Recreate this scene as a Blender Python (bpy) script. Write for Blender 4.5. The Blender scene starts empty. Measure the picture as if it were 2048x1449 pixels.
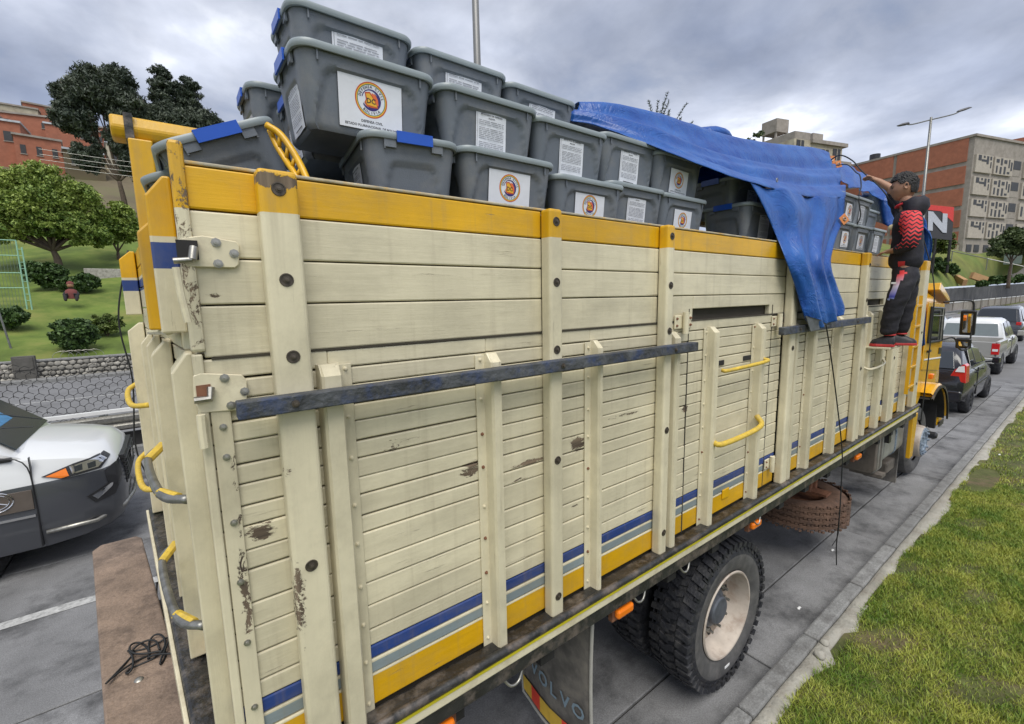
import bpy, bmesh, math, random
import numpy as np
from mathutils import Vector, Matrix
random.seed(7); RNG = np.random.default_rng(7)
SC = bpy.context.scene
COL = SC.collection
R = math.radians
# ------------------------------------------------------------------ camera
cd = bpy.data.cameras.new('camera'); cam = bpy.data.objects.new('camera', cd); COL.objects.link(cam)
yaw, pitch, roll = 0.92719, 0.13926, -0.01962
Fv = Vector((math.cos(pitch)*math.cos(yaw), math.cos(pitch)*math.sin(yaw), -math.sin(pitch)))
R0 = Vector((math.sin(yaw), -math.cos(yaw), 0)); U0 = R0.cross(Fv)
Rv = R0*math.cos(roll)+U0*math.sin(roll); Uv = U0*math.cos(roll)-R0*math.sin(roll)
mw = Matrix((Rv, Uv, -Fv)).transposed().to_4x4(); mw.translation = (0, -1.35, 2.6703)
cam.matrix_world = mw
cd.sensor_width = 36; cd.lens = 36*900/2048; cd.clip_start = .05; cd.clip_end = 3000
SC.camera = cam
# ------------------------------------------------------------------ sky, sun, exposure
SUN_EL, SUN_AZ = R(60), R(-118)          # direction towards the sun: behind the camera, over its shoulder
W = bpy.data.worlds.new('World'); SC.world = W; W.use_nodes = True
nt = W.node_tree; nt.nodes.clear()
def N(t, ty, **k):
    n = t.nodes.new(ty)
    for a, b in k.items():
        if a.startswith('i_'): n.inputs[a[2:].replace('_', ' ')].default_value = b
        else: setattr(n, a, b)
    return n
out = N(nt, 'ShaderNodeOutputWorld'); bg = N(nt, 'ShaderNodeBackground'); bg.inputs[1].default_value = .1
sky = N(nt, 'ShaderNodeTexSky', sky_type='NISHITA', sun_disc=False, sun_elevation=SUN_EL, sun_rotation=R(90)-SUN_AZ, altitude=3600, air_density=1.0, dust_density=1.5)
tc = N(nt, 'ShaderNodeTexCoord'); sp = N(nt, 'ShaderNodeSeparateXYZ'); nt.links.new(tc.outputs['Generated'], sp.inputs[0])
zz = N(nt, 'ShaderNodeMath', operation='MAXIMUM'); nt.links.new(sp.outputs[2], zz.inputs[0]); zz.inputs[1].default_value = 0
za = N(nt, 'ShaderNodeMath', operation='ADD'); nt.links.new(zz.outputs[0], za.inputs[0]); za.inputs[1].default_value = .22
dx = N(nt, 'ShaderNodeMath', operation='DIVIDE'); dy = N(nt, 'ShaderNodeMath', operation='DIVIDE')
nt.links.new(sp.outputs[0], dx.inputs[0]); nt.links.new(sp.outputs[1], dy.inputs[0])
nt.links.new(za.outputs[0], dx.inputs[1]); nt.links.new(za.outputs[0], dy.inputs[1])
cb = N(nt, 'ShaderNodeCombineXYZ'); nt.links.new(dx.outputs[0], cb.inputs[0]); nt.links.new(dy.outputs[0], cb.inputs[1]); cb.inputs[2].default_value = 3.1
n1 = N(nt, 'ShaderNodeTexNoise', i_Scale=1.15, i_Detail=7.0, i_Roughness=.52, i_Distortion=.25); nt.links.new(cb.outputs[0], n1.inputs[0])
n2 = N(nt, 'ShaderNodeTexNoise', i_Scale=2.6, i_Detail=8.0, i_Roughness=.55, i_Distortion=.3); nt.links.new(cb.outputs[0], n2.inputs[0])
r1 = N(nt, 'ShaderNodeValToRGB'); nt.links.new(n1.outputs[0], r1.inputs[0])
e = r1.color_ramp.elements
e[0].position = .33; e[0].color = (1.5, 1.75, 2.4, 1)
e[1].position = .68; e[1].color = (7.2, 7.4, 7.7, 1)
m1 = e.new(.47); m1.color = (2.5, 2.75, 3.4, 1)
m2 = e.new(.58); m2.color = (3.9, 4.15, 4.8, 1)
# brighter, thinner cloud low over the horizon
hz = N(nt, 'ShaderNodeMapRange'); nt.links.new(sp.outputs[2], hz.inputs[0])
hz.inputs[1].default_value = .05; hz.inputs[2].default_value = .5; hz.inputs[3].default_value = 1.25; hz.inputs[4].default_value = .92
r2 = N(nt, 'ShaderNodeMapRange'); nt.links.new(n2.outputs[0], r2.inputs[0]); r2.inputs[1].default_value = .3; r2.inputs[2].default_value = .7; r2.inputs[3].default_value = .82; r2.inputs[4].default_value = 1.2
mu = N(nt, 'ShaderNodeMath', operation='MULTIPLY'); nt.links.new(hz.outputs[0], mu.inputs[0]); nt.links.new(r2.outputs[0], mu.inputs[1])
vm = N(nt, 'ShaderNodeVectorMath', operation='SCALE'); nt.links.new(r1.outputs[0], vm.inputs[0]); nt.links.new(mu.outputs[0], vm.inputs['Scale'])
mx = N(nt, 'ShaderNodeMixRGB'); nt.links.new(sky.outputs[0], mx.inputs[1]); nt.links.new(vm.outputs[0], mx.inputs[2])
g1 = N(nt, 'ShaderNodeMapRange'); nt.links.new(n2.outputs[0], g1.inputs[0]); g1.inputs[1].default_value = .28; g1.inputs[2].default_value = .42; g1.inputs[3].default_value = .72; g1.inputs[4].default_value = .97
nt.links.new(g1.outputs[0], mx.inputs[0])
nt.links.new(mx.outputs[0], bg.inputs[0]); nt.links.new(bg.outputs[0], out.inputs[0])
sl = bpy.data.lights.new('sun', 'SUN'); sl.energy = 1.5; sl.angle = R(40); sl.color = (1, .96, .88)
so = bpy.data.objects.new('sun', sl); COL.objects.link(so)
sd = Vector((math.cos(SUN_EL)*math.cos(SUN_AZ), math.cos(SUN_EL)*math.sin(SUN_AZ), math.sin(SUN_EL)))
so.rotation_euler = sd.to_track_quat('Z', 'Y').to_euler(); so.location = (0, -20, 30)
SC.view_settings.view_transform = 'Standard'; SC.view_settings.look = 'None'; SC.view_settings.gamma = 1
SC.view_settings.use_curve_mapping = False; SC.view_settings.exposure = 1.02
SC.render.engine = 'CYCLES'; SC.cycles.max_bounces = 6

# ------------------------------------------------------------------ mesh helpers
class MB:
    def __init__(s): s.v = []; s.f = []; s.mi = []; s.cur = 0
    def add(s, vs, fs):
        o = len(s.v); s.v += [tuple(v) for v in vs]; s.f += [tuple(i+o for i in f) for f in fs]; s.mi += [s.cur]*len(fs); return s
    def box(s, x0, x1, y0, y1, z0, z1):
        return s.add([(x0,y0,z0),(x1,y0,z0),(x1,y1,z0),(x0,y1,z0),(x0,y0,z1),(x1,y0,z1),(x1,y1,z1),(x0,y1,z1)],
                     [(0,3,2,1),(4,5,6,7),(0,1,5,4),(1,2,6,5),(2,3,7,6),(3,0,4,7)])
    def obox(s, c, ax, ay, az):   # centre and three half vectors
        c, ax, ay, az = map(Vector, (c, ax, ay, az)); vs = []
        for k in (-1, 1):
            for i, j in ((-1,-1),(1,-1),(1,1),(-1,1)): vs.append(c+ax*i+ay*j+az*k)
        return s.add(vs, [(0,3,2,1),(4,5,6,7),(0,1,5,4),(1,2,6,5),(2,3,7,6),(3,0,4,7)])
    def bar(s, a, b, w, h, up=(0,0,1)):
        a, b = Vector(a), Vector(b); d = (b-a); l = d.length; d.normalize(); u = Vector(up); r = d.cross(u)
        if r.length < 1e-4: r = d.cross(Vector((1,0,0)))
        r.normalize(); u = r.cross(d)
        return s.obox((a+b)/2, d*l/2, r*w/2, u*h/2)
    def tube(s, pts, r, n=8, cap=True):
        pts = [Vector(p) for p in pts]; rs = r if isinstance(r, (list, tuple)) else [r]*len(pts)
        vs = []; fs = []; up = None
        for i, p in enumerate(pts):
            t = (pts[min(i+1, len(pts)-1)]-pts[max(i-1, 0)])
            if t.length < 1e-9: t = Vector((0,0,1))
            t.normalize()
            if up is None: up = t.orthogonal().normalized()
            up = (up-t*up.dot(t)); up = up.normalized() if up.length > 1e-6 else t.orthogonal().normalized()
            b = t.cross(up)
            for k in range(n):
                a = 2*math.pi*k/n; vs.append(p+(up*math.cos(a)+b*math.sin(a))*rs[i])
        for i in range(len(pts)-1):
            for k in range(n): fs.append((i*n+k, i*n+(k+1)%n, (i+1)*n+(k+1)%n, (i+1)*n+k))
        if cap: fs.append(tuple(range(n-1, -1, -1))); fs.append(tuple((len(pts)-1)*n+k for k in range(n)))
        return s.add(vs, fs)
    def cyl(s, a, b, r, n=12): return s.tube([a, b], r, n)
    def lathe(s, prof, c, axis='y', n=40, a0=0, a1=2*math.pi):   # prof: (radius, offset along axis)
        vs = []; fs = []; full = abs(a1-a0-2*math.pi) < 1e-6; m = n if full else n+1
        for r_, t in prof:
            for k in range(m):
                a = a0+(a1-a0)*k/n; ca, sa = math.cos(a)*r_, math.sin(a)*r_
                vs.append({'y': (c[0]+ca, c[1]+t, c[2]+sa), 'z': (c[0]+ca, c[1]+sa, c[2]+t), 'x': (c[0]+t, c[1]+ca, c[2]+sa)}[axis])
        for i in range(len(prof)-1):
            for k in range(m if full else m-1):
                j = (k+1) % m; fs.append((i*m+k, i*m+j, (i+1)*m+j, (i+1)*m+k))
        return s.add(vs, fs)
    def prism(s, poly, f0, f1):    # poly: 2-D points; f0/f1 map (a,b)->3-D at both ends
        n = len(poly); vs = [f0(*p) for p in poly]+[f1(*p) for p in poly]
        return s.add(vs, [tuple(range(n-1, -1, -1)), tuple(range(n, 2*n))]+[(i, (i+1)%n, (i+1)%n+n, i+n) for i in range(n)])
    def grid(s, rows):
        m = len(rows[0]); vs = [p for r_ in rows for p in r_]
        return s.add(vs, [(i*m+j, i*m+j+1, (i+1)*m+j+1, (i+1)*m+j) for i in range(len(rows)-1) for j in range(m-1)])
    def loft(s, rings, cap=True):
        n = len(rings[0]); vs = [p for r_ in rings for p in r_]; fs = []
        for i in range(len(rings)-1):
            for k in range(n): fs.append((i*n+k, i*n+(k+1)%n, (i+1)*n+(k+1)%n, (i+1)*n+k))
        if cap: fs.append(tuple(range(n-1, -1, -1))); fs.append(tuple((len(rings)-1)*n+k for k in range(n)))
        return s.add(vs, fs)
    def mesh(s, name, mats, smooth=False, fix=True):
        me = bpy.data.meshes.new(name); me.from_pydata(s.v, [], s.f)
        for m in (mats if isinstance(mats, (list, tuple)) else [mats]): me.materials.append(m)
        me.polygons.foreach_set('material_index', s.mi)
        if fix:
            b = bmesh.new(); b.from_mesh(me); bmesh.ops.recalc_face_normals(b, faces=b.faces); b.to_mesh(me); b.free()
        if smooth:
            me.polygons.foreach_set('use_smooth', [True]*len(me.polygons))
            if isinstance(smooth, float): me.set_sharp_from_angle(angle=smooth)
        me.update(); return me
    def build(s, name, mats, parent=None, bevel=0, smooth=False, seg=2, fix=True):
        me = s.mesh(name, mats, smooth, fix)
        return link(name, me, parent, bevel, seg)
def link(name, me, parent=None, bevel=0, seg=2):
    o = bpy.data.objects.new(name, me); COL.objects.link(o)
    if parent: o.parent = parent
    if bevel:
        b = o.modifiers.new('edges', 'BEVEL'); b.width = bevel; b.segments = seg; b.limit_method = 'ANGLE'; b.angle_limit = R(40)
    return o
def thing(name, label, cat, loc=(0,0,0), rz=0, group=None):
    o = bpy.data.objects.new(name, None); COL.objects.link(o); o.location = loc; o.rotation_euler = (0,0,rz)
    o.empty_display_size = .1; return tag(o, label, cat, group)
def tag(o, label, cat, group=None):
    o['label'] = label; o['category'] = cat
    if group: o['group'] = group
    return o
def struct(o): o['kind'] = 'structure'; return o
def stuff(o): o['kind'] = 'stuff'; return o
def copy_tree(o, parent=None):
    kids = list(o.children); c = o.copy(); COL.objects.link(c); c.parent = parent
    for k in kids: copy_tree(k, c)
    return c
def fast(name, verts, quads, mats, parent=None, mi=None, smooth=False):   # numpy arrays to a mesh
    me = bpy.data.meshes.new(name); nv = len(verts); nf, k = quads.shape
    me.vertices.add(nv); me.vertices.foreach_set('co', verts.astype(np.float32).ravel())
    me.loops.add(nf*k); me.loops.foreach_set('vertex_index', quads.astype(np.int32).ravel())
    me.polygons.add(nf); me.polygons.foreach_set('loop_start', np.arange(0, nf*k, k, dtype=np.int32)); me.polygons.foreach_set('loop_total', np.full(nf, k, dtype=np.int32))
    for m in (mats if isinstance(mats, (list, tuple)) else [mats]): me.materials.append(m)
    if mi is not None: me.polygons.foreach_set('material_index', mi.astype(np.int32))
    if smooth: me.polygons.foreach_set('use_smooth', np.ones(nf, dtype=bool))
    me.update(calc_edges=True); me.validate(); return link(name, me, parent)
def bez(pts, n=8):     # smooth path (Catmull-Rom)
    P = [Vector(p) for p in pts]; P = [P[0]*2-P[1]]+P+[P[-1]*2-P[-2]]; o = []
    for i in range(1, len(P)-2):
        for k in range(n):
            t = k/n; a, b, c, d = P[i-1:i+3]
            o.append(.5*((2*b)+(c-a)*t+(2*a-5*b+4*c-d)*t*t+(3*b-a-3*c+d)*t**3))
    o.append(P[-2]); return o
# text turned into mesh pieces
_g = {}
def glyphs(txt, size=1, spacing=1.0):
    k = (txt, spacing)
    if k not in _g:
        cu = bpy.data.curves.new('t', 'FONT'); cu.body = txt; cu.size = 1; cu.align_x = 'CENTER'; cu.resolution_u = 2; cu.space_character = spacing; cu.offset = .022
        o = bpy.data.objects.new('t', cu); COL.objects.link(o); bpy.context.view_layer.update()
        me = bpy.data.meshes.new_from_object(o.evaluated_get(bpy.context.evaluated_depsgraph_get()))
        _g[k] = ([v.co.copy() for v in me.vertices], [tuple(p.vertices) for p in me.polygons])
        bpy.data.objects.remove(o); bpy.data.curves.remove(cu)
    vs, fs = _g[k]; return [v*size for v in vs], fs
def put_text(mb, txt, size, f, spacing=1.0):   # f maps (a,b) -> 3-D
    vs, fs = glyphs(txt, size, spacing); mb.add([f(v.x, v.y) for v in vs], fs)

# ------------------------------------------------------------------ materials
def base(name):
    m = bpy.data.materials.new(name); m.use_nodes = True; t = m.node_tree; b = t.nodes['Principled BSDF']; return m, t, b
def mat(name, col, rough=.6, metal=0, var=.12, scale=6, bump=0, bscale=60, spec=.5, dirt=None, dscale=3, damt=.5, coat=0, rnd=0, trans=0, alpha=1, emis=None, speck=0, sscale=160):
    m, t, b = base(name)
    b.inputs['Roughness'].default_value = rough; b.inputs['Metallic'].default_value = metal
    b.inputs['Specular IOR Level'].default_value = spec
    if coat: b.inputs['Coat Weight'].default_value = coat; b.inputs['Coat Roughness'].default_value = .06
    if trans: b.inputs['Transmission Weight'].default_value = trans
    tc = N(t, 'ShaderNodeTexCoord'); src = tc.outputs['Object']
    if rnd:
        oi = N(t, 'ShaderNodeObjectInfo'); ad = N(t, 'ShaderNodeVectorMath', operation='ADD'); sc = N(t, 'ShaderNodeVectorMath', operation='SCALE'); sc.inputs['Scale'].default_value = 40
        cx = N(t, 'ShaderNodeCombineXYZ'); t.links.new(oi.outputs['Random'], cx.inputs[0]); t.links.new(oi.outputs['Random'], cx.inputs[1]); t.links.new(cx.outputs[0], sc.inputs[0])
        t.links.new(src, ad.inputs[0]); t.links.new(sc.outputs[0], ad.inputs[1]); src = ad.outputs[0]
    nz = N(t, 'ShaderNodeTexNoise', i_Scale=float(scale), i_Detail=6.0, i_Roughness=.6); t.links.new(src, nz.inputs[0])
    mr = N(t, 'ShaderNodeMapRange'); t.links.new(nz.outputs[0], mr.inputs[0]); mr.inputs[1].default_value = .3; mr.inputs[2].default_value = .7
    mr.inputs[3].default_value = 1-var; mr.inputs[4].default_value = 1+var
    fac = mr.outputs[0]
    if rnd:
        ra = N(t, 'ShaderNodeMapRange'); t.links.new(oi.outputs['Random'], ra.inputs[0]); ra.inputs[3].default_value = 1-rnd; ra.inputs[4].default_value = 1+rnd
        mm = N(t, 'ShaderNodeMath', operation='MULTIPLY'); t.links.new(fac, mm.inputs[0]); t.links.new(ra.outputs[0], mm.inputs[1]); fac = mm.outputs[0]
    if speck:
        sn = N(t, 'ShaderNodeTexNoise', i_Scale=float(sscale), i_Detail=3.0, i_Roughness=.7); t.links.new(src, sn.inputs[0])
        sr = N(t, 'ShaderNodeMapRange'); t.links.new(sn.outputs[0], sr.inputs[0]); sr.inputs[1].default_value = .35; sr.inputs[2].default_value = .65; sr.inputs[3].default_value = 1-speck; sr.inputs[4].default_value = 1+speck
        m3 = N(t, 'ShaderNodeMath', operation='MULTIPLY'); t.links.new(fac, m3.inputs[0]); t.links.new(sr.outputs[0], m3.inputs[1]); fac = m3.outputs[0]
    vs = N(t, 'ShaderNodeVectorMath', operation='SCALE'); vs.inputs[0].default_value = col[:3]; t.links.new(fac, vs.inputs['Scale'])
    c = vs.outputs[0]
    if dirt:
        dn = N(t, 'ShaderNodeTexNoise', i_Scale=float(dscale), i_Detail=9.0, i_Roughness=.7); t.links.new(src, dn.inputs[0])
        dr = N(t, 'ShaderNodeMapRange'); t.links.new(dn.outputs[0], dr.inputs[0]); dr.inputs[1].default_value = .48; dr.inputs[2].default_value = .66; dr.inputs[4].default_value = damt
        dm = N(t, 'ShaderNodeMixRGB'); t.links.new(dr.outputs[0], dm.inputs[0]); t.links.new(c, dm.inputs[1]); dm.inputs[2].default_value = (*dirt, 1); c = dm.outputs[0]
    t.links.new(c, b.inputs['Base Color'])
    if bump:
        bn = N(t, 'ShaderNodeTexNoise', i_Scale=float(bscale), i_Detail=5.0); t.links.new(src, bn.inputs[0])
        bu = N(t, 'ShaderNodeBump'); bu.inputs['Strength'].default_value = bump; bu.inputs['Distance'].default_value = .01
        t.links.new(bn.outputs[0], bu.inputs['Height']); t.links.new(bu.outputs[0], b.inputs['Normal'])
    if emis: b.inputs['Emission Color'].default_value = (*emis[:3], 1); b.inputs['Emission Strength'].default_value = emis[3]
    return m
def glassy(name, col=(.02,.025,.03), rough=.05): return mat(name, col, rough, var=.05, spec=.8, coat=.6)

CREAM = (.665, .605, .435); YEL = (.68, .375, .004); BLUE = (.022, .055, .22); GREY = (.24, .29, .31); WOOD = (.13, .085, .06)
def paint(name, stripes='side', vertical=False, chips=.60, spots=(), top_yellow=None, base_col=CREAM):
    """old brush paint on planks: bands by height, cracks along the grain, chips down to the wood"""
    m, t, b = base(name); L = t.links.new
    b.inputs['Roughness'].default_value = .42
    tc = N(t, 'ShaderNodeTexCoord'); co = tc.outputs['Object']; sp = N(t, 'ShaderNodeSeparateXYZ'); L(co, sp.inputs[0])
    zed = sp.outputs[2]
    wob = N(t, 'ShaderNodeTexNoise', i_Scale=9.0, i_Detail=3.0); L(co, wob.inputs[0])
    wz = N(t, 'ShaderNodeMath', operation='MULTIPLY_ADD'); L(wob.outputs[0], wz.inputs[0]); wz.inputs[1].default_value = .004; L(zed, wz.inputs[2]); zed = wz.outputs[0]
    c = None
    rgb = N(t, 'ShaderNodeRGB'); rgb.outputs[0].default_value = (*base_col, 1); c = rgb.outputs[0]
    if stripes == 'side': bands = [(0, 1.448, YEL), (1.462, 1.4985, GREY), (1.511, 1.556, BLUE), (2.899, 9, YEL)]
    elif stripes == 'rear': bands = [(0, 1.42, YEL), (1.511, 1.556, BLUE), (2.765, 2.83, BLUE), (2.845, 9, YEL)]
    elif stripes == 'rearpost': bands = [(2.765, 2.83, BLUE), (2.845, 9, YEL)]
    elif stripes == 'allyellow': bands = [(0, 9, YEL)]
    elif stripes == 'post': bands = [(2.899, 9, YEL)]
    else: bands = []
    for a, z, col in bands:
        g = N(t, 'ShaderNodeMath', operation='GREATER_THAN'); L(zed, g.inputs[0]); g.inputs[1].default_value = a
        l = N(t, 'ShaderNodeMath', operation='LESS_THAN'); L(zed, l.inputs[0]); l.inputs[1].default_value = z
        k = N(t, 'ShaderNodeMath', operation='MULTIPLY'); L(g.outputs[0], k.inputs[0]); L(l.outputs[0], k.inputs[1])
        mx = N(t, 'ShaderNodeMixRGB'); L(k.outputs[0], mx.inputs[0]); L(c, mx.inputs[1]); mx.inputs[2].default_value = (*col, 1); c = mx.outputs[0]
    # sun-faded patches and brush variation
    nz = N(t, 'ShaderNodeTexNoise', i_Scale=3.0, i_Detail=8.0, i_Roughness=.65); L(co, nz.inputs[0])
    oi = N(t, 'ShaderNodeObjectInfo'); ra = N(t, 'ShaderNodeMapRange'); L(oi.outputs['Random'], ra.inputs[0]); ra.inputs[3].default_value = .90; ra.inputs[4].default_value = 1.05
    mr = N(t, 'ShaderNodeMapRange'); L(nz.outputs[0], mr.inputs[0]); mr.inputs[1].default_value = .3; mr.inputs[2].default_value = .7; mr.inputs[3].default_value = .82; mr.inputs[4].default_value = 1.10
    mm = N(t, 'ShaderNodeMath', operation='MULTIPLY'); L(mr.outputs[0], mm.inputs[0]); L(ra.outputs[0], mm.inputs[1])
    sc = N(t, 'ShaderNodeVectorMath', operation='SCALE'); L(c, sc.inputs[0]); L(mm.outputs[0], sc.inputs['Scale']); c = sc.outputs[0]
    # stretched coordinates: along the grain
    mp = N(t, 'ShaderNodeMapping'); L(co, mp.inputs[0]); mp.inputs['Scale'].default_value = (38, 38, 2.2) if vertical else (2.4, 30, 42)
    gr = N(t, 'ShaderNodeTexNoise', i_Scale=1.0, i_Detail=7.0, i_Roughness=.7); L(mp.outputs[0], gr.inputs[0])
    ck = N(t, 'ShaderNodeMapRange'); L(gr.outputs[0], ck.inputs[0]); ck.inputs[1].default_value = .62; ck.inputs[2].default_value = .68; ck.inputs[3].default_value = 0; ck.inputs[4].default_value = .85
    # only where a broad mask allows it
    bm_ = N(t, 'ShaderNodeTexNoise', i_Scale=2.2, i_Detail=4.0); L(co, bm_.inputs[0])
    bk = N(t, 'ShaderNodeMapRange'); L(bm_.outputs[0], bk.inputs[0]); bk.inputs[1].default_value = .44; bk.inputs[2].default_value = .58
    cm = N(t, 'ShaderNodeMath', operation='MULTIPLY'); L(ck.outputs[0], cm.inputs[0]); L(bk.outputs[0], cm.inputs[1])
    cx = N(t, 'ShaderNodeMixRGB'); L(cm.outputs[0], cx.inputs[0]); L(c, cx.inputs[1]); cx.inputs[2].default_value = (.20, .16, .11, 1); c = cx.outputs[0]
    # chips
    cn = N(t, 'ShaderNodeTexNoise', i_Scale=27.0, i_Detail=10.0, i_Roughness=.78, i_Distortion=.7)
    mp2 = N(t, 'ShaderNodeMapping'); L(co, mp2.inputs[0]); mp2.inputs['Scale'].default_value = (1.1, 1.1, .8) if vertical else (.45, 1.4, 1.5); L(mp2.outputs[0], cn.inputs[0])
    mask = cn.outputs[0]
    for (x, y, z, rx, rz, amt) in spots:
        su = N(t, 'ShaderNodeVectorMath', operation='SUBTRACT'); L(co, su.inputs[0]); su.inputs[1].default_value = (x, y, z)
        dv = N(t, 'ShaderNodeVectorMath', operation='DIVIDE'); L(su.outputs[0], dv.inputs[0]); dv.inputs[1].default_value = (rx, .12, rz)
        le = N(t, 'ShaderNodeVectorMath', operation='LENGTH'); L(dv.outputs[0], le.inputs[0])
        fr = N(t, 'ShaderNodeMapRange'); L(le.outputs['Value'], fr.inputs[0]); fr.inputs[1].default_value = .2; fr.inputs[2].default_value = 1; fr.inputs[3].default_value = amt; fr.inputs[4].default_value = 0
        ad = N(t, 'ShaderNodeMath', operation='ADD'); L(mask, ad.inputs[0]); L(fr.outputs[0], ad.inputs[1]); mask = ad.outputs[0]
    cr = N(t, 'ShaderNodeMapRange'); L(mask, cr.inputs[0]); cr.inputs[1].default_value = chips+.08; cr.inputs[2].default_value = chips+.10
    wn = N(t, 'ShaderNodeTexNoise', i_Scale=1.0, i_Detail=6.0); L(mp.outputs[0], wn.inputs[0])
    wr = N(t, 'ShaderNodeValToRGB'); L(wn.outputs[0], wr.inputs[0]); wr.color_ramp.elements[0].position = .35; wr.color_ramp.elements[0].color = (.05, .035, .025, 1)
    wr.color_ramp.elements[1].position = .68; wr.color_ramp.elements[1].color = (.24, .175, .12, 1)
    fx = N(t, 'ShaderNodeMixRGB'); L(cr.outputs[0], fx.inputs[0]); L(c, fx.inputs[1]); L(wr.outputs[0], fx.inputs[2])
    # thin grime
    gn = N(t, 'ShaderNodeTexNoise', i_Scale=5.0, i_Detail=10.0, i_Roughness=.75); L(mp2.outputs[0], gn.inputs[0])
    gk = N(t, 'ShaderNodeMapRange'); L(gn.outputs[0], gk.inputs[0]); gk.inputs[1].default_value = .46; gk.inputs[2].default_value = .72; gk.inputs[4].default_value = .32
    gx = N(t, 'ShaderNodeMixRGB'); L(gk.outputs[0], gx.inputs[0]); L(fx.outputs[0], gx.inputs[1]); gx.inputs[2].default_value = (.22, .19, .13, 1)
    mp3 = N(t, 'ShaderNodeMapping'); L(co, mp3.inputs[0]); mp3.inputs['Scale'].default_value = (22, 22, 1.1)
    rn = N(t, 'ShaderNodeTexNoise', i_Scale=1.0, i_Detail=5.0, i_Roughness=.6); L(mp3.outputs[0], rn.inputs[0])
    rk = N(t, 'ShaderNodeMapRange'); L(rn.outputs[0], rk.inputs[0]); rk.inputs[1].default_value = .54; rk.inputs[2].default_value = .72; rk.inputs[4].default_value = .26
    g2 = N(t, 'ShaderNodeMixRGB'); L(rk.outputs[0], g2.inputs[0]); L(gx.outputs[0], g2.inputs[1]); g2.inputs[2].default_value = (.25, .20, .13, 1)
    L(g2.outputs[0], b.inputs['Base Color'])
    hh = N(t, 'ShaderNodeMath', operation='MULTIPLY_ADD'); L(cr.outputs[0], hh.inputs[0]); hh.inputs[1].default_value = -1.2; L(gr.outputs[0], hh.inputs[2])
    h2 = N(t, 'ShaderNodeMath', operation='SUBTRACT'); L(hh.outputs[0], h2.inputs[0]); L(cm.outputs[0], h2.inputs[1])
    bu = N(t, 'ShaderNodeBump'); bu.inputs['Strength'].default_value = .55; bu.inputs['Distance'].default_value = .0025; L(h2.outputs[0], bu.inputs['Height']); L(bu.outputs[0], b.inputs['Normal'])
    ro = N(t, 'ShaderNodeMapRange'); L(cr.outputs[0], ro.inputs[0]); ro.inputs[3].default_value = .40; ro.inputs[4].default_value = .85; L(ro.outputs[0], b.inputs['Roughness'])
    return m
SPOTS = [(0.823,0.0,2.059,.085,.05,.32), (1.362,0.0,2.038,.09,.06,.34), (0.135,0.0,2.045,.075,.05,.31), (0.083,0.0,2.214,.02,.30,.16), (0.073,0.0,1.74,.03,.18,.26), (2.185,0.0,2.054,.05,.04,.36), (1.093,0.0,2.019,.14,.022,.32), (0.552,0.0,2.208,.25,.06,.13), (1.68,0.0,2.113,.20,.016,.24), (1.041,0.0,1.959,.14,.014,.24), (0.188,0.0,2.655,.05,.05,.16), (1.346,0.0,1.761,.05,.02,.28), (0.092,0.0,2.695,.04,.02,.26)]
PSPOTS = [(0.206,-0.06,1.834,.035,.25,.24), (0.211,-0.06,2.221,.05,.035,.22), (0.251,-0.06,2.975,.12,.028,.40), (0.092,-0.008,2.228,.02,.20,.20), (0.087,-0.008,1.888,.028,.28,.27), (1.149,-0.06,2.197,.04,.02,.16)]
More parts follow.
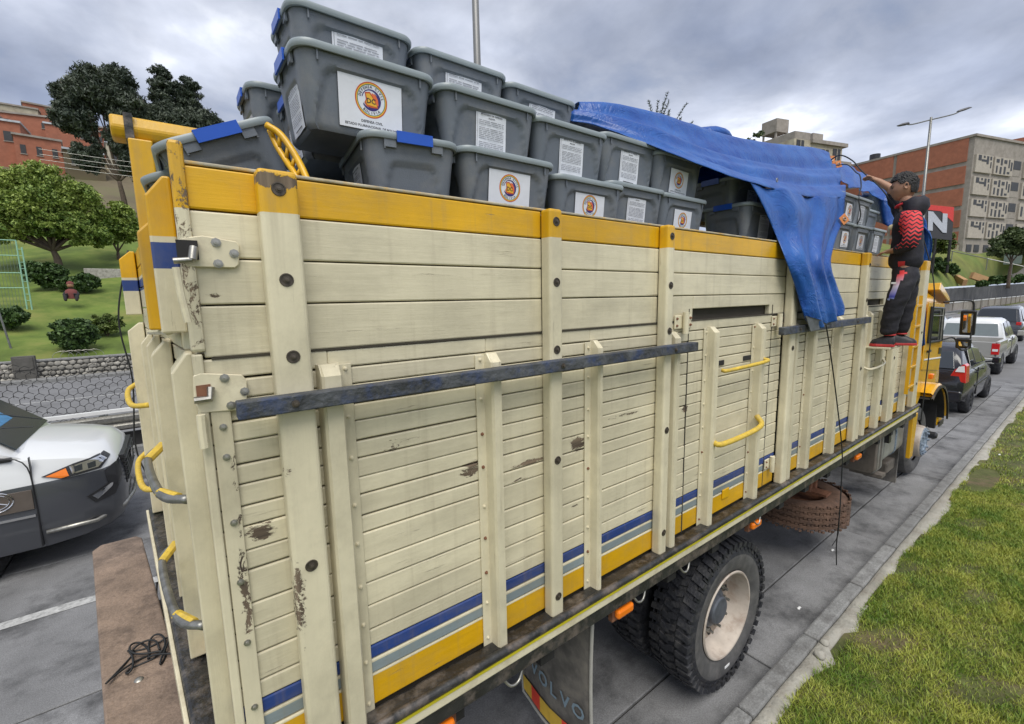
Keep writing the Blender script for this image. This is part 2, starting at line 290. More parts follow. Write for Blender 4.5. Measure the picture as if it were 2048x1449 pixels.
M = dict(
 plank=paint('plank_paint', 'side', spots=SPOTS, chips=.64), post=paint('post_paint', 'post', vertical=True, spots=PSPOTS, chips=.63),
 rearplank=paint('rear_plank_paint', 'rear', chips=.66), rearpost=paint('rear_post_paint', 'rearpost', vertical=True, chips=.63),
 yellowwood=paint('yellow_post_paint', 'allyellow', vertical=True, chips=.60), hat=paint('metal_post_paint', 'none', vertical=True, chips=.72),
 rawwood=mat('raw_wood', (.20,.15,.11), .85, var=.5, scale=9, bump=.6, bscale=30, dirt=(.45,.25,.02), dscale=7, damt=.6),
 backing=mat('backing_board', (.05,.042,.03), .9), bluebar=mat('blue_rub_bar', (.060,.064,.070), .6, var=.6, scale=14, bump=.7, bscale=45, dirt=(.018,.04,.12), dscale=12, damt=.75),
 cream=mat('cream_enamel', CREAM, .4, var=.1, scale=7, dirt=(.3,.24,.16), dscale=9, damt=.4), yellow=mat('yellow_enamel', YEL, .35, var=.1, scale=5, dirt=(.25,.17,.05), dscale=6, damt=.4),
 cabyellow=mat('cab_yellow', (.72,.38,.01), .25, var=.07, scale=3, coat=.5, dirt=(.35,.22,.06), dscale=4, damt=.35), lineyellow=mat('lime_line', (.52,.45,.02), .45, var=.15),
 blackworn=mat('worn_black_paint', (.025,.025,.025), .45, var=.4, scale=10, bump=.5, bscale=35, dirt=(.16,.13,.11), dscale=9, damt=.8),
 sillwood=mat('sill_wood', (.018,.018,.019), .33, var=.6, scale=9, bump=1.0, bscale=26, dirt=(.17,.145,.125), dscale=14, damt=.55),
 brownboard=mat('weathered_brown_board', (.22,.16,.12), .8, var=.25, scale=7, bump=.6, bscale=60, dirt=(.09,.065,.05), dscale=6, damt=.85, speck=.15, sscale=120),
 steel=mat('dull_steel', (.35,.34,.31), .4, .8, var=.3, scale=30), rust=mat('rusty_steel', (.20,.09,.05), .8, .2, var=.4, scale=20), galv=mat('scuffed_pipe', (.22,.22,.21), .4, .7, var=.4, scale=20),
 rope=mat('yellow_rope', (.62,.43,.05), .7, var=.25, scale=60, dirt=(.25,.2,.12), dscale=30, damt=.5), blackrope=mat('black_rope', (.012,.013,.014), .6),
 rubber=mat('tyre_rubber', (.017,.018,.023), .65, var=.35, scale=18, bump=.5, bscale=60, dirt=(.10,.095,.09), dscale=12, damt=.5),
 wallrubber=mat('dusty_sidewall', (.075,.073,.072), .75, var=.3, scale=9, dirt=(.16,.15,.14), dscale=7, damt=.6),
 mudrubber=mat('muddy_tyre', (.13,.075,.05), .9, var=.4, scale=10, bump=.6, bscale=50, dirt=(.05,.035,.03), dscale=8, damt=.6),
 rim=mat('pale_rim', (.46,.40,.34), .55, var=.18, scale=7, dirt=(.24,.16,.11), dscale=6, damt=.65), rimblue=mat('blue_hub_paint', (.22,.27,.33), .5, var=.3, scale=30, dirt=(.03,.06,.12), dscale=22, damt=.9),
 tank=mat('dusty_tank', (.30,.30,.28), .5, .3, var=.25, scale=6, dirt=(.16,.13,.10), dscale=4, damt=.7), tankend=mat('tank_end_plate', (.14,.12,.10), .7, var=.2, dirt=(.05,.045,.04), dscale=5, damt=.7),
 chassis=mat('grimy_chassis', (.018,.017,.017), .8, var=.4), flap=mat('mud_flap_rubber', (.13,.12,.11), .8, var=.35, scale=9, dirt=(.21,.19,.16), dscale=9, damt=.7),
 orange=mat('amber_lens', (.85,.20,.01), .25, coat=.5), redlens=mat('red_lens', (.55,.02,.02), .2, coat=.6, var=.1), white=mat('white_paint', (.75,.75,.74), .4, var=.05), tapered=mat('red_tape', (.75,.06,.03), .4, var=.2), tapeyel=mat('yellow_tape', (.65,.42,.05), .45, var=.25),
 tub=mat('grey_tub_plastic', (.130,.148,.175), .42, var=.07, scale=8, bump=.12, bscale=260, rnd=.07, dirt=(.26,.25,.23), dscale=7, damt=.35), lid=mat('grey_lid_plastic', (.25,.29,.31), .38, var=.06, scale=9, rnd=.06),
 latch=mat('blue_latch', (.012,.085,.48), .35, var=.08), paper=mat('white_paper', (.72,.74,.80), .6, var=.04, scale=12, bump=.2, bscale=18), ink=mat('black_ink', (.02,.02,.03), .6, var=0), greyink=mat('grey_print', (.30,.31,.36), .7, var=.3, scale=90),
 ered=mat('emblem_red', (.55,.09,.02), .5), eyel=mat('emblem_yellow', (.80,.45,.03), .5), egrn=mat('emblem_green', (.04,.17,.08), .5), epur=mat('emblem_navy', (.035,.02,.16), .5), eora=mat('emblem_orange', (.78,.16,.05), .5),
 glass=glassy('dark_glass'), glassl=glassy('pale_glass', (.16,.19,.19), .08), mirror=mat('mirror_glass', (.75,.78,.78), .03, 1, var=0), blackplastic=mat('black_plastic', (.02,.02,.022), .35, var=.15), chrome=mat('chrome', (.7,.7,.7), .12, 1, var=.03),
 tarp=None)
def tarp_mat():
    m, t, b = base('blue_tarp'); L = t.links.new
    tc = N(t, 'ShaderNodeTexCoord'); co = tc.outputs['Object']
    nz = N(t, 'ShaderNodeTexNoise', i_Scale=3.0, i_Detail=9.0, i_Roughness=.7); L(co, nz.inputs[0])
    rp = N(t, 'ShaderNodeValToRGB'); L(nz.outputs[0], rp.inputs[0]); e = rp.color_ramp.elements
    e[0].position = .38; e[0].color = (.004, .052, .27, 1); e[1].position = .78; e[1].color = (.022, .135, .44, 1)
    L(rp.outputs[0], b.inputs['Base Color']); b.inputs['Roughness'].default_value = .38
    b1 = N(t, 'ShaderNodeTexNoise', i_Scale=5.0, i_Detail=5.0, i_Roughness=.55, i_Distortion=.8); L(co, b1.inputs[0])
    v = N(t, 'ShaderNodeTexVoronoi', feature='DISTANCE_TO_EDGE', i_Scale=6.5); L(b1.outputs['Color'], v.inputs[0])
    ad = N(t, 'ShaderNodeMath', operation='MULTIPLY_ADD'); L(v.outputs[0], ad.inputs[0]); ad.inputs[1].default_value = .5; L(b1.outputs[0], ad.inputs[2])
    bu = N(t, 'ShaderNodeBump'); bu.inputs['Strength'].default_value = .8; bu.inputs['Distance'].default_value = .014; L(ad.outputs[0], bu.inputs['Height']); L(bu.outputs[0], b.inputs['Normal'])
    return m
M['tarp'] = tarp_mat()
# ================================================================== the setting
M.update(
 concrete=mat('road_concrete', (.185,.185,.188), .8, var=.22, scale=2.2, bump=.5, bscale=120, rnd=.16, dirt=(.045,.045,.047), dscale=1.6, damt=.9, speck=.22, sscale=110),
 joint=mat('joint_dirt', (.025,.023,.02), .95), asphalt=mat('far_road', (.17,.17,.175), .8, var=.15, scale=.8, dirt=(.08,.08,.08), dscale=.7, damt=.5),
 kerb=mat('kerb_concrete', (.21,.21,.205), .85, var=.2, scale=9, bump=.6, bscale=60, rnd=.14, dirt=(.09,.085,.08), dscale=7, damt=.7, speck=.2, sscale=90),
 verge=mat('rough_mortar', (.36,.345,.30), .9, var=.25, scale=12, bump=.8, bscale=45, dirt=(.16,.13,.10), dscale=6, damt=.7), linepaint=mat('road_line_paint', (.42,.42,.41), .7, var=.2, scale=20, dirt=(.13,.13,.13), dscale=14, damt=.8),
 soil=mat('earth', (.075,.085,.022), .95, var=.4, scale=5, bump=.8, bscale=40, dirt=(.16,.11,.07), dscale=2.2, damt=.8),
 lawn=mat('park_lawn', (.105,.155,.022), .95, var=.35, scale=.7, bump=.8, bscale=12, dirt=(.19,.175,.05), dscale=.35, damt=.75),
 hill=mat('dry_grass_hill', (.14,.155,.035), .95, var=.3, scale=.35, bump=.6, bscale=4, dirt=(.07,.13,.018), dscale=.12, damt=.8),
 townhill=mat('town_hillside', (.13,.105,.062), .95, var=.4, scale=.2, dirt=(.08,.09,.03), dscale=.1, damt=.8),
 stone=mat('wall_stone', (.30,.285,.25), .9, var=.25, scale=6, bump=.6, bscale=25, rnd=.35, dirt=(.12,.11,.09), dscale=8, damt=.6), mortar=mat('wall_mortar', (.10,.095,.085), .95, var=.2),
 bark=mat('bark', (.10,.075,.055), .95, var=.35, scale=6, bump=.8, bscale=20), brick=mat('brick_render', (.33,.125,.075), .9, var=.14, scale=1.5, rnd=.12, bump=.3, bscale=9, dirt=(.27,.11,.07), dscale=.8, damt=.6),
 cement=mat('cement', (.30,.27,.24), .9, var=.15, scale=1.2, dirt=(.19,.165,.14), dscale=.7, damt=.6), screen=mat('screen_block', (.40,.36,.31), .9, var=.12, scale=2), dark=mat('dark_opening', (.035,.035,.038), .5, var=.2),
 plaster=mat('cream_plaster', (.42,.38,.29), .9, var=.15, scale=.9, dirt=(.25,.2,.15), dscale=.6, damt=.6), roofsheet=mat('corrugated_roof', (.38,.40,.42), .5, .3, var=.2, scale=2, rnd=.2),
)
def leafmat(name, col, col2, sc=1.2):
    m, t, b = base(name); L = t.links.new
    tc = N(t, 'ShaderNodeTexCoord'); nz = N(t, 'ShaderNodeTexNoise', i_Scale=float(sc), i_Detail=5.0, i_Roughness=.7); L(tc.outputs['Object'], nz.inputs[0])
    n3 = N(t, 'ShaderNodeTexWhiteNoise'); ge = N(t, 'ShaderNodeNewGeometry'); L(ge.outputs['Random Per Island'], n3.inputs['Vector']) if False else None
    rp = N(t, 'ShaderNodeMapRange'); L(nz.outputs[0], rp.inputs[0]); rp.inputs[1].default_value = .35; rp.inputs[2].default_value = .65
    ad = N(t, 'ShaderNodeMath', operation='MULTIPLY_ADD'); L(ge.outputs['Random Per Island'], ad.inputs[0]); ad.inputs[1].default_value = .6; L(rp.outputs[0], ad.inputs[2])
    sb = N(t, 'ShaderNodeMath', operation='SUBTRACT', use_clamp=True); L(ad.outputs[0], sb.inputs[0]); sb.inputs[1].default_value = .3
    mx = N(t, 'ShaderNodeMixRGB'); L(sb.outputs[0], mx.inputs[0]); mx.inputs[1].default_value = (*col, 1); mx.inputs[2].default_value = (*col2, 1)
    L(mx.outputs[0], b.inputs['Base Color']); b.inputs['Roughness'].default_value = .6
    return m
M.update(grass=leafmat('grass_blades', (.095,.185,.012), (.40,.42,.07), 2.2), euca=leafmat('eucalyptus_leaf', (.022,.038,.026), (.10,.12,.085), .5), willow=leafmat('fresh_leaf', (.085,.155,.020), (.31,.38,.08), .6),
         hedge=leafmat('hedge_leaf', (.018,.045,.010), (.07,.13,.025), 4), shrub=leafmat('shrub_leaf', (.06,.10,.015), (.14,.18,.04), 2), conif=leafmat('conifer_needle', (.022,.036,.024), (.06,.08,.05), 2), dark_tree=leafmat('small_tree_leaf', (.030,.055,.016), (.10,.135,.04), 1.2))

g = MB(); g.box(-900, 1500, -700, 1500, -.6, -.35); struct(g.build('ground', M['hill']))
# near carriageway: concrete slabs cast one by one
rb = MB(); rb.box(-14, 260, -.16, 9.3, -.35, -.03); road = struct(rb.build('road', M['joint']))
xs = [3.2+2.667*k for k in range(-4, 7)]; ys = [-.165, .30, 2.68, 5.12, 7.5, 9.25]
k0 = {}
for i in range(len(xs)-1):
    for j in range(len(ys)-1):
        if j >= 3 and i > 5: continue
        off = (0, .02, -.9, .5, 1.3)[j]
        a, b_ = xs[i]+off, xs[i+1]+off
        s = MB(); s.box(a+.007, b_-.007, ys[j]+.007, ys[j+1]-.007, -.03, 0+random.uniform(-.002, .002)); s.build('slab', M['concrete'], road, bevel=.006, seg=1)
fr = MB(); fr.box(xs[-1]-1.1, 250, -.158, 9.25, -.03, -.004); fr.box(xs[5]-.2, xs[-1]-1.11, 5.13, 9.25, -.03, -.0045); struct(fr.build('road_surface', M['asphalt'], None))
ln = MB()
for a, b_ in ((-6, .5), (8, 12), (16, 20), (24, 28), (32, 36), (40, 44), (50, 56), (64, 70)): ln.box(a, b_, 4.0, 4.12, .003, .006)
struct(ln.build('lane_line', M['linepaint']))
# kerb stones, mortar strip and lawn on the near side
kb = thing('kerb', 'x', 'x'); del kb['label']; del kb['category']; struct(kb)
x = .6; kb_me = None
while x < 34:
    l = 1.0 if x < 16 else 3.0
    s = MB(); s.box(x+.006, x+l-.006, -.275, -.172, -.34, .115); s.build('kerb_stone', M['kerb'], kb, bevel=.014); x += l
s = MB(); s.box(34, 260, -.275, -.17, -.34, .115); s.build('kerb_run', M['kerb'], kb)
rows = []
for i in range(260):
    x = .6+i*.12; w = .105+.022*math.sin(x*2.1)+.014*math.sin(x*5.3+1)+.009*random.uniform(-1, 1)
    if 3.5 < x < 3.9: w = .05
    if 2.9 < x < 3.3: w *= .8
    z = .112+.006*math.sin(x*9); rows.append([(x, -.279, z-.012), (x, -.29, z), (x, -.285-w*.6, z+random.uniform(-.004, .004)), (x, -.285-w, z-.004), (x, -.31-w, z-.05)])
s = MB(); s.grid(rows); struct(s.build('mortar_strip', M['verge'], smooth=True))
for c, r_, l in (((3.591,-0.322,0.12), .030, 'pale rounded stone lying in the gap of the kerb mortar'), ((3.437,-0.343,0.12), .036, 'larger whitish stone beside the kerb gap, nearer the grass corner')):
    b = bmesh.new(); bmesh.ops.create_icosphere(b, subdivisions=3, radius=r_)
    for v in b.verts: v.co *= 1+.12*math.sin(v.co.x*90+v.co.y*70); v.co.z *= .7
    me = bpy.data.meshes.new('pebble'); b.to_mesh(me); b.free(); me.materials.append(M['verge']); me.polygons.foreach_set('use_smooth', [True]*len(me.polygons))
    o = link('pebble', me); o.location = (c[0], c[1], .125); tag(o, l, 'stone')
def gz(x, y): return .105+.012*math.sin(x*1.7+y*2)+.01*math.sin(x*4.1-y*5)-.02*max(0, -y-1.5)
s = MB(); rows = []
for i in range(200):
    x = .3+(i/199)**2*250
    rows.append([(x, y, gz(x, y)) for y in (-.36, -.5, -.7, -.9, -1.2, -1.6, -2.2, -3, -5, -9, -20, -60)])
s.grid(rows); struct(s.build('grass_verge', M['soil'], smooth=True))
def blades(n, xr, yr, h, w, name, power=1):
    t = RNG.random(n)**power; x = xr[0]+(xr[1]-xr[0])*t; y = yr[0]+(yr[1]-yr[0])*RNG.random(n)
    edge = -.365-.022*np.sin(x*2.1)-.014*np.sin(x*5.3+1)-.02*RNG.random(n)
    keep = y < edge; 
    patch = np.sin(x*3.1+np.sin(y*4)*2)*np.sin(y*6.3+x*1.3)+.5*np.sin(x*9+y*11)
    keep &= (patch > -1.05+RNG.random(n)*.4)|(RNG.random(n) < .25)
    keep &= ~(((x-8.6)/.55)**2+((y+.52)/.14)**2 < 1)
    x, y, patch = x[keep], y[keep], patch[keep]; n = len(x)
    z = .105+.012*np.sin(x*1.7+y*2)+.01*np.sin(x*4.1-y*5)-.02*np.maximum(0, -y-1.5)-.004
    a = RNG.random(n)*6.283; hh = h*(.45+.9*RNG.random(n))*(1+.25*np.clip(patch, -1, 1)); ln_ = hh*(.35+.9*RNG.random(n)); la = RNG.random(n)*6.283
    ww = w*(.6+.8*RNG.random(n)); sc = 1+x*.02; ww = ww*sc
    dx_, dy_ = np.cos(a)*ww, np.sin(a)*ww; lx, ly = np.cos(la)*ln_, np.sin(la)*ln_
    V = np.empty((n, 5, 3))
    V[:,0] = np.c_[x-dx_, y-dy_, z]; V[:,1] = np.c_[x+dx_, y+dy_, z]
    V[:,2] = np.c_[x+dx_*.8+lx*.4, y+dy_*.8+ly*.4, z+hh*.62]; V[:,3] = np.c_[x-dx_*.8+lx*.4, y-dy_*.8+ly*.4, z+hh*.62]
    V[:,4] = np.c_[x+lx, y+ly, z+hh]
    i = np.arange(n)[:,None]*5
    T = np.concatenate([i+[0,1,2], i+[0,2,3], i+[3,2,4]], 1).reshape(-1, 3)
    return V.reshape(-1, 3), T
P1 = blades(150000, (1.8, 8.5), (-.34, -1.7), .032, .0020, '', .95); P2 = blades(45000, (8.5, 26), (-.36, -2.6), .034, .003, '', 1.3); P4 = blades(60000, (.8, 12), (-1.7, -3.4), .036, .003, '', 1.0); P3 = blades(14000, (26, 80), (-.36, -6), .05, .008, '', 1.2)
vs = []; ts = []; o_ = 0
for v, t in (P1, P2, P3, P4): vs.append(v); ts.append(t+o_); o_ += len(v)
gr_o = stuff(fast('grass', np.concatenate(vs), np.concatenate(ts), M['grass'])); gr_o['label'] = 'short green and straw coloured grass along the kerb'
for u in (((9.921,-0.525,0.12)), (4.036,0.011,0.0), (5.272,0.163,0.0)):
    s = MB(); s.loft([[(u[0]+math.cos(a)*.028*k, u[1]+math.sin(a*1.0)*.014*k+.004*math.sin(3*a), (.16 if u[1] < -.3 else .004)+h) for a in np.linspace(0, 6.28, 9)[:-1]] for k, h in ((1, 0), (.8, .008), (.3, .012))])
    o = s.build('paper_scrap', M['white'], smooth=True)
    tag(o, 'white paper scrap lying in the grass near the dark car' if u[1] < -.3 else ('crumpled whitish scrap on the road slab by the rear wheel' if u[0] < 4.6 else 'tiny yellowish scrap on the road below the spare tyre'), 'litter')
# soil patch beside the kerb further on is left bare by the grass; median: low concrete kerb, guard rail, wire mesh
s = MB(); s.box(-14, 72, 9.3, 9.75, -.35, .10); s.box(-14, 72, 9.75, 11.0, -.35, .04); struct(s.build('median', M['kerb'], bevel=.02))
gr = thing('guard_rail', 'dark galvanised guard rail along the median behind the white van', 'guard rail', (-4, 9.3, .1))
for k in range(12):
    s = MB(); s.box(-10.02+k*2.2, -9.9+k*2.2, 9.42, 9.54, 0, .72); s.build('post', M['galv'], gr).matrix_parent_inverse = Matrix.Translation((4, -9.3, -.1))
s = MB(); s.loft([[(x, 9.36+d, z) for d, z in ((.04,.42),(-.03,.46),(-.03,.52),(.03,.57),(-.03,.62),(-.03,.68),(.04,.72),(.055,.72),(-.01,.68),(-.01,.62),(.05,.57),(-.01,.52),(-.01,.46),(.055,.42))] for x in (-12, 14)]); s.build('rail', M['steel'], gr).matrix_parent_inverse = Matrix.Translation((4, -9.3, -.1))
s = MB(); s.box(-12, 14, 9.44, 9.50, .10, .36); s.build('lower_beam', M['chassis'], gr).matrix_parent_inverse = Matrix.Translation((4, -9.3, -.1)); s = MB(); s.box(-12, 14, 9.38, 9.46, .76, .82); s.build('top_rail', M['white'], gr).matrix_parent_inverse = Matrix.Translation((4, -9.3, -.1))
wm = thing('wire_mesh_fence', 'hexagonal chicken wire fence standing along the median, torn at its lower edge', 'fence', (-1.6, 10, .1))
def inv(o, t): o.matrix_parent_inverse = Matrix.Translation(t.location).inverted(); return o
s = MB(); cw, ch = .125, .155
for i in range(-26, 14):
    for j in range(9):
        x = -1.2+i*cw+(j%2)*cw/2; z = .62+j*ch*.75+.10*math.sin(i*.4)
        if j == 0 and random.random() < .45: continue
        p = [(x, 10, z), (x, 10, z+ch*.5), (x+cw/2, 10, z+ch*.75), (x+cw, 10, z+ch*.5)]
        s.bar(p[0], p[1], .008, .008); s.bar(p[1], p[2], .008, .008); s.bar(p[2], p[3], .008, .008)
inv(stuff(s.build('mesh', M['chassis'], wm, fix=False)), wm)
for x in (-4.5, 0.9):
    s = MB(); s.cyl((x, 10.03, 0), (x, 10.03, 1.75), .025); inv(s.build('post', M['galv'], wm), wm)
# far carriageway and its kerb, the stone wall
s = MB(); s.box(-60, 90, 11.0, 21.7, -.35, -.005); struct(s.build('far_road', M['asphalt']))
s = MB(); s.box(-60, 90, 12.42, 12.58, -.004, 0.0); s.box(-60, 90, 16.9, 16.98, -.004, 0.0); struct(s.build('road_edge_line', M['linepaint']))
s = MB(); s.box(-60, 90, 21.7, 22.3, -.35, .12); struct(s.build('far_kerb', M['kerb'], bevel=.02))
sw = MB(); sw.box(-40, 60, 22.46, 22.8, -.3, .70); wall = struct(sw.build('stone_wall', M['mortar']))
s = MB(); s.box(-40, 60, 22.42, 22.82, .70, .77); s.build('coping', M['kerb'], wall, bevel=.015)
def stone_me(w, h, seed):
    rr = random.Random(seed); s = MB(); n = rr.choice((5, 6, 7)); pts = []
    for k in range(n):
        a = 6.283*k/n+rr.uniform(-.2, .2); pts.append((math.cos(a)*w/2*rr.uniform(.9, 1.12), math.sin(a)*h/2*rr.uniform(.9, 1.12)))
    s.loft([[(a*k, -d, b*k) for a, b in pts] for k, d in ((1.0, -.05), (1.0, .02), (.86, .05), (.5, .065))]); return s.mesh('stone', M['stone'], smooth=.9)
SM = [stone_me(.25, .21, k) for k in range(7)]
for j in range(4):
    for i in range(34):
        x = -6.9+i*.20+(j%2)*.1+random.uniform(-.03, .03); o = link('stone', random.choice(SM), wall); o.location = (x, 22.46, .08+j*.172); o.rotation_euler = (0, random.uniform(-.4, .4), 0); o.scale = (random.uniform(.8, 1.05), 1, random.uniform(.8, 1.0))
s = MB(); s.box(-4.75, -4.15, 22.25, 22.47, -.2, .95); s.box(-4.7, -4.2, 22.22, 22.25, .45, .9); o = s.build('stone_pier', M['mortar'], bevel=.02); tag(o, 'dark square stone box built against the low park wall', 'pier')
# park slope and the town hill above it
def park_z(y): return .70+.28*(y-22.7) if y < 62 else 11.7+.38*(y-62) if y < 128 else 36.8+.02*(y-128)
rows = [[(x, y, park_z(y)+(.25*math.sin(x*.35+y*.2)+.12*math.sin(x*.9-y*.6))*min(1, (y-22.7)/4)) for x in np.linspace(-70, 60, 60)] for y in [22.7+.8*k for k in range(46)]]
s = MB(); s.grid(rows); struct(s.build('park_slope', M['lawn'], smooth=True))
rows = [[(x, y, park_z(y)-.3+.5*math.sin(x*.1+y*.07)) for x in np.linspace(-200, 60, 60)] for y in [58+3*k for k in range(60)]]
s = MB(); s.grid(rows); struct(s.build('town_hill', M['townhill'], smooth=True))

def foliage(blobs, n, size, seed=1, aspect=.55, droop=0, full=0):
    r_ = np.random.default_rng(seed); vol = np.array([b[3]*b[4]*b[5] for b in blobs])**.75; cnt = (vol/vol.sum()*n).astype(int)
    P = []
    for b, c in zip(blobs, cnt):
        # each blob is filled with small clumps, so light gaps stay between them
        k = max(14, int(c/70)); d = r_.normal(size=(k, 3)); d /= np.linalg.norm(d, axis=1)[:,None]; cen = d*(r_.random((k, 1))**.45)*np.array(b[3:6])+np.array(b[:3])
        cr = min(b[3:6])*(.42 if full else .36); idx = r_.integers(0, k, c); q = r_.normal(size=(c, 3)); q /= np.linalg.norm(q, axis=1)[:,None]
        P.append(cen[idx]+q*(r_.random((c, 1))**.5)*cr*np.array([1, 1, .7]))
    P = np.concatenate(P); m = len(P)
    u = r_.normal(size=(m, 3)); u[:,2] -= droop; u /= np.linalg.norm(u, axis=1)[:,None]; w = r_.normal(size=(m, 3)); v = np.cross(u, w); v /= np.linalg.norm(v, axis=1)[:,None]
    s_ = size*(.6+.8*r_.random((m, 1))); a = u*s_; b_ = v*s_*aspect
    V = np.stack([P-a, P+b_, P+a, P-b_], 1).reshape(-1, 3); Q = np.arange(m*4).reshape(-1, 4); return V, Q
def tree(name, label, basep, blobs, trunk_r, leafmat_, n, size, seed=1, group=None, fork=.35, droop=0, aspect=.55, cat='tree', crown='crown'):
    t = thing(name, label, cat, basep, 0, group); rr = random.Random(seed); top = max(b[2] for b in blobs); s = MB()
    cx = sum(b[0] for b in blobs)/len(blobs)*.4; fk = Vector((cx, 0, top*fork))
    s.tube(bez([(0,0,-.6), (cx*.2, .02, top*fork*.5), fk], 4), [trunk_r*(1.15-.5*k/8) for k in range(9)], 8)
    for b in blobs:
        mid = fk.lerp(Vector(b[:3]), .5)+Vector((rr.uniform(-.1,.1), rr.uniform(-.1,.1), 0))*b[3]; pts = bez([fk, mid, Vector(b[:3])+Vector((0,0,b[5]*.3))], 4)
        s.tube(pts, [trunk_r*.55*(1-.8*k/(len(pts)-1)) for k in range(len(pts))], 6)
        for _ in range(4):
            e_ = Vector(b[:3])+Vector((rr.uniform(-1,1)*b[3], rr.uniform(-1,1)*b[4], rr.uniform(-.5,.9)*b[5]))*.85; s.tube(bez([mid, mid.lerp(e_, .5)+Vector((0,0,.1)), e_], 3), [trunk_r*.22*(1-.12*k) for k in range(7)], 5)
    s.build('trunk', M['bark'], t, smooth=True, fix=False)
    V, Q = foliage(blobs, int(n*1.6), size*1.45, seed, aspect, droop); fast(crown, V, Q, leafmat_, t); return t
def onslope(x, y, dz=0): return (x, y, park_z(y)+dz)
# fresh-green park trees, trunk at 38 m
tree('park_tree', 'broad fresh green park tree with a short dark trunk, left of the truck', onslope(-5.2, 38),
     [(-1.7,0,3.6,1.4,1.3,1.2), (-.1,-.3,5.2,1.35,1.2,1.0), (1.2,0,4.5,1.15,1.1,1.0), (-2.2,0,4.9,1.3,1.2,1.0), (.9,0,3.2,1.2,1,.9), (-3.2,0,4.2,1.4,1.3,1.2), (-.4,-.5,3.8,1.4,1.3,1.3), (2.0,0,3.6,.8,.8,.8), (-1.9,-.4,2.4,1.2,1.1,.9), (1.3,-.4,2.3,1.1,1,.8), (.1,-.7,2.7,1.2,1,.8), (2.0,-.2,2.2,.7,.7,.8), (-3.2,-.2,2.6,1.2,1.1,.9)], .2, M['willow'], 60000, .060, 3, fork=.22, droop=.5)
tree('park_tree', 'smaller pale green tree standing between the broad park tree and the truck', onslope(-2.55, 41),
     [(-.3,0,2.2,1.0,.9,1.0), (.4,0,3.1,.9,.8,.9), (-.9,0,3.3,.8,.8,.8), (.9,0,2.2,.8,.8,.9)], .11, M['willow'], 17000, .065, 4, fork=.2)
tree('eucalyptus_tree', 'tall dark eucalyptus with a rounded crown and bare pale limbs, left one of the pair', (-2.6, 60, park_z(60)),
     [(-2.9,0,9.4,1.6,1.5,1.6), (-2.5,0,11.4,1.6,1.5,1.5), (-.9,0,12.4,1.9,1.8,2.0), (.6,0,13.3,1.5,1.3,1.7), (1.1,0,10.9,1.8,1.6,2.0), (.8,0,8.0,1.8,1.5,1.8), (-2.3,0,6.3,1.2,1,1.8), (1.5,0,5.6,1.5,1.2,1.6)], .26, M['euca'], 60000, .13, 5, fork=.3, droop=.6, aspect=.3)
tree('eucalyptus_tree', 'tall dark eucalyptus with twin pointed tops, right one of the pair, behind the yellow beam', (1.6, 60, park_z(60)),
     [(.0,0,13.3,1.15,1,2.6), (2.1,0,13.1,1.3,1,2.6), (3.1,0,10.6,1.9,1.5,2.0), (.9,0,10.5,2.0,1.5,2.0), (-1.2,0,10.0,1.3,1.2,1.8), (1.2,0,7.4,2.1,1.8,2.1), (0,0,5.0,2.2,1.8,2.2), (3.2,0,7.4,1.6,1.2,1.7), (-1.8,0,7.2,1.2,1.1,1.8), (.6,0,2.6,2.0,1.5,1.6)], .26, M['euca'], 80000, .13, 6, fork=.3, droop=.6, aspect=.3)
def bush(label, x, y, rx, ry, h, m, n, size, seed, foot=.25, base=None, group='clipped bushes in the park', cat='bush', sink=0):
    t = thing('park_bush', label, cat, base or onslope(x, y, -.05-sink), 0, group)
    V, Q = foliage([(0,0,h*.52,rx*.92,ry*.92,h*.42), (rx*.35,0,h*.6,rx*.6,ry*.6,h*.36), (-rx*.4,.0,h*.58,rx*.6,ry*.6,h*.36), (0,-ry*.3,h*.36,rx*.75,ry*.6,h*.34)], int(n*1.7), size*1.35, seed, .7, 0, 1)
    fast('leaves', V, Q, m, t); s = MB()
    for k in range(5): a = k*1.3; s.tube([(0,0,-.1), (math.cos(a)*rx*.3, math.sin(a)*ry*.3, h*.35), (math.cos(a)*rx*.6, math.sin(a)*ry*.6, h*.7)], [.03,.02,.008], 5)
    s.build('stems', M['bark'], t); return t
bush('dark round clipped bush with low wire hoops in front, nearest the park wall', -3.15, 23.6, .68, .6, 1.35, M['hedge'], 9000, .045, 11)
bush('broad dark clipped bush right of the tree trunk', -3.65, 33, .68, .6, 1.0, M['hedge'], 5000, .06, 12)
bush('low dark hedge clump left of the tree trunk, by the green goal frame', -5.3, 34, .95, .7, 1.35, M['hedge'], 6500, .06, 13)
bush('shadowy low bush at the left edge of the picture below the green goal frame', -5.55, 27, .62, .6, .9, M['hedge'], 4500, .05, 14)
bush('small dark bush between the hedge clump and the seated person', -4.4, 33.4, .5, .5, .75, M['hedge'], 3000, .06, 15)
bush('loose yellowish shrub beside the wooden rear posts of the truck', -2.35, 25.5, .6, .5, .95, M['shrub'], 2600, .05, 16)
hoop = thing('wire_hoop_edging', 'thin pale wire hoops in front of the round clipped bush', 'edging', (-3.2, 22.95, park_z(22.95)))
for k in range(5):
    s = MB(); s.tube([(-.6+k*.22+.3*(1-math.cos(a)), .02*k, .24*math.sin(a)) for a in np.linspace(0, math.pi, 12)], .008, 5); s.build('hoop', M['steel'], hoop)
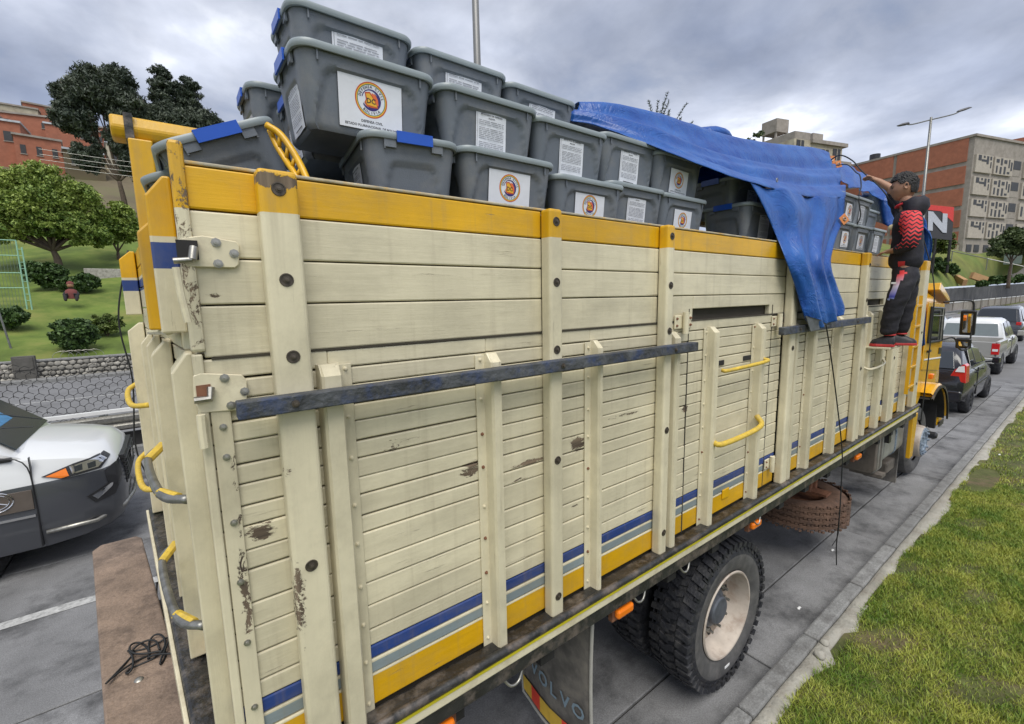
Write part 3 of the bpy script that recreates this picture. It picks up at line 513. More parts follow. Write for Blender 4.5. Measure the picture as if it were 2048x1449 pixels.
# green goal frame at the left edge
gf = thing('goal_frame', 'pale green tubular goal frame with netting at the left edge of the park', 'goal', onslope(-5.6, 30, -.1)); GM = mat('pale_green_tube', (.25,.45,.33), .5); 
s = MB()
for z in (1.0, 1.7, 2.5, 3.2): s.cyl((-1.6, 0, z), (.12, 0, z), .022)
for x in (-1.5, .12, .28): s.cyl((x, 0, -.3), (x, 0, 3.2 if x < .2 else 2.9), .03)
for k in range(9): s.cyl((.12, 0, .4+k*.3), (.28, 0, .4+k*.3), .014, 6)
s.build('frame', GM, gf)
s = MB()
for k in range(15): s.bar((-1.5+k*.11, .02, 0), (-1.5+k*.11, .02, 3.2), .012, .012)
stuff(s.build('netting', mat('net', (.12,.16,.13), .9), gf, fix=False))
s = MB(); s.tube([(0,0,-.2), (.0,0,2.1)], [.035,.03], 8); o = s.build('park_post', M['galv']); o.location = onslope(-5.1, 24.3); tag(o, 'thin pale leaning post on the lawn left of the round clipped bush', 'post'); o.rotation_euler = (0, R(-6), 0)
# low terrace wall beyond the bushes
s = MB(); s.box(-3.9, 4, 35.8, 36.3, park_z(36)-.5, park_z(36)+.55); o = s.build('terrace_wall', M['stone'], bevel=.03); tag(o, 'low grey stone terrace wall crossing the upper lawn', 'wall')
# seated person on the lawn
def skin(name, verts, edges, radii, root, mt, parent=None, sub=2, mats=None):
    me = bpy.data.meshes.new(name); me.from_pydata([tuple(v) for v in verts], edges, []); 
    for m_ in (mats or [mt]): me.materials.append(m_)
    o = link(name, me, parent); sm = o.modifiers.new('skin', 'SKIN'); sm.use_smooth_shade = True; sm.branch_smoothing = .6
    for i, d in enumerate(me.skin_vertices[0].data):
        r_ = radii[i]; d.radius = r_ if isinstance(r_, tuple) else (r_, r_); d.use_root = (i == root)
    ss = o.modifiers.new('s', 'SUBSURF'); ss.levels = sub; ss.render_levels = sub; return o
CL = dict(darkcloth=mat('dark_cloth', (.02,.018,.022), .9), redcloth=mat('dull_red_cloth', (.16,.045,.04), .9), skin=mat('brown_skin', (.36,.19,.115), .55, var=.06, scale=20, bump=.05), hair=mat('black_hair', (.012,.010,.010), .55, var=.4, scale=60, bump=.8, bscale=120))
pp = onslope(-3.93, 30.6)
pt = thing('person', 'person in dark red and black clothes sitting crouched on the park lawn', 'person', pp)
skin('body', [(0,0,.16),(0,.02,.42),(0,0,.62),(0,-.02,.72),(0,-.04,.83),(.22,-.25,.40),(.2,-.42,.08),(-.22,-.25,.40),(-.2,-.42,.08),(.2,-.02,.55),(.28,-.2,.38),(.1,-.35,.45),(-.2,-.02,.55),(-.28,-.2,.38),(-.1,-.35,.45)],
     [(0,1),(1,2),(2,3),(3,4),(0,5),(5,6),(0,7),(7,8),(2,9),(9,10),(10,11),(2,12),(12,13),(13,14)], [.2,.18,.15,.06,.1,.1,.06,.1,.06,.08,.06,.04,.08,.06,.04], 0, CL['darkcloth'], pt)
s = MB(); s.lathe([(.001,.17),(.11,.10),(.13,0),(.11,-.1),(.001,-.12)], (0,-.05,.88), 'z', 12); s.build('head', CL['skin'], pt, smooth=True)
s = MB(); s.lathe([(.001,.20),(.12,.14),(.15,.04)], (0,-.03,.90), 'z', 12); s.build('cap', CL['redcloth'], pt, smooth=True)
s = MB(); s.loft([[(math.cos(a)*.27*k, -.05+math.sin(a)*.22*k, z) for a in np.linspace(0, 6.28, 13)[:-1]] for z, k in ((.2,1),(.45,1.02),(.62,.8),(.7,.35))], cap=False); s.build('jacket', CL['redcloth'], pt, smooth=True)

# ---- houses stepping up the town hill
def house(name, label, x, y, w, d, h, m, floors, cols, z=None, roof=None, rz=0, seed=0):
    z = park_z(y)-1.5 if z is None else z; t = thing(name, label, 'house', (x, y, z), rz, 'brick houses on the hillside'); rr = random.Random(seed)
    s = MB(); s.box(-w/2, w/2, 0, d, -2, h); s.build('wall', m, t)
    s = MB(); s.box(-w/2-.15, w/2+.15, -.2, d+.15, h, h+.25); s.build('roof', roof or M['cement'], t)
    fh = h/floors
    for j in range(floors):
        for i in range(cols):
            if rr.random() < .2: continue
            cx = -w/2+(i+.5)*w/cols; ww = min(.8, w/cols*.35); zc = (j+.55)*fh
            s = MB(); s.box(cx-ww/2, cx+ww/2, -.04, .1, zc-fh*.14, zc+fh*.16); o = s.build('window', M['dark'], t)
            s = MB(); s.box(cx-ww/2-.08, cx+ww/2+.08, -.09, -.0405, zc-fh*.14-.1, zc-fh*.14); s.build('sill', M['cement'], o)
    return t
hs = [(-17.2,112,5,6,6.5,M['plaster'],2,2,29.5,'whitish house with a grey gable at the far left of the hillside'),
      (-13.4,114,6.5,7,8.5,M['brick'],3,3,28.8,'tallest red brick house on the skyline, with three storeys'),
      (-9.2,113,6,6,6.4,M['brick'],2,3,28.6,'long red brick house stepping down beside the tallest one'),
      (-14.8,101,5.5,5,5.5,M['brick'],2,4,26.2,'red brick house with a row of four windows below the skyline'),
      (-10.0,99,5,5,5,M['brick'],2,3,25.4,'brick house with a pale awning in the middle of the slope'),
      (-16.3,90,5,5,4.2,M['brick'],1,2,23.2,'low brick house under a pale sheet roof'),
      (-12.0,88,4.5,5,3.8,M['brick'],1,3,21.5,'low brick house directly above the park tree'),
      (-5.6,104,4.6,5,5.2,M['brick'],2,2,26.5,'brick house seen between the limbs of the left eucalyptus'),
      (-3.2,92,4.2,5,4.2,M['plaster'],1,2,22.8,'white and ochre house low between the two eucalyptus trees'),
      (-.6,100,4.5,5,4.5,M['brick'],2,2,25.0,'brick house half hidden behind the right eucalyptus'),
      (-19.8,99,5,5,5.2,M['brick'],2,3,25.2,'brick house cut by the left edge of the picture'),
      (-7.4,86,4,5,3.2,M['townhill'],1,2,20.6,'lowest earth-walled house above the small pale tree'),
      (2.0,96,5,5,5,M['brick'],2,2,25,'brick house furthest right below the eucalyptus crowns')]
for k, (x, y, w, d, h, m, fl, co, z, lb) in enumerate(hs): house('hillside_house', lb, x, y, w, d, h, m, fl, co, z, M['roofsheet'] if k in (4, 5, 8, 11) else None, R(random.uniform(-12, 12)), k)
for k in range(4):
    s = MB(); z = 15.2+.45*k; s.tube([(-8+22*i/12, 58, z+.25*((i-6)/6)**2+i*.02) for i in range(13)], .022, 5); o = s.build('overhead_wire', M['galv']); tag(o, f'{("lowest","second lowest","second highest","highest")[k]} of the pale wires strung across the eucalyptus trunks', 'wire', 'overhead wires')

# ---- right-hand background: embankment wall, grass hill, shrubs
bw = thing('embankment_wall', 'long black panelled wall below the grassy hill, beyond the traffic', 'wall', (90, 12.4, 0))
s_pm = mat('black_wall_panel', (.045,.045,.048), .7, var=.3, scale=.8, dirt=(.12,.12,.115), dscale=.5, damt=.6)
for k in range(50):
    x = 68+k*3.0; s = MB(); s.box(x+.03, x+2.97, 12.3, 12.5, -.3, 3.0+.0125*(x-90)); inv(s.build('panel', s_pm, bw), bw)
jb = thing('concrete_barrier', 'low concrete barrier with a pale top rail in front of the black wall', 'barrier', (90, 11.5, 0))
s = MB(); s.box(60, 250, 11.55, 11.75, -.3, 1.0); inv(s.build('barrier_body', M['cement'], jb), jb)
s = MB(); s.box(60, 250, 11.5, 11.8, 1.0, 1.12); inv(s.build('top_rail', M['white'], jb), jb)
for k in range(14):
    s = MB(); s.box(62+k*7, 62.3+k*7, 11.42, 11.54, -.3, 1.15); inv(s.build('post', M['cement'], jb), jb)
lo = [(47.185,12.5,2.458), (62.308,12.5,2.623), (75.183,12.5,2.91), (86.303,12.5,3.159), (98.507,12.5,3.316), (124.713,12.5,3.639), (168.852,12.5,4.287), (330, 12.5, 6)]
up = [(97.741,28.088,12.797), (100.66,23.005,10.693), (102.763,18.788,10.038), (108.892,16.674,9.804), (115.143,14.372,9.021), (124.699,12.422,9.987), (138.474,9.872,11.185), (330, 60, 26)]
def cr(pts, n): return bez(pts, n)
A_, B_ = cr(lo, 10), cr(up, 10); rows = []
for k in range(15):
    t_ = k/14; rows.append([tuple(a.lerp(b, t_)+Vector((0, 0, math.sin(t_*math.pi)*.5+.18*math.sin(i*.9+k*1.1)*t_*(1-t_)*4))) for i, (a, b) in enumerate(zip(A_, B_))])
for k in range(1, 6): rows.append([tuple(b+(Vector((b.x, b.y, 0)).normalized()*k*22)+Vector((0, 0, .5*k))) for b in B_])
s = MB(); s.grid(rows); struct(s.build('grass_hill', M['hill'], smooth=True))
def dist_bush(label, p, r_, m, n, size, seed, group='bushes on the far hill'):
    p = Vector(p); t = thing('hill_bush', label, 'bush', p, 0, group); V, Q = foliage([(0,0,r_*.5,r_,r_,r_*.6), (r_*.5,0,r_*.5,r_*.6,r_*.6,r_*.5)], n*2, size*1.4, seed, .7, 0, 1); fast('leaves', V, Q, m, t)
for k, (p, r_, lb) in enumerate([((84.509,14.017,5.519), 1.5, 'round hill bush nearest the blue tarp end'), ((88.335,13.621,5.231), 1.2, 'round hill bush just right of the one by the tarp end'), ((92.083,13.331,5.214), .9, 'smallest round bush of the three on the hillside grass')]): dist_bush(lb, p, r_, M['hedge'], 1500, .14, 30+k)
for k, (p, r_, lb) in enumerate([((95.231,10.625,3.245), .8, 'dark bush behind the black wall, leftmost of three'), ((99.473,10.017,3.53), 1.0, 'dark bush behind the black wall, middle one of three'), ((103.904,9.243,3.673), 1.1, 'dark bush behind the black wall, next to the sign post'), ((108.677,8.212,3.816), 1.0, 'dark bush behind the black wall at the right edge')]): dist_bush(lb, p, r_, M['hedge'], 1200, .15, 40+k, 'dark bushes behind the black wall')
for k, (a, b_) in enumerate([((1912,553),(1925,566)), ((1943,550),(1972,560))]):
    p, q = (Vector((92.421,12.949,4.478)), Vector((90.571,11.675,3.695))) if k == 0 else (Vector((94.271,11.617,4.797)), Vector((95.896,10.263,4.03)))
    s = MB(); s.bar(p, q, .5, .9); o = s.build('terrace_kerb', mat('ochre_kerb', (.42,.25,.12), .9)); tag(o, ('short curved ochre kerb on the hill, left of the longer one', 'longer straight ochre kerb on the hill above the minibus')[k], 'kerb')
p = Vector((98.698,8.137,3.889)); s = MB(); s.box(-.06, .06, -.06, .06, -1, 4.4); o = thing('road_sign', 'grey-green road sign seen from behind on the far hill', 'sign', p); s.build('post', M['galv'], o); s = MB(); s.box(-.05, .02, -.9, .9, 2.4, 4.8); s.build('sign_board', mat('sign_back', (.15,.19,.16), .6), o)
# pale pipe rail crossing the hill
hr = thing('hill_railing', 'pale pipe railing slanting across the grass hill', 'railing', (100.748,17.796,10.154)); s = MB()
pts = [Vector((99.747,18.522,10.015)), Vector((97.995,14.553,8.68)), Vector((96.384,10.444,7.148)), Vector((98.161,6.32,5.627))]; s.tube(pts, .07, 6); inv(s.build('rail', M['galv'], hr), hr)
for k in range(4):
    s = MB(); s.cyl(pts[k], pts[k]-Vector((0, 0, 1.6)), .06, 6); inv(s.build('post', M['galv'], hr), hr)

# ---- brick apartment block with screen-block front (right)
bld = thing('apartment_block', 'big red brick apartment block with pierced cream screen panels', 'building', (117.4, 16.4, 0)); C0 = Vector((117.4, 16.4, 0))
dl = Vector((.208, .978, 0)).normalized(); dr = Vector((.958, -.288, 0)).normalized(); nl = Vector((-.978, .208, 0)); nr = Vector((-.288, -.958, 0))
zb, zt = 4.0, 30.0; LW, RW = 46.0, 24.0; FH = 3.85
def bp(u, v, o_=0): return C0+dl*u+nl*o_+Vector((0,0,v))       # left (brick) face
def fp(u, v, o_=0): return C0+dr*u+nr*o_+Vector((0,0,v))       # front face
def slab(s, f, u0, u1, v0, v1, d0, d1): return s.prism([(u0,v0),(u1,v0),(u1,v1),(u0,v1)], lambda a, b: f(a, b, d0), lambda a, b: f(a, b, d1))
s = MB(); s.prism([(0,0),(LW,0),(LW,RW),(0,RW)], lambda a, b: C0+dl*a+dr*b+Vector((0,0,zb)), lambda a, b: C0+dl*a+dr*b+Vector((0,0,zt-.2))); inv(s.build('wall', M['cement'], bld), bld)
for j in range(5):
    z0 = zt-.9-FH*(j+1)+.45; z1 = z0+FH-.75
    if j == 0: z1 += 1.25
    for i in range(4):
        u0 = .5+i*11.4; s = MB(); slab(s, bp, u0+.3, u0+11.1, z0, z1, .0, .18); inv(s.build('brick_panel', M['brick'], bld), bld)
s = MB(); slab(s, bp, .5, 20, 11.2, zt-.9-FH*5, .0, .10); inv(s.build('ochre_panel', M['townhill'], bld), bld)
s = MB(); slab(s, bp, .5, 22, zb+1, 11.0, .0, .16); inv(s.build('plaster_panel', M['plaster'], bld), bld)
for u in (2.5, 8.5):
    s = MB(); slab(s, bp, u, u+2.0, 7.6, 9.8, .1, .22); w_ = inv(s.build('window', M['dark'], bld), bld)
    s = MB()
    for k in range(5): slab(s, bp, u+.05+k*.45, u+.13+k*.45, 7.6, 9.8, .221, .26)
    for k in range(3): slab(s, bp, u, u+2.0, 7.7+k*.95, 7.78+k*.95, .261, .29)
    s.build('grille', M['rust'], w_)
s = MB(); slab(s, bp, -.2, LW, zt-.25, zt+.15, -.3, .25); slab(s, fp, -.2, RW, zt-.25, zt+.15, -.3, .25); inv(s.build('parapet', M['cement'], bld), bld)
for j in range(4):
    z0 = zt-3.0-FH*(j+1)+.55; z1 = z0+FH-.8
    for (u0, u1, kind) in ((.4, 5.6, 'a'), (6.2, 12.2, 'b'), (16.2, 21.6, 'c')):
        s = MB(); slab(s, fp, u0, u1, z0, z1, .0, .3); w_ = inv(s.build('screen_panel', M['screen'], bld), bld); s = MB(); H_ = z1-z0; Wd = u1-u0
        sl_ = {'a': [(.12,.66,.18,.3),(.32,.62,.3,.12),(.62,.5,.12,.45),(.42,.83,.1,.12),(.82,.75,.1,.2),(.86,.3,.06,.35)], 'b': [(.08,.68,.16,.2),(.32,.55,.1,.4),(.5,.68,.16,.2),(.75,.45,.07,.48),(.88,.3,.08,.5),(.1,.1,.08,.4),(.3,.06,.1,.4),(.52,.06,.1,.44),(.7,.1,.14,.12)], 'c': [(.1,.2,.12,.6),(.36,.35,.1,.5),(.6,.3,.1,.58),(.82,.1,.1,.55),(.4,.08,.1,.16)]}[kind]
        for a, b, w, h in sl_: slab(s, fp, u0+a*Wd, u0+(a+w)*Wd, z0+b*H_, z0+(b+h)*H_, .301, .33)
        s.build('opening', M['dark'], w_)
    s = MB(); slab(s, fp, 12.8, 15.6, z0+.2, z1, -.2, .04); inv(s.build('balcony', M['cement'], bld), bld); s = MB(); slab(s, fp, 13, 15.4, z0+1.4, z1-.1, .041, .08); inv(s.build('balcony_opening', M['dark'], bld), bld)
for u in (1.0, 3.4, 6.4, 9.4, 16, 19):
    s = MB(); slab(s, fp, u, u+1.6, 9.7, 11.0, .0, .08); inv(s.build('window', M['dark'], bld), bld)
s = MB(); s.box(137.5, 143, 14, 19, zt+.1, zt+2.5); s.box(138, 141, 12, 13, zt+1.2, zt+1.5); o = s.build('roof_structure', M['steel']); tag(o, 'grey metal roof structure on a roof at the right edge', 'roof structure'); o.location = (6, -8, 0)
s = MB(); p = Vector((151.208,16.251,30.061)); s.box(-2, 16, -2, 10, -24, 6.2); o = thing('brick_house', 'red brick house behind the apartment block at the right edge', 'building', p+Vector((7, -2, 0))); s.build('wall', M['brick'], o)
# red building at middle distance, left of the block
rbd = thing('brick_workshop', 'low red brick building with a roof tank, left of the apartment block', 'building', (132.987,36.276,30.322)); q = Vector((131.51,37.249,29.547)); q2 = Vector((162.594,32.046,39.281)); 
s = MB(); b0 = Vector((128.485,39.125,27.305)); b1 = Vector((143.379,38.045,34.475)); b2 = Vector((170.957,38.023,37.151))
s.prism([(0,0),(1,0)]+[(1,1),(0,1)], lambda a, b: (b0.lerp(b2, a).x, b0.lerp(b2, a).y, 8) if b == 0 else (b0.lerp(b2, a).x+3, b0.lerp(b2, a).y+9, 8), lambda a, b: (b0.lerp(b2, a).x, b0.lerp(b2, a).y, 32.6) if b == 0 else (b0.lerp(b2, a).x+3, b0.lerp(b2, a).y+9, 32.6)); inv(s.build('wall', M['brick'], rbd), rbd)
c = Vector((143.49,37.983,34.595)); s = MB(); s.box(c.x-1.6, c.x+5, c.y-1, c.y+3, 28, 34.0); inv(s.build('stair_tower', M['brick'], rbd), rbd); s = MB(); s.cyl((c.x, c.y, 34.0), (c.x, c.y, 36.4), 1.1); inv(s.build('water_tank', M['blackplastic'], rbd), rbd)
# concrete building with rooftop boxes behind the tarp
cb_ = thing('concrete_building', 'weathered concrete building with stacked rooftop boxes behind the tarp', 'building', (102, 38, 0)); K = Vector((103.238,40.456,34.871)); 
e1 = Vector((.958, -.288, 0)); e2 = Vector((.208, .978, 0)); n1_ = Vector((-.288, -.958, 0)); n2_ = Vector((-.978, .208, 0))
def kb_(s, u0, u1, v0, v1, z0, z1): return s.prism([(u0,v0),(u1,v0),(u1,v1),(u0,v1)], lambda a, b: Vector((K.x, K.y, 0))+e1*a+e2*b+Vector((0,0,z0)), lambda a, b: Vector((K.x, K.y, 0))+e1*a+e2*b+Vector((0,0,z1)))
zt = K.z
s = MB(); kb_(s, 0, 14, 0, 16, 6, zt-1.4); inv(s.build('wall', M['plaster'], cb_), cb_)
s = MB(); kb_(s, 0, 4.4, 0, 16, zt-1.39, zt-.0); kb_(s, 4.5, 15, -.5, 12, zt-1.9, zt-1.2); inv(s.build('roof_slab', M['cement'], cb_), cb_)
s = MB(); kb_(s, .0, 3.4, 4, 7.4, zt+1.2, zt+3.8); inv(s.build('water_box', M['cement'], cb_), cb_)
for a, b in ((.2, 4.2), (3.0, 4.2), (.2, 7.0), (3.0, 7.0)):
    s = MB(); kb_(s, a, a+.3, b, b+.3, zt-.1, zt+1.19); inv(s.build('box_leg', M['cement'], cb_), cb_)
s = MB(); kb_(s, 6.5, 9.5, 1, 4, zt-1.2, zt+.6); inv(s.build('stair_head', M['cement'], cb_), cb_)
for u0, u1, z0, z1 in ((.6, 2.6, -5.2, -1.6), (5.2, 7.4, -4.6, -2.8), (7.7, 9.9, -4.6, -2.8), (11.2, 13.4, -5.0, -2.4), (.6, 2.6, -9.5, -6.2), (5.2, 9.9, -9, -6.6)):
    s = MB(); kb_(s, u0, u1, -.12, 0, zt+z0, zt+z1); w_ = inv(s.build('window', M['dark'], cb_), cb_); s = MB(); kb_(s, (u0+u1)/2-.06, (u0+u1)/2+.06, -.2, -.121, zt+z0, zt+z1); s.build('mullion', M['screen'], w_)
s = MB(); kb_(s, 3.8, 15.6, -1.0, -.02, zt-6.0, zt-5.0); inv(s.build('balcony', M['cement'], cb_), cb_)
# billboard with a big N
bb = thing('billboard', 'red and black billboard with a large white letter N on two legs', 'billboard', (83, 13.6, 9)); a0, a1, a2, a3 = [Vector(v) for v in ((81.058,15.599,14.179), (84.736,12.743,13.626), (84.088,12.467,9.275), (80.622,15.162,9.822))]
nb = Vector((-.85, -.5, 0)).normalized()
def qd(s, pts, th=.3, o_=0): pts = [Vector(p)+nb*o_ for p in pts]; n = len(pts); return s.add(pts+[p-nb*th for p in pts], [tuple(range(n)), tuple(range(2*n-1, n-1, -1))]+[(i, i+n, (i+1)%n+n, (i+1)%n) for i in range(n)])
def bl(u, v): return a0.lerp(a1, u).lerp(a3.lerp(a2, u), v)
s = MB(); qd(s, [bl(0,0), bl(1,0), bl(1,1), bl(0,1)]); inv(s.build('panel', mat('billboard_black', (.03,.03,.035), .6), bb), bb)
s = MB(); qd(s, [bl(0,.0), bl(1,.0), bl(1,.45), bl(.62,.16), bl(0,.16)], .03, .04); inv(s.build('red_field', mat('billboard_red', (.50,.035,.03), .6), bb), bb)
s = MB(); s.cur = 0
for pl in ([(0,.2),(.16,.2),(.16,.78),(0,.78)], [(.26,.2),(.40,.2),(.68,.52),(.68,.22),(.82,.22),(.82,.80),(.70,.80),(.40,.50),(.40,.78),(.26,.78)]): qd(s, [bl(*p) for p in pl], .03, .09)
inv(s.build('letter_n', mat('billboard_white', (.38,.40,.45), .6), bb), bb)
for u in (.5, .95):
    s = MB(); p = bl(u, 1); s.cyl(p, (p.x, p.y, 5.0), .16, 8); inv(s.build('leg', M['chassis'], bb), bb)
# small trees
tree('small_tree', 'small dark round-crowned tree on the far hill at the right edge', Vector((77.682,6.205,3.747))-Vector((0,0,.4)), [(0,0,4.6,1.9,1.9,1.3), (-1.4,.8,3.9,1.2,1.2,.9), (1.4,-.8,4.0,1.3,1.3,.9), (0,0,5.6,1.1,1.1,.7)], .16, M['dark_tree'], 9000, .10, 8, fork=.42)
tree('small_tree', 'thin twiggy treetop showing over the tarp left of the concrete building', Vector((64.013,29.362,19.755)), [(0,0,3.2,1.3,1.3,1.0)], .06, M['dark_tree'], 260, .13, 9, fork=.6)
bush('grey-green bush below the billboard', 0, 0, 2, 2, 3.6, M['shrub'], 1800, .16, 33, base=Vector((90.296,15.139,7.878)), group='bushes on the far hill')
# araucaria-like conifer poking above the tarp
ct = thing('conifer_tree', 'spiky monkey-puzzle conifer poking above the blue tarp', 'tree', Vector((35.496,23.769,9.824))); s = MB(); s.tube([(0,0,-8), (0,0,3), (-.1,0,8.2)], [.3,.16,.04], 8); s.build('trunk', M['bark'], ct)
rr = random.Random(5); V = MB(); rt = Vector((.6, -.8, 0))
for k, (bx, bz, ex, ez) in enumerate([(0,6.4,-.9,9.6), (0,6.6,-.35,9.4), (0,6.8,.15,9.9), (0,6.8,.5,9.3), (.1,6.0,1.6,8.8), (0,5.6,1.9,7.9), (.1,5.3,2.5,7.4), (-.1,5.6,-1.7,7.3), (0,5.5,-1.2,8.0), (.2,4.8,2.9,6.6), (.2,4.4,3.4,6.3), (0,5.8,.9,7.8), (0,4.6,-1.6,6.0), (0,6.5,.9,8.6)]):
    P_ = bez([(bx*rt.x, bx*rt.y, bz), ((bx+ex)/2*rt.x, (bx+ex)/2*rt.y+rr.uniform(-.4,.4), (bz+ez)/2-.25), (ex*rt.x, ex*rt.y+rr.uniform(-.5,.5), ez)], 9)
    V.tube(P_, [.07*(1-.85*i/(len(P_)-1)) for i in range(len(P_))], 5)
    for i, p in enumerate(P_[2:]):
        for _ in range(9):
            d = Vector((rr.gauss(0,1), rr.gauss(0,1), rr.gauss(0,1)+.9)).normalized()*.34*(1.15-.5*i/len(P_)); w = d.cross(Vector((rr.gauss(0,1), 1, 0))).normalized()*.035; V.add([p-w, p+w, p+d], [(0,1,2)])
V.build('crown', M['conif'], ct, fix=False)
# ---- lamp posts
lp = thing('street_lamp', 'tall double-armed street lamp rising behind the man', 'street lamp', (51, 8.6, 0)); base_ = Vector((50.905,8.3,1.924)); topc = Vector((52.847,9.478,16.963)); inv_ = None
s = MB(); s.tube([(topc.x, topc.y, -1), (topc.x, topc.y, 8), (topc.x, topc.y, topc.z+.2)], [.16,.13,.09], 10); inv(s.build('pole', M['galv'], lp, smooth=True), lp)
s = MB(); s.tube([(topc.x, topc.y, 3.0), (topc.x, topc.y, 10.6)], [.28,.26], 10); inv(s.build('pole_sleeve', M['steel'], lp, smooth=True), lp)
for e_, z in (((50.539,11.131,16.516), 0), ((55.644,7.545,17.9), 0)):
    e_ = Vector(e_); s = MB(); st = Vector((topc.x, topc.y, topc.z)); mid = st.lerp(e_, .55)+Vector((0,0,-.10)); s.tube(bez([st, mid, st.lerp(e_, .75)], 5), .05, 6); inv(s.build('arm', M['galv'], lp), lp)
    a_ = st.lerp(e_, .66); d = (e_-a_); dn = d.normalized(); sd_ = dn.cross(Vector((0,0,1))).normalized(); s = MB()
    s.loft([[a_+d*t_+sd_*x*w_+Vector((0,0,1))*z_*h_ for x, z_ in ((-1,0),(-.6,1),(.6,1),(1,0),(.7,-.5),(-.7,-.5))] for t_, w_, h_ in ((0,.10,.06),(.15,.24,.12),(.7,.26,.11),(1,.10,.04))]); inv(s.build('lamp_head', mat('lamp_grey', (.09,.09,.10), .5), lp, smooth=.7), lp)
p0 = Vector((7.846,10.426,9.816)); s = MB(); s.tube([(p0.x, p0.y, -.2), (p0.x-.05, p0.y, 8), (p0.x-.08, p0.y, 15)], [.13,.11,.085], 12); o = s.build('lamp_pole', mat('pole_grey', (.20,.20,.20), .45, .3, var=.08, scale=.5), smooth=True); tag(o, 'thick grey metal pole rising behind the stacked grey tubs', 'pole')
# ================================================================== the truck
M['oldpost'] = paint('old_yellow_post', 'post', vertical=True, chips=.46); M['palewood'] = mat('pale_worn_edge', (.42,.38,.29), .8, var=.35, scale=12, dirt=(.60,.33,.01), dscale=10, damt=.9)
M['darksteel'] = mat('dark_bolt_steel', (.09,.075,.06), .5, .5, var=.4, scale=40)
truck = thing('cargo_truck', 'yellow and cream timber-sided cargo truck loaded with grey tubs under a blue tarp', 'truck', (0, 0, 0))
def T(s, name, m, parent=None, **k): return s.build(name, m, parent or truck, **k)
ZS = 1.335
low = [2.535, 2.481, 2.427, 2.367, 2.313, 2.25, 2.195, 2.133, 2.076, 2.007, 1.95, 1.852, 1.778, 1.697, 1.613, 1.555, 1.508, 1.456, 1.34]
upp = [3.0, 2.898, 2.784, 2.669, 2.537]
# timber backing, floor
s = MB(); s.box(.05, 6.95, .034, .06, 1.34, 2.99); T(s, 'side_backing', M['backing'])
s = MB(); s.box(.05, 6.95, .02, 2.40, 1.24, 1.33); s.box(.05, 6.95, .08, 2.4, 2.86, 2.88); T(s, 'cargo_floor', M['backing'])
s = MB(); s.box(.05, 6.95, 2.38, 2.43, 1.34, 2.99); s.box(6.9, 6.95, .06, 2.38, 1.34, 2.99); T(s, 'far_side', M['cream'])
bays = [(.062,.20), (.285,.325), (.37,.86), (.93,1.155), (1.222,1.40), (1.47,1.905), (1.96,2.185), (2.20,2.37), (2.42,2.90), (2.985,3.16), (3.175,3.32), (3.42,3.75), (3.82,4.28), (4.345,4.79), (4.865,5.04), (5.11,5.42), (5.52,5.76), (5.90,6.40), (6.48,6.76)]
def plank(x0, x1, z0, z1, y0=0.0, m='plank', par=None):
    s = MB(); d = random.uniform(-.0015, .0015); s.box(x0, x1, y0+d, y0+.032, z0+.0019, z1-.0019)
    return T(s, 'plank', M[m], par, bevel=.0045, seg=2)
for i, (a, b) in enumerate(bays):
    x0 = a-.012 if i == 0 else (bays[i-1][1]+a)/2; x1 = (b+bays[i+1][0])/2 if i < len(bays)-1 else b+.012
    if i in (6, 10): x1 = b+.005
    if i in (7, 11): x0 = a-.006
    for j in range(len(low)-1):
        z1, z0 = low[j], low[j+1]
        if 2.19 < a < 3.2 and j == 0: continue          # the door panel starts with the slot above it
        jit = 0 if j > 13 else random.uniform(-.0012, .0012)
        plank(x0, x1, z0+jit, z1+jit)
ub = [(.066,.20), (.285,1.155), (1.222,1.905), (1.96,3.33), (3.42,4.79), (4.865,6.76)]
for a, b in ub:
    for j in range(4):
        if 1.9 < a < 2 and j == 3:       # long slot over the loading door
            plank(a-.01, 2.225, upp[4], upp[3]); plank(3.125, b+.01, upp[4], upp[3]); plank(2.225, 3.125, 2.597, upp[3]); continue
        if a > 4.8 and j == 3: plank(a-.01, 5.02, upp[4], upp[3]); plank(5.02, 5.55, 2.60, upp[3]); plank(5.55, b+.01, upp[4], upp[3]); continue
        plank(a-.01, b+.01, upp[j+1], upp[j])
plank(2.19, 3.17, 2.481, 2.537); plank(5.02, 5.55, 2.537, 2.548)
s = MB(); s.box(.07, 6.8, -.004, .034, 2.534, 2.5385); T(s, 'panel_seam', M['backing'])
# top cap of the side wall, worn pale
s = MB(); s.box(.05, 6.95, -.001, .062, 3.001, 3.010); T(s, 'top_cap', M['palewood'], bevel=.003)
# full-height timber posts
_bm = {}
def bolt(par, m, x, y, z, r=.011, big=False):
    k = (r, big, m)
    if k not in _bm:
        s = MB()
        if big: s.lathe([(.0175,-.0002),(.0165,-.0018),(.014,-.0018),(.0135,-.0002),(.001,-.0002)], (0,0,0), 'y', 18)
        s.lathe([(r,0),(r,-.0025),(r*.55,-.003),(r*.55,-.008),(.0005,-.0085)], (0,0,0), 'y', 8); _bm[k] = s.mesh('bolt', [M[m]], smooth=.7, fix=False)
    o = link('bolt', _bm[k], par); o.location = (x, y, z); return o
def big_post(x0, x1, zt=3.003, bolts=(), m='post', zb_=ZS-.01):
    s = MB(); s.box(x0, x1, -.058, -.002, zb_, zt); o = T(s, 'post', M[m], bevel=.012, seg=3)
    for z in bolts: bolt(o, 'darksteel', (x0+x1)/2, -.0585, z, .0085, True)
    return o
big_post(.20, .294, bolts=(2.955, 2.73, 2.53, 1.935), zb_=1.10); big_post(1.157, 1.224, bolts=(2.955, 2.73, 2.47, 2.02, 1.42)); big_post(1.905, 1.963, bolts=(2.95, 2.72, 2.50, 2.0, 1.45))
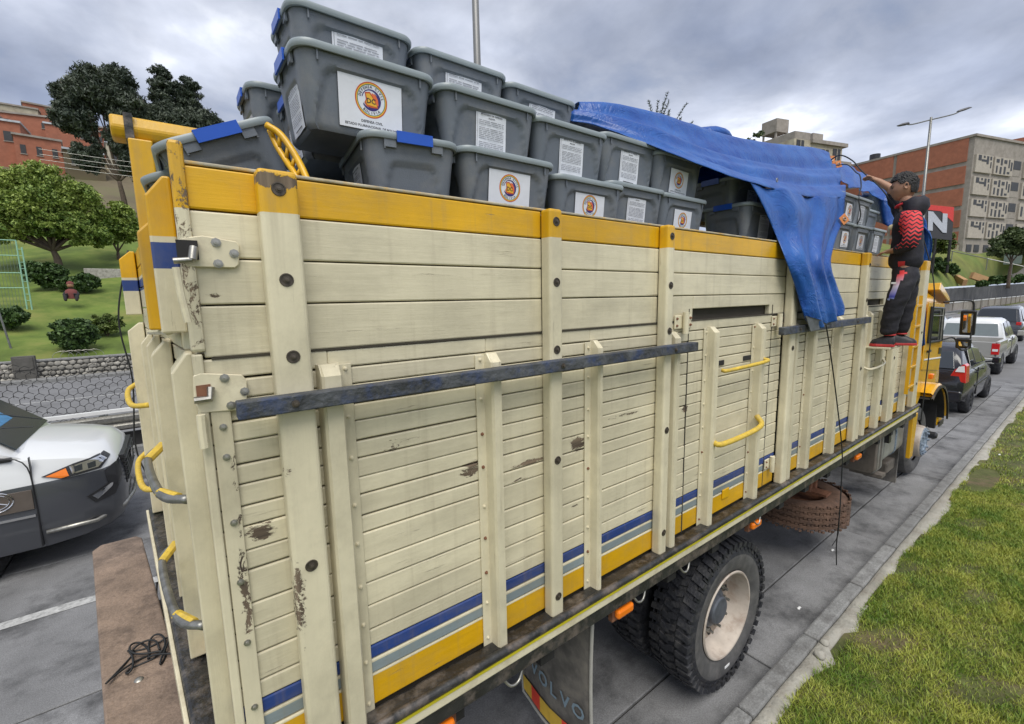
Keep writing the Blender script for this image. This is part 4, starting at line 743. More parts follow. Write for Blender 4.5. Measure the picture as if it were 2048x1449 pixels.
big_post(3.33, 3.415, bolts=(2.7, 2.3)); big_post(4.79, 4.865, bolts=(2.9, 2.6, 2.0)); big_post(5.78, 5.90, bolts=(2.7, 2.0)); big_post(6.76, 6.93, bolts=(2.2, 1.6))
# pressed-steel stakes with a sloping top and a bolted flange
def hat_post(x0, x1, zt=2.49, zb_=ZS-.005, fl=.035, side=-1, dy=.052, m='hat'):
    s = MB(); c = .010
    prof = [(x0, 0), (x0+c*.4, -dy+c), (x0+c, -dy), (x1-c, -dy), (x1-c*.4, -dy+c), (x1, 0)]
    s.loft([[(x, y-.003, zb_) for x, y in prof], [(x, y-.003, zt-.03) for x, y in prof], [(x, y*.35-.003, zt) for x, y in prof]]); o = T(s, 'stake', M[m])
    f0, f1 = (x0-fl, x0+.002) if side < 0 else (x1-.002, x1+fl)
    s = MB(); s.box(f0, f1, -.008, -.0025, zb_, zt-.005); T(s, 'flange', M[m], o, bevel=.001, seg=1)
    for k in range(9): bolt(o, 'cream' if random.random() < .8 else 'rust', (f0+f1)/2, -.008, zt-.02-k*(zt-zb_-.06)/8+random.uniform(-.01,.01), .0065)
    return o
for x0, x1, sd_ in ((.312,.376,1), (.88,.932,-1), (1.435,1.470,-1), (2.002,2.05,1), (2.372,2.424,-1), (2.93,2.985,-1), (3.43,3.485,1), (3.762,3.823,-1), (4.285,4.345,-1), (4.90,4.94,1), (5.055,5.108,-1), (5.43,5.52,1), (5.93,6.0,1), (6.42,6.47,-1)): hat_post(x0, x1, 2.49+random.uniform(-.012,.008), side=sd_)
# door edges beside the loading door
s = MB()
for x in (2.192, 3.167): s.box(x-.004, x+.004, -.001, .03, 1.34, 2.60)
T(s, 'door_gap', M['backing'])
# corner angle iron, chipped
s = MB(); s.box(.055, .098, -.009, -.002, 1.30, 2.47); o = T(s, 'corner_strip', M['post'], bevel=.002)
for z in (2.36, 2.28, 2.1, 1.93, 1.75, 1.55): bolt(o, 'steel', .078, -.009, z, .009)
# rub rails
def rub(x0, x1, z, h=.045, bolts=()):
    s = MB(); s.box(x0, x1, -.098, -.0585, z-h/2, z+h/2); o = T(s, 'rub_rail', M['bluebar'], bevel=.004)
    for x in bolts: bolt(o, 'darksteel', x, -.0985, z, .010)
rub(.105, 2.13, 2.412, bolts=(.235, 1.185, 1.93)); rub(3.13, 4.85, 2.43, .05, (3.37, 4.5))
# latch plates at the rear corner
def plate(pts, name, y=-.006, th=.007, m='cream', bolts=(), slot=None):
    s = MB(); s.prism(pts, lambda a, b: (a, y, b), lambda a, b: (a, y-th, b)); o = T(s, name, M[m], bevel=.002, seg=1)
    for a, b in bolts: bolt(o, 'steel', a, y-th, b, .011)
    if slot: s = MB(); s.box(slot[0], slot[1], y-th-.001, y-th-.0002, slot[2], slot[3]); T(s, 'slot', M['chassis'], o)
    return o
P = lambda u: None
pl = [(0.037,2.828), (0.079,2.836), (0.148,2.826), (0.155,2.816), (0.149,2.769), (0.14,2.761), (0.043,2.761), (0.032,2.777)]
o1 = plate(pl, 'latch_plate', bolts=((0.105,2.821), (0.141,2.796), (0.105,2.77)), slot=None)
s = MB(); s.box(*(0.025,0.067), -.026, -.0135, *(2.778,2.822)); T(s, 'keyhole', M['chassis'], o1)
s = MB(); a = (0.016,-0.05,2.771); b = (0.052,-0.05,2.775); c = (0.058,-0.04,2.805); s.tube([a, b], .007, 8); s.tube([b, c], .009, 8); T(s, 'latch_bolt', M['steel'], o1, smooth=.8)
s = MB(); s.tube([(0.02,-0.05,2.757), (0.023,-0.05,2.695), (0.03,-0.05,2.631)], .008, 8); T(s, 'latch_lever', M['cream'], o1)
pl = [(0.028,2.499), (0.043,2.504), (0.131,2.49), (0.141,2.473), (0.135,2.407), (0.123,2.398), (0.033,2.405), (0.024,2.44)]
o1 = plate(pl, 'latch_plate', bolts=((0.092,2.486), (0.133,2.446), (0.1,2.414)))
s = MB(); s.prism([(0.031,2.474), (0.061,2.475), (0.061,2.434), (0.03,2.429)], lambda a, b: (a, -.0135, b), lambda a, b: (a, -.0155, b)); T(s, 'keyhole', M['rust'], o1)
s = MB(); s.tube([(0.024,-0.03,2.441), (0.056,-0.03,2.441), (0.061,-0.02,2.467)], .009, 8); T(s, 'latch_bolt', M['steel'], o1, smooth=.8)
s = MB(); s.tube([(0.034,-0.03,2.404), (0.033,-0.03,2.36), (0.034,-0.03,2.32)], .010, 8); T(s, 'latch_lever', M['cream'], o1)
# hinges and handles of the loading doors
for (x, z, n_) in ((2.10,2.535,0), (3.20,2.49,1), (3.22,1.50,1), (4.92,2.50,0), (5.62,1.48,1)):
    s = MB(); s.box(x-.05, x+.10, -.012, -.003, z-.035, z+.035); o = T(s, 'hinge', M['cream'], bevel=.004); s = MB(); s.cyl((x+.02, -.028, z-.06), (x+.02, -.028, z+.05), .016, 10); T(s, 'hinge_knuckle', M['cream'], o, smooth=.8)
    for dx_ in (-.035, .07, .088): bolt(o, 'rust', x+dx_, -.012, z+.018, .007); bolt(o, 'rust', x+dx_, -.012, z-.018, .007)
def handle(pts, r, m, name='handle'): s = MB(); s.tube(bez(pts, 6), r, 8); return T(s, name, m, smooth=True)
handle([(2.47,-.045,2.245), (2.50,-.075,2.245), (2.93,-.085,2.255), (2.965,-.05,2.265)], .011, M['rope']); handle([(2.42,-.03,1.835), (2.45,-.085,1.825), (2.88,-.09,1.845), (2.93,-.045,1.90)], .016, M['rope'])
handle([(4.98,-.03,1.99), (5.02,-.085,1.975), (5.40,-.085,1.99), (5.46,-.04,2.04)], .011, M['cream'])
for x in (2.52, 2.85): s = MB(); s.box(x-.05, x+.05, -.006, .0, 2.262, 2.292); T(s, 'hand_slot', M['chassis'], bevel=.005)
for x, z in ((2.66,1.44),(2.98,1.45)): s = MB(); s.box(x-.04, x+.04, -.008, 0, z-.03, z+.03); T(s, 'hasp', M['yellow'], bevel=.004)
# yellow ladder near the cab
s = MB()
for x in (6.30, 6.52): s.box(x-.014, x+.014, -.10, -.07, 1.56, 2.62)
lad = T(s, 'ladder', M['cabyellow'])
for k in range(5): s = MB(); s.box(6.30, 6.52, -.105, -.075, 1.62+k*.22, 1.645+k*.22); T(s, 'rung', M['cabyellow'], lad, bevel=.003)
# sill and channel
s = MB(); s.box(.02, 7.02, -.078, -.0, 1.300, ZS); T(s, 'sill', M['sillwood'], bevel=.012)
s = MB(); s.tube([(.02, -.070, 1.326), (7.02, -.070, 1.326)], .0165, 10); T(s, 'sill_bead', M['blackworn'], smooth=.8)
s = MB(); s.box(.02, 7.0, -.074, -.03, 1.256, 1.311); T(s, 'sill_channel', M['cream'], bevel=.006)
s = MB(); s.box(.02, 7.0, -.0775, -.0745, 1.295, 1.306); T(s, 'lime_line', M['lineyellow'])
s = MB(); s.box(.03, 6.98, -.064, -.02, 1.185, 1.255); T(s, 'under_rail', M['blackworn'], bevel=.008)
s = MB()
for k in range(15): s.box(.2+k*.46, .28+k*.46, -.02, 2.38, 1.10, 1.20)
s.box(.1, 6.9, .7, .82, .82, 1.10); s.box(.1, 6.9, 1.6, 1.72, .82, 1.10); s.box(0, 7.0, 2.3, 2.4, 1.12, 1.24); T(s, 'chassis', M['chassis'])
for x in (.95, 1.75, 2.15, 3.0):
    s = MB(); s.tube(bez([(x-.05,-.05,1.19), (x-.02,-.06,1.15), (x+.02,-.06,1.15), (x+.05,-.05,1.19)], 4), .006, 6); T(s, 'rope_hook', M['steel'], smooth=True)
for x, z in ((.62,1.14), (1.64,1.14), (3.0,1.14), (5.02,1.14)):
    s = MB(); s.box(x-.06, x+.06, -.062, -.03, z-.023, z+.023); o = T(s, 'marker_lamp', M['orange'], bevel=.012); s = MB(); s.box(x-.075, x+.075, -.035, -.01, z-.04, z+.04); T(s, 'lamp_bracket', M['rust'], o)
# rear gate: leans out a little towards the far side
def gx(y): return .045-.08*y
GR = [3.0, 2.90, 2.78, 2.66, 2.537]+low[1:]
for a, b in ((.03,.33), (.37,.80), (.84,1.2), (1.24,1.62), (1.66,2.05), (2.09,2.42)):
    for j in range(len(GR)-1):
        s = MB(); z1, z0 = GR[j]-.003, GR[j+1]+.003; s.prism([(0,a),(.03,a),(.03,b),(0,b)], lambda p, q: (gx(q)+p, q, z0), lambda p, q: (gx(q)+p, q, z1)); T(s, 'plank', M['rearplank'], bevel=.004)
s = MB(); s.prism([(.031,.09),(.05,.09),(.05,2.4),(.031,2.4)], lambda p, q: (gx(q)+p, q, 1.3), lambda p, q: (gx(q)+p, q, 2.99)); T(s, 'rear_backing', M['backing'])
def rpost(y0, y1, z0, z1, pr=.05, m='rearpost', cut=.05, name='post'):
    s = MB(); x = gx((y0+y1)/2); prof = [(0,z0), (-pr,z0), (-pr,z1-cut), (-pr*.3,z1), (0,z1)]
    s.prism(prof, lambda p, q: (x+p, y0, q), lambda p, q: (x+p, y1, q)); return T(s, name, M[m], bevel=.005)
rpost(.10,.24,2.60,2.99,.055); rpost(.34,.46,2.60,2.93,.068,'yellowwood') ; s = MB(); s.box(gx(1.07)-.026, gx(1.07)+.050, .99, 1.15, 2.60, 3.314); T(s, 'post', M['yellowwood'], bevel=.006); rpost(2.26,2.42,2.62,3.0,.075)
rpost(.06,.20,1.34,2.55,.05); rpost(.62,.76,1.34,2.55,.06); rpost(1.10,1.22,1.34,2.55,.05); rpost(1.60,1.72,1.34,2.53,.05); rpost(2.26,2.42,1.34,2.57,.08)
s = MB(); s.box(.030, .052, -.012, .03, 1.32, 2.55); T(s, 'corner_batten', M['rearpost'], bevel=.004); s = MB(); s.box(.030, .060, -.012, .03, 2.555, 3.05); T(s, 'corner_post', M['oldpost'], bevel=.008, seg=2)
# ridge beam over the load, carried by the tall post
s = MB(); s.prism([(-.045,3.315),(.045,3.315),(.062,3.35),(.045,3.40),(-.045,3.40),(-.062,3.35)], lambda a, b: (-.115, 1.06+a, b), lambda a, b: (6.9, 1.06+a, b)); T(s, 'ridge_beam', M['yellowwood'], bevel=.01)
s = MB(); s.prism([(-.066,3.31),(.066,3.31),(.066,3.405),(-.066,3.405)], lambda a, b: (-.072, 1.06+a, b), lambda a, b: (-.045, 1.06+a, b)); T(s, 'beam_strap', M['blackworn'])
# grab rails on the gate
handle([(gx(2.3)-.075,2.30,2.19), (gx(2.2)-.125,2.22,2.16), (gx(1.7)-.125,1.75,2.15), (gx(1.62)-.05,1.62,2.16)], .014, M['rope'], 'grab_rail')
handle([(gx(2.3)-.075,2.30,1.74), (gx(2.2)-.125,2.22,1.70), (gx(1.7)-.125,1.75,1.69), (gx(1.62)-.05,1.62,1.70)], .015, M['rope'], 'grab_rail')
for z in (2.13, 1.74):
    handle([(gx(.7)-.06,.72,z+.03), (gx(.7)-.105,.66,z), (gx(.2)-.105,.26,z), (gx(.1)-.05,.16,z)], .0125, M['galv'], 'grab_rail'); s = MB(); s.tube([(gx(.2)-.105,.27,z-.001), (gx(.14)-.07,.19,z)], .0155, 8); T(s, 'rope_binding', M['rope'])
    s = MB(); s.tube([(gx(.7)-.06,.72,z+.03), (gx(.7)-.105,.66,z)], .0150, 8); T(s, 'rope_binding', M['rope'])
s = MB(); s.tube([(gx(.3)-.03,.22,2.60), (gx(.3)-.10,1.1,2.56)], .011, 8); T(s, 'gate_bar', M['cream'])
# bed edge and rear cross member
s = MB(); s.prism([(-.10,0),(.03,0),(.03,2.44),(-.10,2.44)], lambda p, q: (gx(q)+p, q-.0, 1.255), lambda p, q: (gx(q)+p, q, 1.325)); T(s, 'rear_sill', M['sillwood'], bevel=.012)
s = MB(); s.prism([(-.115,-.05),(-.101,-.05),(-.101,2.46),(-.115,2.46)], lambda p, q: (gx(q)+p, q, 1.20), lambda p, q: (gx(q)+p, q, 1.30)); T(s, 'rear_edge_angle', M['cream'], bevel=.003)
s = MB(); s.prism([(-.10,0),(.03,0),(.03,2.4),(-.10,2.4)], lambda p, q: (gx(q)+p, q, 1.05), lambda p, q: (gx(q)+p, q, 1.2)); T(s, 'rear_cross_member', M['chassis'])
for y in (.9, 1.7): s = MB(); s.box(gx(y)-.32, gx(y)+.1, y-.06, y+.06, .955, 1.01); T(s, 'step_bracket', M['blackworn'])
s = MB(); s.prism([(-.375,-.02),(-.125,-.02),(-.125,2.62),(-.15,2.67),(-.34,2.67),(-.385,2.60)], lambda p, q: (.0-.118*(q-.2)+p+.09, q, 1.012), lambda p, q: (.0-.118*(q-.2)+p+.09, q, 1.055)); T(s, 'rear_step', M['brownboard'], bevel=.010, seg=3)
s = MB(); s.lathe([(.0005,.006),(.012,.006),(.018,.0)], (-.27, 1.05, 1.056), 'z', 10); T(s, 'step_bolt', M['steel'], smooth=True)
# ---- wheels
def tyre(cx, y0, y1, cz, r, m, lug=True, rim_r=.30, steps=46, sidem=None):
    w = y1-y0; s = MB(); s.lathe([(rim_r, y0+.02), (rim_r+.03, y0+.004), (rim_r+.09, y0-.004), (rim_r+.12, y0-.004), (r-.055, y0+.012), (r-.018, y0+.04), (r-.012, y0+w*.3), (r-.012, y1-w*.3), (r-.018, y1-.04), (r-.055, y1-.012), (rim_r+.1, y1+.004), (rim_r, y1-.02)], (cx, 0, cz), 'y', 72)
    s.cur = 1; s.mi = [1 if False else 0]*len(s.mi)
    o = s.build('tyre', [m, sidem or m], truck, smooth=.7, fix=True)
    for p in o.data.polygons:
        c = p.center; rr_ = math.hypot(c.x-cx, c.z-cz)
        if rr_ < .405: p.material_index = 1
    s = MB()
    if lug:
        for k in range(steps):
            a = 2*math.pi*k/steps
            for j, (ya, yb, da, wd) in enumerate(((-.004,.075,0,.62), (.085,.145,.5,.55), (w-.145,w-.085,0,.55), (w-.075,w+.004,.5,.62))):
                a1 = a+da*2*math.pi/steps; h = 2*math.pi/steps*wd/2; sk = (.12 if j % 2 else -.12)*2*math.pi/steps*2; pts = []
                for rr_ in (r-.03, r+.004):
                    k2 = .9 if rr_ > r else 1
                    for (aa, yy) in ((a1-h*k2, ya), (a1+h*k2, ya), (a1+h*k2+sk, yb), (a1-h*k2+sk, yb)):
                        e_ = -.014 if (j in (0,3) and ((j == 0 and yy == ya) or (j == 3 and yy == yb))) else 0
                        pts.append((cx+math.cos(aa)*(rr_+e_), y0+yy, cz+math.sin(aa)*(rr_+e_)))
                s.add(pts, [(0,3,2,1),(4,5,6,7),(0,1,5,4),(1,2,6,5),(2,3,7,6),(3,0,4,7)])
            a1 = a+.25*2*math.pi/steps   # shoulder lug wrapping onto the sidewall
            for ysd, sg in ((y0, 1), (y1, -1)):
                h = 2*math.pi/steps*.28; pts = []
                for dd in (0, -.010*sg):
                    for aa, rr_ in ((a1-h, r-.07), (a1+h, r-.07), (a1+h, r-.016), (a1-h, r-.016)): pts.append((cx+math.cos(aa)*rr_, ysd+.010*sg+dd+(.012*sg if rr_ > r-.05 else 0), cz+math.sin(aa)*rr_))
                s.add(pts, [(0,3,2,1),(4,5,6,7),(0,1,5,4),(1,2,6,5),(2,3,7,6),(3,0,4,7)])
        stuff(T(s, 'tread', m, o, fix=False))
    return o
WX, WZ = 2.80, .527
t1 = tyre(WX, 0.0, .27, WZ, .515, M['rubber'], sidem=M['wallrubber']); t2 = tyre(WX, .36, .63, WZ, .515, M['rubber'])
s = MB(); s.lathe([(.302,.012), (.296,.004), (.286,.006), (.280,.03), (.268,.08), (.258,.12), (.240,.14)], (WX, 0, WZ), 'y', 64); rim = T(s, 'wheel_rim', M['rim'], smooth=.6); s = MB(); s.lathe([(.245,.147), (.225,.130), (.205,.132), (.145,.147), (.135,.165)], (WX, 0, WZ), 'y', 48); T(s, 'wheel_disc', mat('stained_disc', (.36,.29,.23), .55, var=.25, scale=10, dirt=(.16,.11,.08), dscale=8, damt=.6), rim, smooth=.6); s = MB(); s.lathe([(.135,.165), (.132,.11), (.10,.10), (.095,.07), (.085,.06), (.0005,.055)], (WX, 0, WZ), 'y', 40); T(s, 'hub', mat('grey_hub', (.10,.11,.13), .5, .3, var=.3, scale=15), rim, smooth=.6)
for k in range(10): a = 2*math.pi*k/10+.3; s = MB(); s.lathe([(.0005,-.001),(.024,-.0005),(.027,.006)], (WX+math.cos(a)*.196, .1305, WZ+math.sin(a)*.196), 'y', 14); T(s, 'hand_hole', M['chassis'], rim, smooth=True, fix=False)
for k in range(10):
    a = 2*math.pi*k/10; s = MB(); s.lathe([(.017,.145),(.017,.11),(.010,.108),(.010,.08),(.0005,.079)], (WX+math.cos(a)*.158, 0, WZ+math.sin(a)*.158), 'y', 6); T(s, 'wheel_nut', M['steel'], rim)
s = MB(); s.box(WX-.03, WX+.03, -.0035, -.001, WZ-.382, WZ-.365); T(s, 'tyre_sticker', M['white'], t1)
tyre(WX, 1.78, 2.05, WZ, .515, M['rubber'], lug=False); tyre(WX, 2.13, 2.40, WZ, .515, M['rubber'], lug=False)
s = MB(); s.cyl((WX, .2, WZ), (WX, 2.2, WZ), .09, 16); s.lathe([(.2,-.15),(.22,0),(.2,.15)], (WX, 1.2, WZ), 'y', 20)
for k in range(5): s.box(WX-.62+k*.05, WX+.62-k*.05, .78, .86, WZ+.17+k*.025, WZ+.19+k*.025)
T(s, 'rear_axle', M['chassis'], smooth=.6)
FX, FZ = 8.45, .525
tyre(FX, .165, .43, FZ, .51, M['wallrubber'], lug=False); tyre(FX, 1.95, 2.2, FZ, .51, M['rubber'], lug=False)
s = MB(); s.lathe([(.302,.215), (.288,.205), (.28,.22), (.26,.235), (.235,.23), (.225,.12), (.215,.105), (.205,.10)], (FX, 0, FZ), 'y', 48); fr_ = T(s, 'wheel_rim', M['rim'], smooth=.6)
s = MB(); s.lathe([(.205,.10), (.20,.09), (.13,.088), (.12,.10), (.0005,.12)], (FX, 0, FZ), 'y', 48); T(s, 'hub_face', M['rimblue'], fr_, smooth=.6)
for k in range(10): a = 2*math.pi*k/10; s = MB(); s.lathe([(.016,.09),(.016,.065),(.0005,.063)], (FX+math.cos(a)*.165, 0, FZ+math.sin(a)*.165), 'y', 6); T(s, 'wheel_nut', M['rimblue'], fr_)
s = MB(); s.lathe([(.05,.1),(.05,.02),(.035,.0),(.0005,-.002)], (FX+.24, .0, FZ+.06), 'y', 12); T(s, 'hub_knob', M['blackplastic'], fr_)
# spare wheel slung flat under the bed
sp_o = tyre(0, -.13, .13, 0, .50, M['mudrubber'], lug=False, rim_r=.29); sp_o.name = 'spare_tyre'; sp_o.matrix_basis = Matrix.Translation((5.12, .50, .50)) @ Matrix.Rotation(R(90), 4, 'X') @ Matrix.Scale(.97, 4)
s = MB()
for z in (-.09, -.03, .03, .09): s.lathe([(.493,z-.018),(.499,z-.014),(.499,z+.014),(.493,z+.018)], (0,0,0), 'y', 90)
for k in range(90):
    a = 2*math.pi*k/90; 
    for z in (-.12, -.06, 0, .06, .12): s.obox((math.cos(a)*.492, z+.012*math.sin(a*30), math.sin(a)*.492), (-math.sin(a)*.012, 0, math.cos(a)*.012), (0, .010, 0), (math.cos(a)*.008, 0, math.sin(a)*.008))
stuff(T(s, 'tread', M['mudrubber'], sp_o, fix=False))
s = MB(); s.lathe([(.29,.03),(.27,.06),(.2,.02),(.16,.02),(.08,.03),(.0005,.03)], (0,0,0), 'y', 32); T(s, 'spare_rim', M['rust'], sp_o, smooth=.6)
s = MB(); s.box(5.08, 5.22, .20, 1.0, .625, .65); s.tube([(5.15,.54,.5), (5.15,.54,1.15)], .02); s.tube([(5.08,.36,.64), (5.10,.34,1.12)], .03, 6); s.tube([(5.22,.36,.64), (5.18,.34,1.12)], .03, 6); T(s, 'spare_carrier', M['rust'])
# mud flap with lettering and hazard tape
def fpn(u, v, d):      # hangs crosswise behind the dual wheels: u from the inner edge outwards, v downwards
    return Vector((1.50-.02*math.sin(v*2.6)+.016*math.sin(u*6+v*2)*v-d, .60-.57*u, 1.17-.89*v))
s = MB(); s.grid([[tuple(fpn(u, v, 0)) for u in np.linspace(0, 1, 13)] for v in np.linspace(0, 1, 15)]); mf = T(s, 'mud_flap', M['flap'], smooth=True); so_ = mf.modifiers.new('t', 'SOLIDIFY'); so_.thickness = .008; so_.offset = 1
s = MB(); s.tube([fpn(0,k/10,0) for k in range(11)]+[fpn(k/8,1,0) for k in range(1,9)]+[fpn(1,1-k/10,0) for k in range(1,11)], .010, 6); T(s, 'flap_edging', mat('pale_edging', (.35,.34,.31), .7), mf, smooth=True)
FLM = mat('faded_blue_letters', (.20,.27,.33), .8)
for k, ch in enumerate('VOLVO'):
    s = MB(); vs, fs = glyphs(ch, .125); s.add([fpn(.245+.155*k+v.x*1.5, .735-v.y*1.0, .010) for v in vs], fs); T(s, 'letter', FLM, mf, fix=False)
for k, c in enumerate(('tapeyel','tapered','tapeyel','tapeyel','tapered','tapeyel')):
    u0, u1 = .03+k*.158, .03+(k+1)*.158; s = MB(); s.add([fpn(u0,.845,.010), fpn(u1,.845,.010), fpn(u1,.955,.010), fpn(u0,.955,.010)], [(0,1,2,3)]); T(s, 'reflective_tape', M[c], mf, fix=False)
# tanks
def tank(x0, x1, y0, y1, z0, z1, m, name, rr_=.09, endm=None):
    ring = []
    for cx_, cz_, a0 in ((y1-rr_, z1-rr_, 0), (y0+rr_, z1-rr_, 90), (y0+rr_, z0+rr_, 180), (y1-rr_, z0+rr_, 270)):
        for k in range(6): a = R(a0+k*18); ring.append((cx_+math.cos(a)*rr_, cz_+math.sin(a)*rr_))
    s = MB(); s.loft([[(x, y, z) for y, z in ring] for x in (x0, x1)]); o = T(s, name, M[m], smooth=.7, bevel=.01)
    if endm: s = MB(); s.loft([[(x, y0+(y-y0)*.94+.012, z0+(z-z0)*.94+.012) for y, z in ring] for x in (x0-.006, x0-.001)]); T(s, 'end_plate', M[endm], o)
    return o, ring
tk, ring = tank(6.00, 6.24, .05, .62, .67, 1.12, 'tankend', 'battery_box', .07)
for x in (6.05, 6.17):
    s = MB(); s.loft([[(x+dx_, y+(y-.33)*k, z+(z-.89)*k) for y, z in ring] for dx_, k in ((0,.0),(0,.035),(.04,.035),(.04,0))], cap=False); T(s, 'tank_strap', M['tank'], tk, smooth=.8)
s = MB(); s.box(6.08, 6.22, .0, .3, .625, .66); T(s, 'tank_cradle', M['tankend'])
tk, ring = tank(6.30, 7.06, .05, .62, .72, 1.12, 'tank', 'fuel_tank', .10)
for x in (6.70, ): 
    s = MB(); s.loft([[(x+dx_, y+(y-.32)*k, z+(z-.86)*k) for y, z in ring] for dx_, k in ((0,.0),(0,.03),(.045,.03),(.045,0))], cap=False); T(s, 'tank_strap', M['rimblue'], tk, smooth=.8)
s = MB(); s.cyl((6.5,.14,1.11), (6.5,.14,1.15), .045, 14); T(s, 'filler_cap', M['blackplastic'], tk)
s = MB(); s.box(6.22, 6.30, .0, .12, 1.0, 1.16); T(s, 'air_valve', M['blackplastic'])
s = MB(); s.prism([(7.10,.62),(7.24,.62),(7.30,1.17),(7.08,1.17)], lambda a, b: (a, -.02, b), lambda a, b: (a, .02, b)); T(s, 'yellow_bracket', M['cabyellow'], bevel=.004)
s = MB(); s.box(7.25, 7.29, .12, .46, .22, 1.05); T(s, 'front_mud_flap', M['flap']); s = MB(); s.box(6.9, 7.24, .14, .5, .42, .56); T(s, 'tank_tray', M['tankend'], bevel=.02)
# ---- cab
CY = .13
s = MB()
def ring_cab(x, z0, z1, wi=0, ti=.05): 
    yc = 1.22; hw = 1.09-wi; r_ = .09; pts = [(yc-hw, z0), (yc-hw, z0+(z1-z0)*.5), (yc-hw+ti, z1-r_), (yc-hw+ti+r_, z1), (yc+hw-ti-r_, z1), (yc+hw-ti, z1-r_), (yc+hw, z0+(z1-z0)*.5), (yc+hw, z0)]; return [(x, y, z) for y, z in pts]
s.loft([ring_cab(7.45,.98,2.60), ring_cab(7.6,.98,2.66), ring_cab(8.6,.98,2.66), ring_cab(8.95,.98,2.58,.0), ring_cab(9.10,.98,2.42,.01,.06), ring_cab(9.22,.98,1.75,.01), ring_cab(9.24,.98,1.2,.01)]); cabo = T(s, 'cab', M['cabyellow'], smooth=.6, bevel=.015)
bm_ = cabo.modifiers.new('arch', 'BOOLEAN'); ab = MB(); ab.lathe([(.0001,-.5),(.70,-.5),(.70,.6),(.0001,.6)], (FX+.02, .1, .62), 'y', 40); ac = ab.mesh('arch_cut', M['chassis'])
cutter = bpy.data.objects.new('arch_cut', ac); COL.objects.link(cutter); bm_.object = cutter; bm_.solver = 'EXACT'
bpy.context.view_layer.update(); dg = bpy.context.evaluated_depsgraph_get(); nm = bpy.data.meshes.new_from_object(cabo.evaluated_get(dg)); cabo.modifiers.clear(); cabo.data = nm; bpy.data.objects.remove(cutter)
s = MB(); s.box(7.5, 9.1, .45, 2.2, .95, 1.4); s.box(7.7, 9.14, .50, .54, .5, 1.36); s.box(9.06, 9.14, .10, .54, .60, 1.30); T(s, 'cab_underside', M['chassis'])
s = MB(); s.box(8.5, 9.0, .45, 1.95, 2.66, 2.70); s.prism([(8.55,2.68),(9.22,2.50),(9.26,2.47),(9.28,2.52),(9.2,2.58),(8.6,2.78)], lambda a, b: (a, .12, b), lambda a, b: (a, 2.3, b)); T(s, 'sun_visor', M['cabyellow'], cabo, bevel=.01)
s = MB(); s.loft([[(x, 1.22+y, z) for y, z in ((-.7,2.66),(-.6,2.66+h),(.6,2.66+h),(.7,2.66))] for x, h in ((7.5,.22),(7.9,.26),(8.4,.05))]); T(s, 'roof_fairing', M['cabyellow'], cabo, smooth=.6)
# door with window, flutes, handle
def sidep(pts, y, th, name, m, par=None, bv=.004): s = MB(); s.prism(pts, lambda a, b: (a, y, b), lambda a, b: (a, y-th, b)); return T(s, name, M[m], par, bevel=bv)
dr_ = sidep([(7.98,1.62),(9.02,1.50),(9.05,2.0),(8.92,2.48),(8.0,2.52)], CY-.002, .012, 'door', 'cabyellow', cabo)
gl = sidep([(8.10,1.98),(8.90,1.95),(8.84,2.42),(8.10,2.45)], CY-.015, .006, 'door_window', 'glass', cabo); s = MB(); s.tube([(8.10,.105,1.98),(8.90,.105,1.95),(8.84,.105,2.42),(8.10,.105,2.45),(8.10,.105,1.98)], .016, 6); T(s, 'window_frame', M['blackplastic'], gl)
s = MB(); s.tube([(8.12,.10,2.34),(8.86,.10,2.31)], .008, 6); s.tube([(8.80,.10,1.97),(8.78,.10,2.42)], .010, 6); T(s, 'quarter_light_bar', M['steel'], gl)
sidep([(7.52,1.98),(7.86,1.98),(7.86,2.42),(7.52,2.42)], CY-.005, .006, 'rear_quarter_panel', 'cabyellow', cabo)
sidep([(8.05,1.74),(9.03,1.68),(9.03,1.70),(8.05,1.76)], CY-.015, .006, 'trim_strip', 'white', cabo, .002); sidep([(7.50,1.62),(7.95,1.62),(7.95,1.80),(7.50,1.80)], CY-.003, .005, 'side_hatch', 'cabyellow', cabo)
sidep([(8.85,1.76),(9.0,1.75),(9.0,1.84),(8.85,1.85)], CY-.016, .006, 'door_vent', 'blackplastic', cabo); sidep([(8.12,1.84),(8.28,1.84),(8.28,1.87),(8.12,1.87)], CY-.02, .02, 'door_handle', 'blackplastic', cabo)
s = MB(); s.lathe([(.735,-.12),(.76,-.10),(.76,.3),(.70,.3),(.70,-.12)], (FX+.02, .12, .62), 'y', 40, R(15), R(118)); T(s, 'fender', M['cabyellow'], smooth=.6)
s = MB(); s.lathe([(.697,-.10),(.690,-.10),(.690,.42),(.697,.42)], (FX+.02, .12, .62), 'y', 40, R(12), R(122)); T(s, 'wheel_liner', M['chassis'], smooth=.6)
s = MB(); s.lathe([(.703,-.14),(.737,-.14),(.737,-.12),(.703,-.12)], (FX+.02, .12, .62), 'y', 40, R(10), R(124)); T(s, 'fender_edge', M['blackworn'], smooth=.6)
s = MB(); s.box(8.0, 8.09, .0, .05, 1.50, 1.57); T(s, 'indicator_lamp', M['orange'], bevel=.01)
s = MB(); s.box(9.15, 9.42, .08, .30, .62, .98); s.box(9.25, 9.45, .30, 2.3, .62, .98); T(s, 'bumper', M['cabyellow'], bevel=.03); s = MB(); s.box(9.15, 9.42, .06, .075, .62, .7); T(s, 'bumper_step', M['blackworn'])
s = MB(); s.tube([(8.98,.18,.62),(9.0,.1,.5),(9.05,.1,.45)], .02); T(s, 'step_bar', M['steel'])
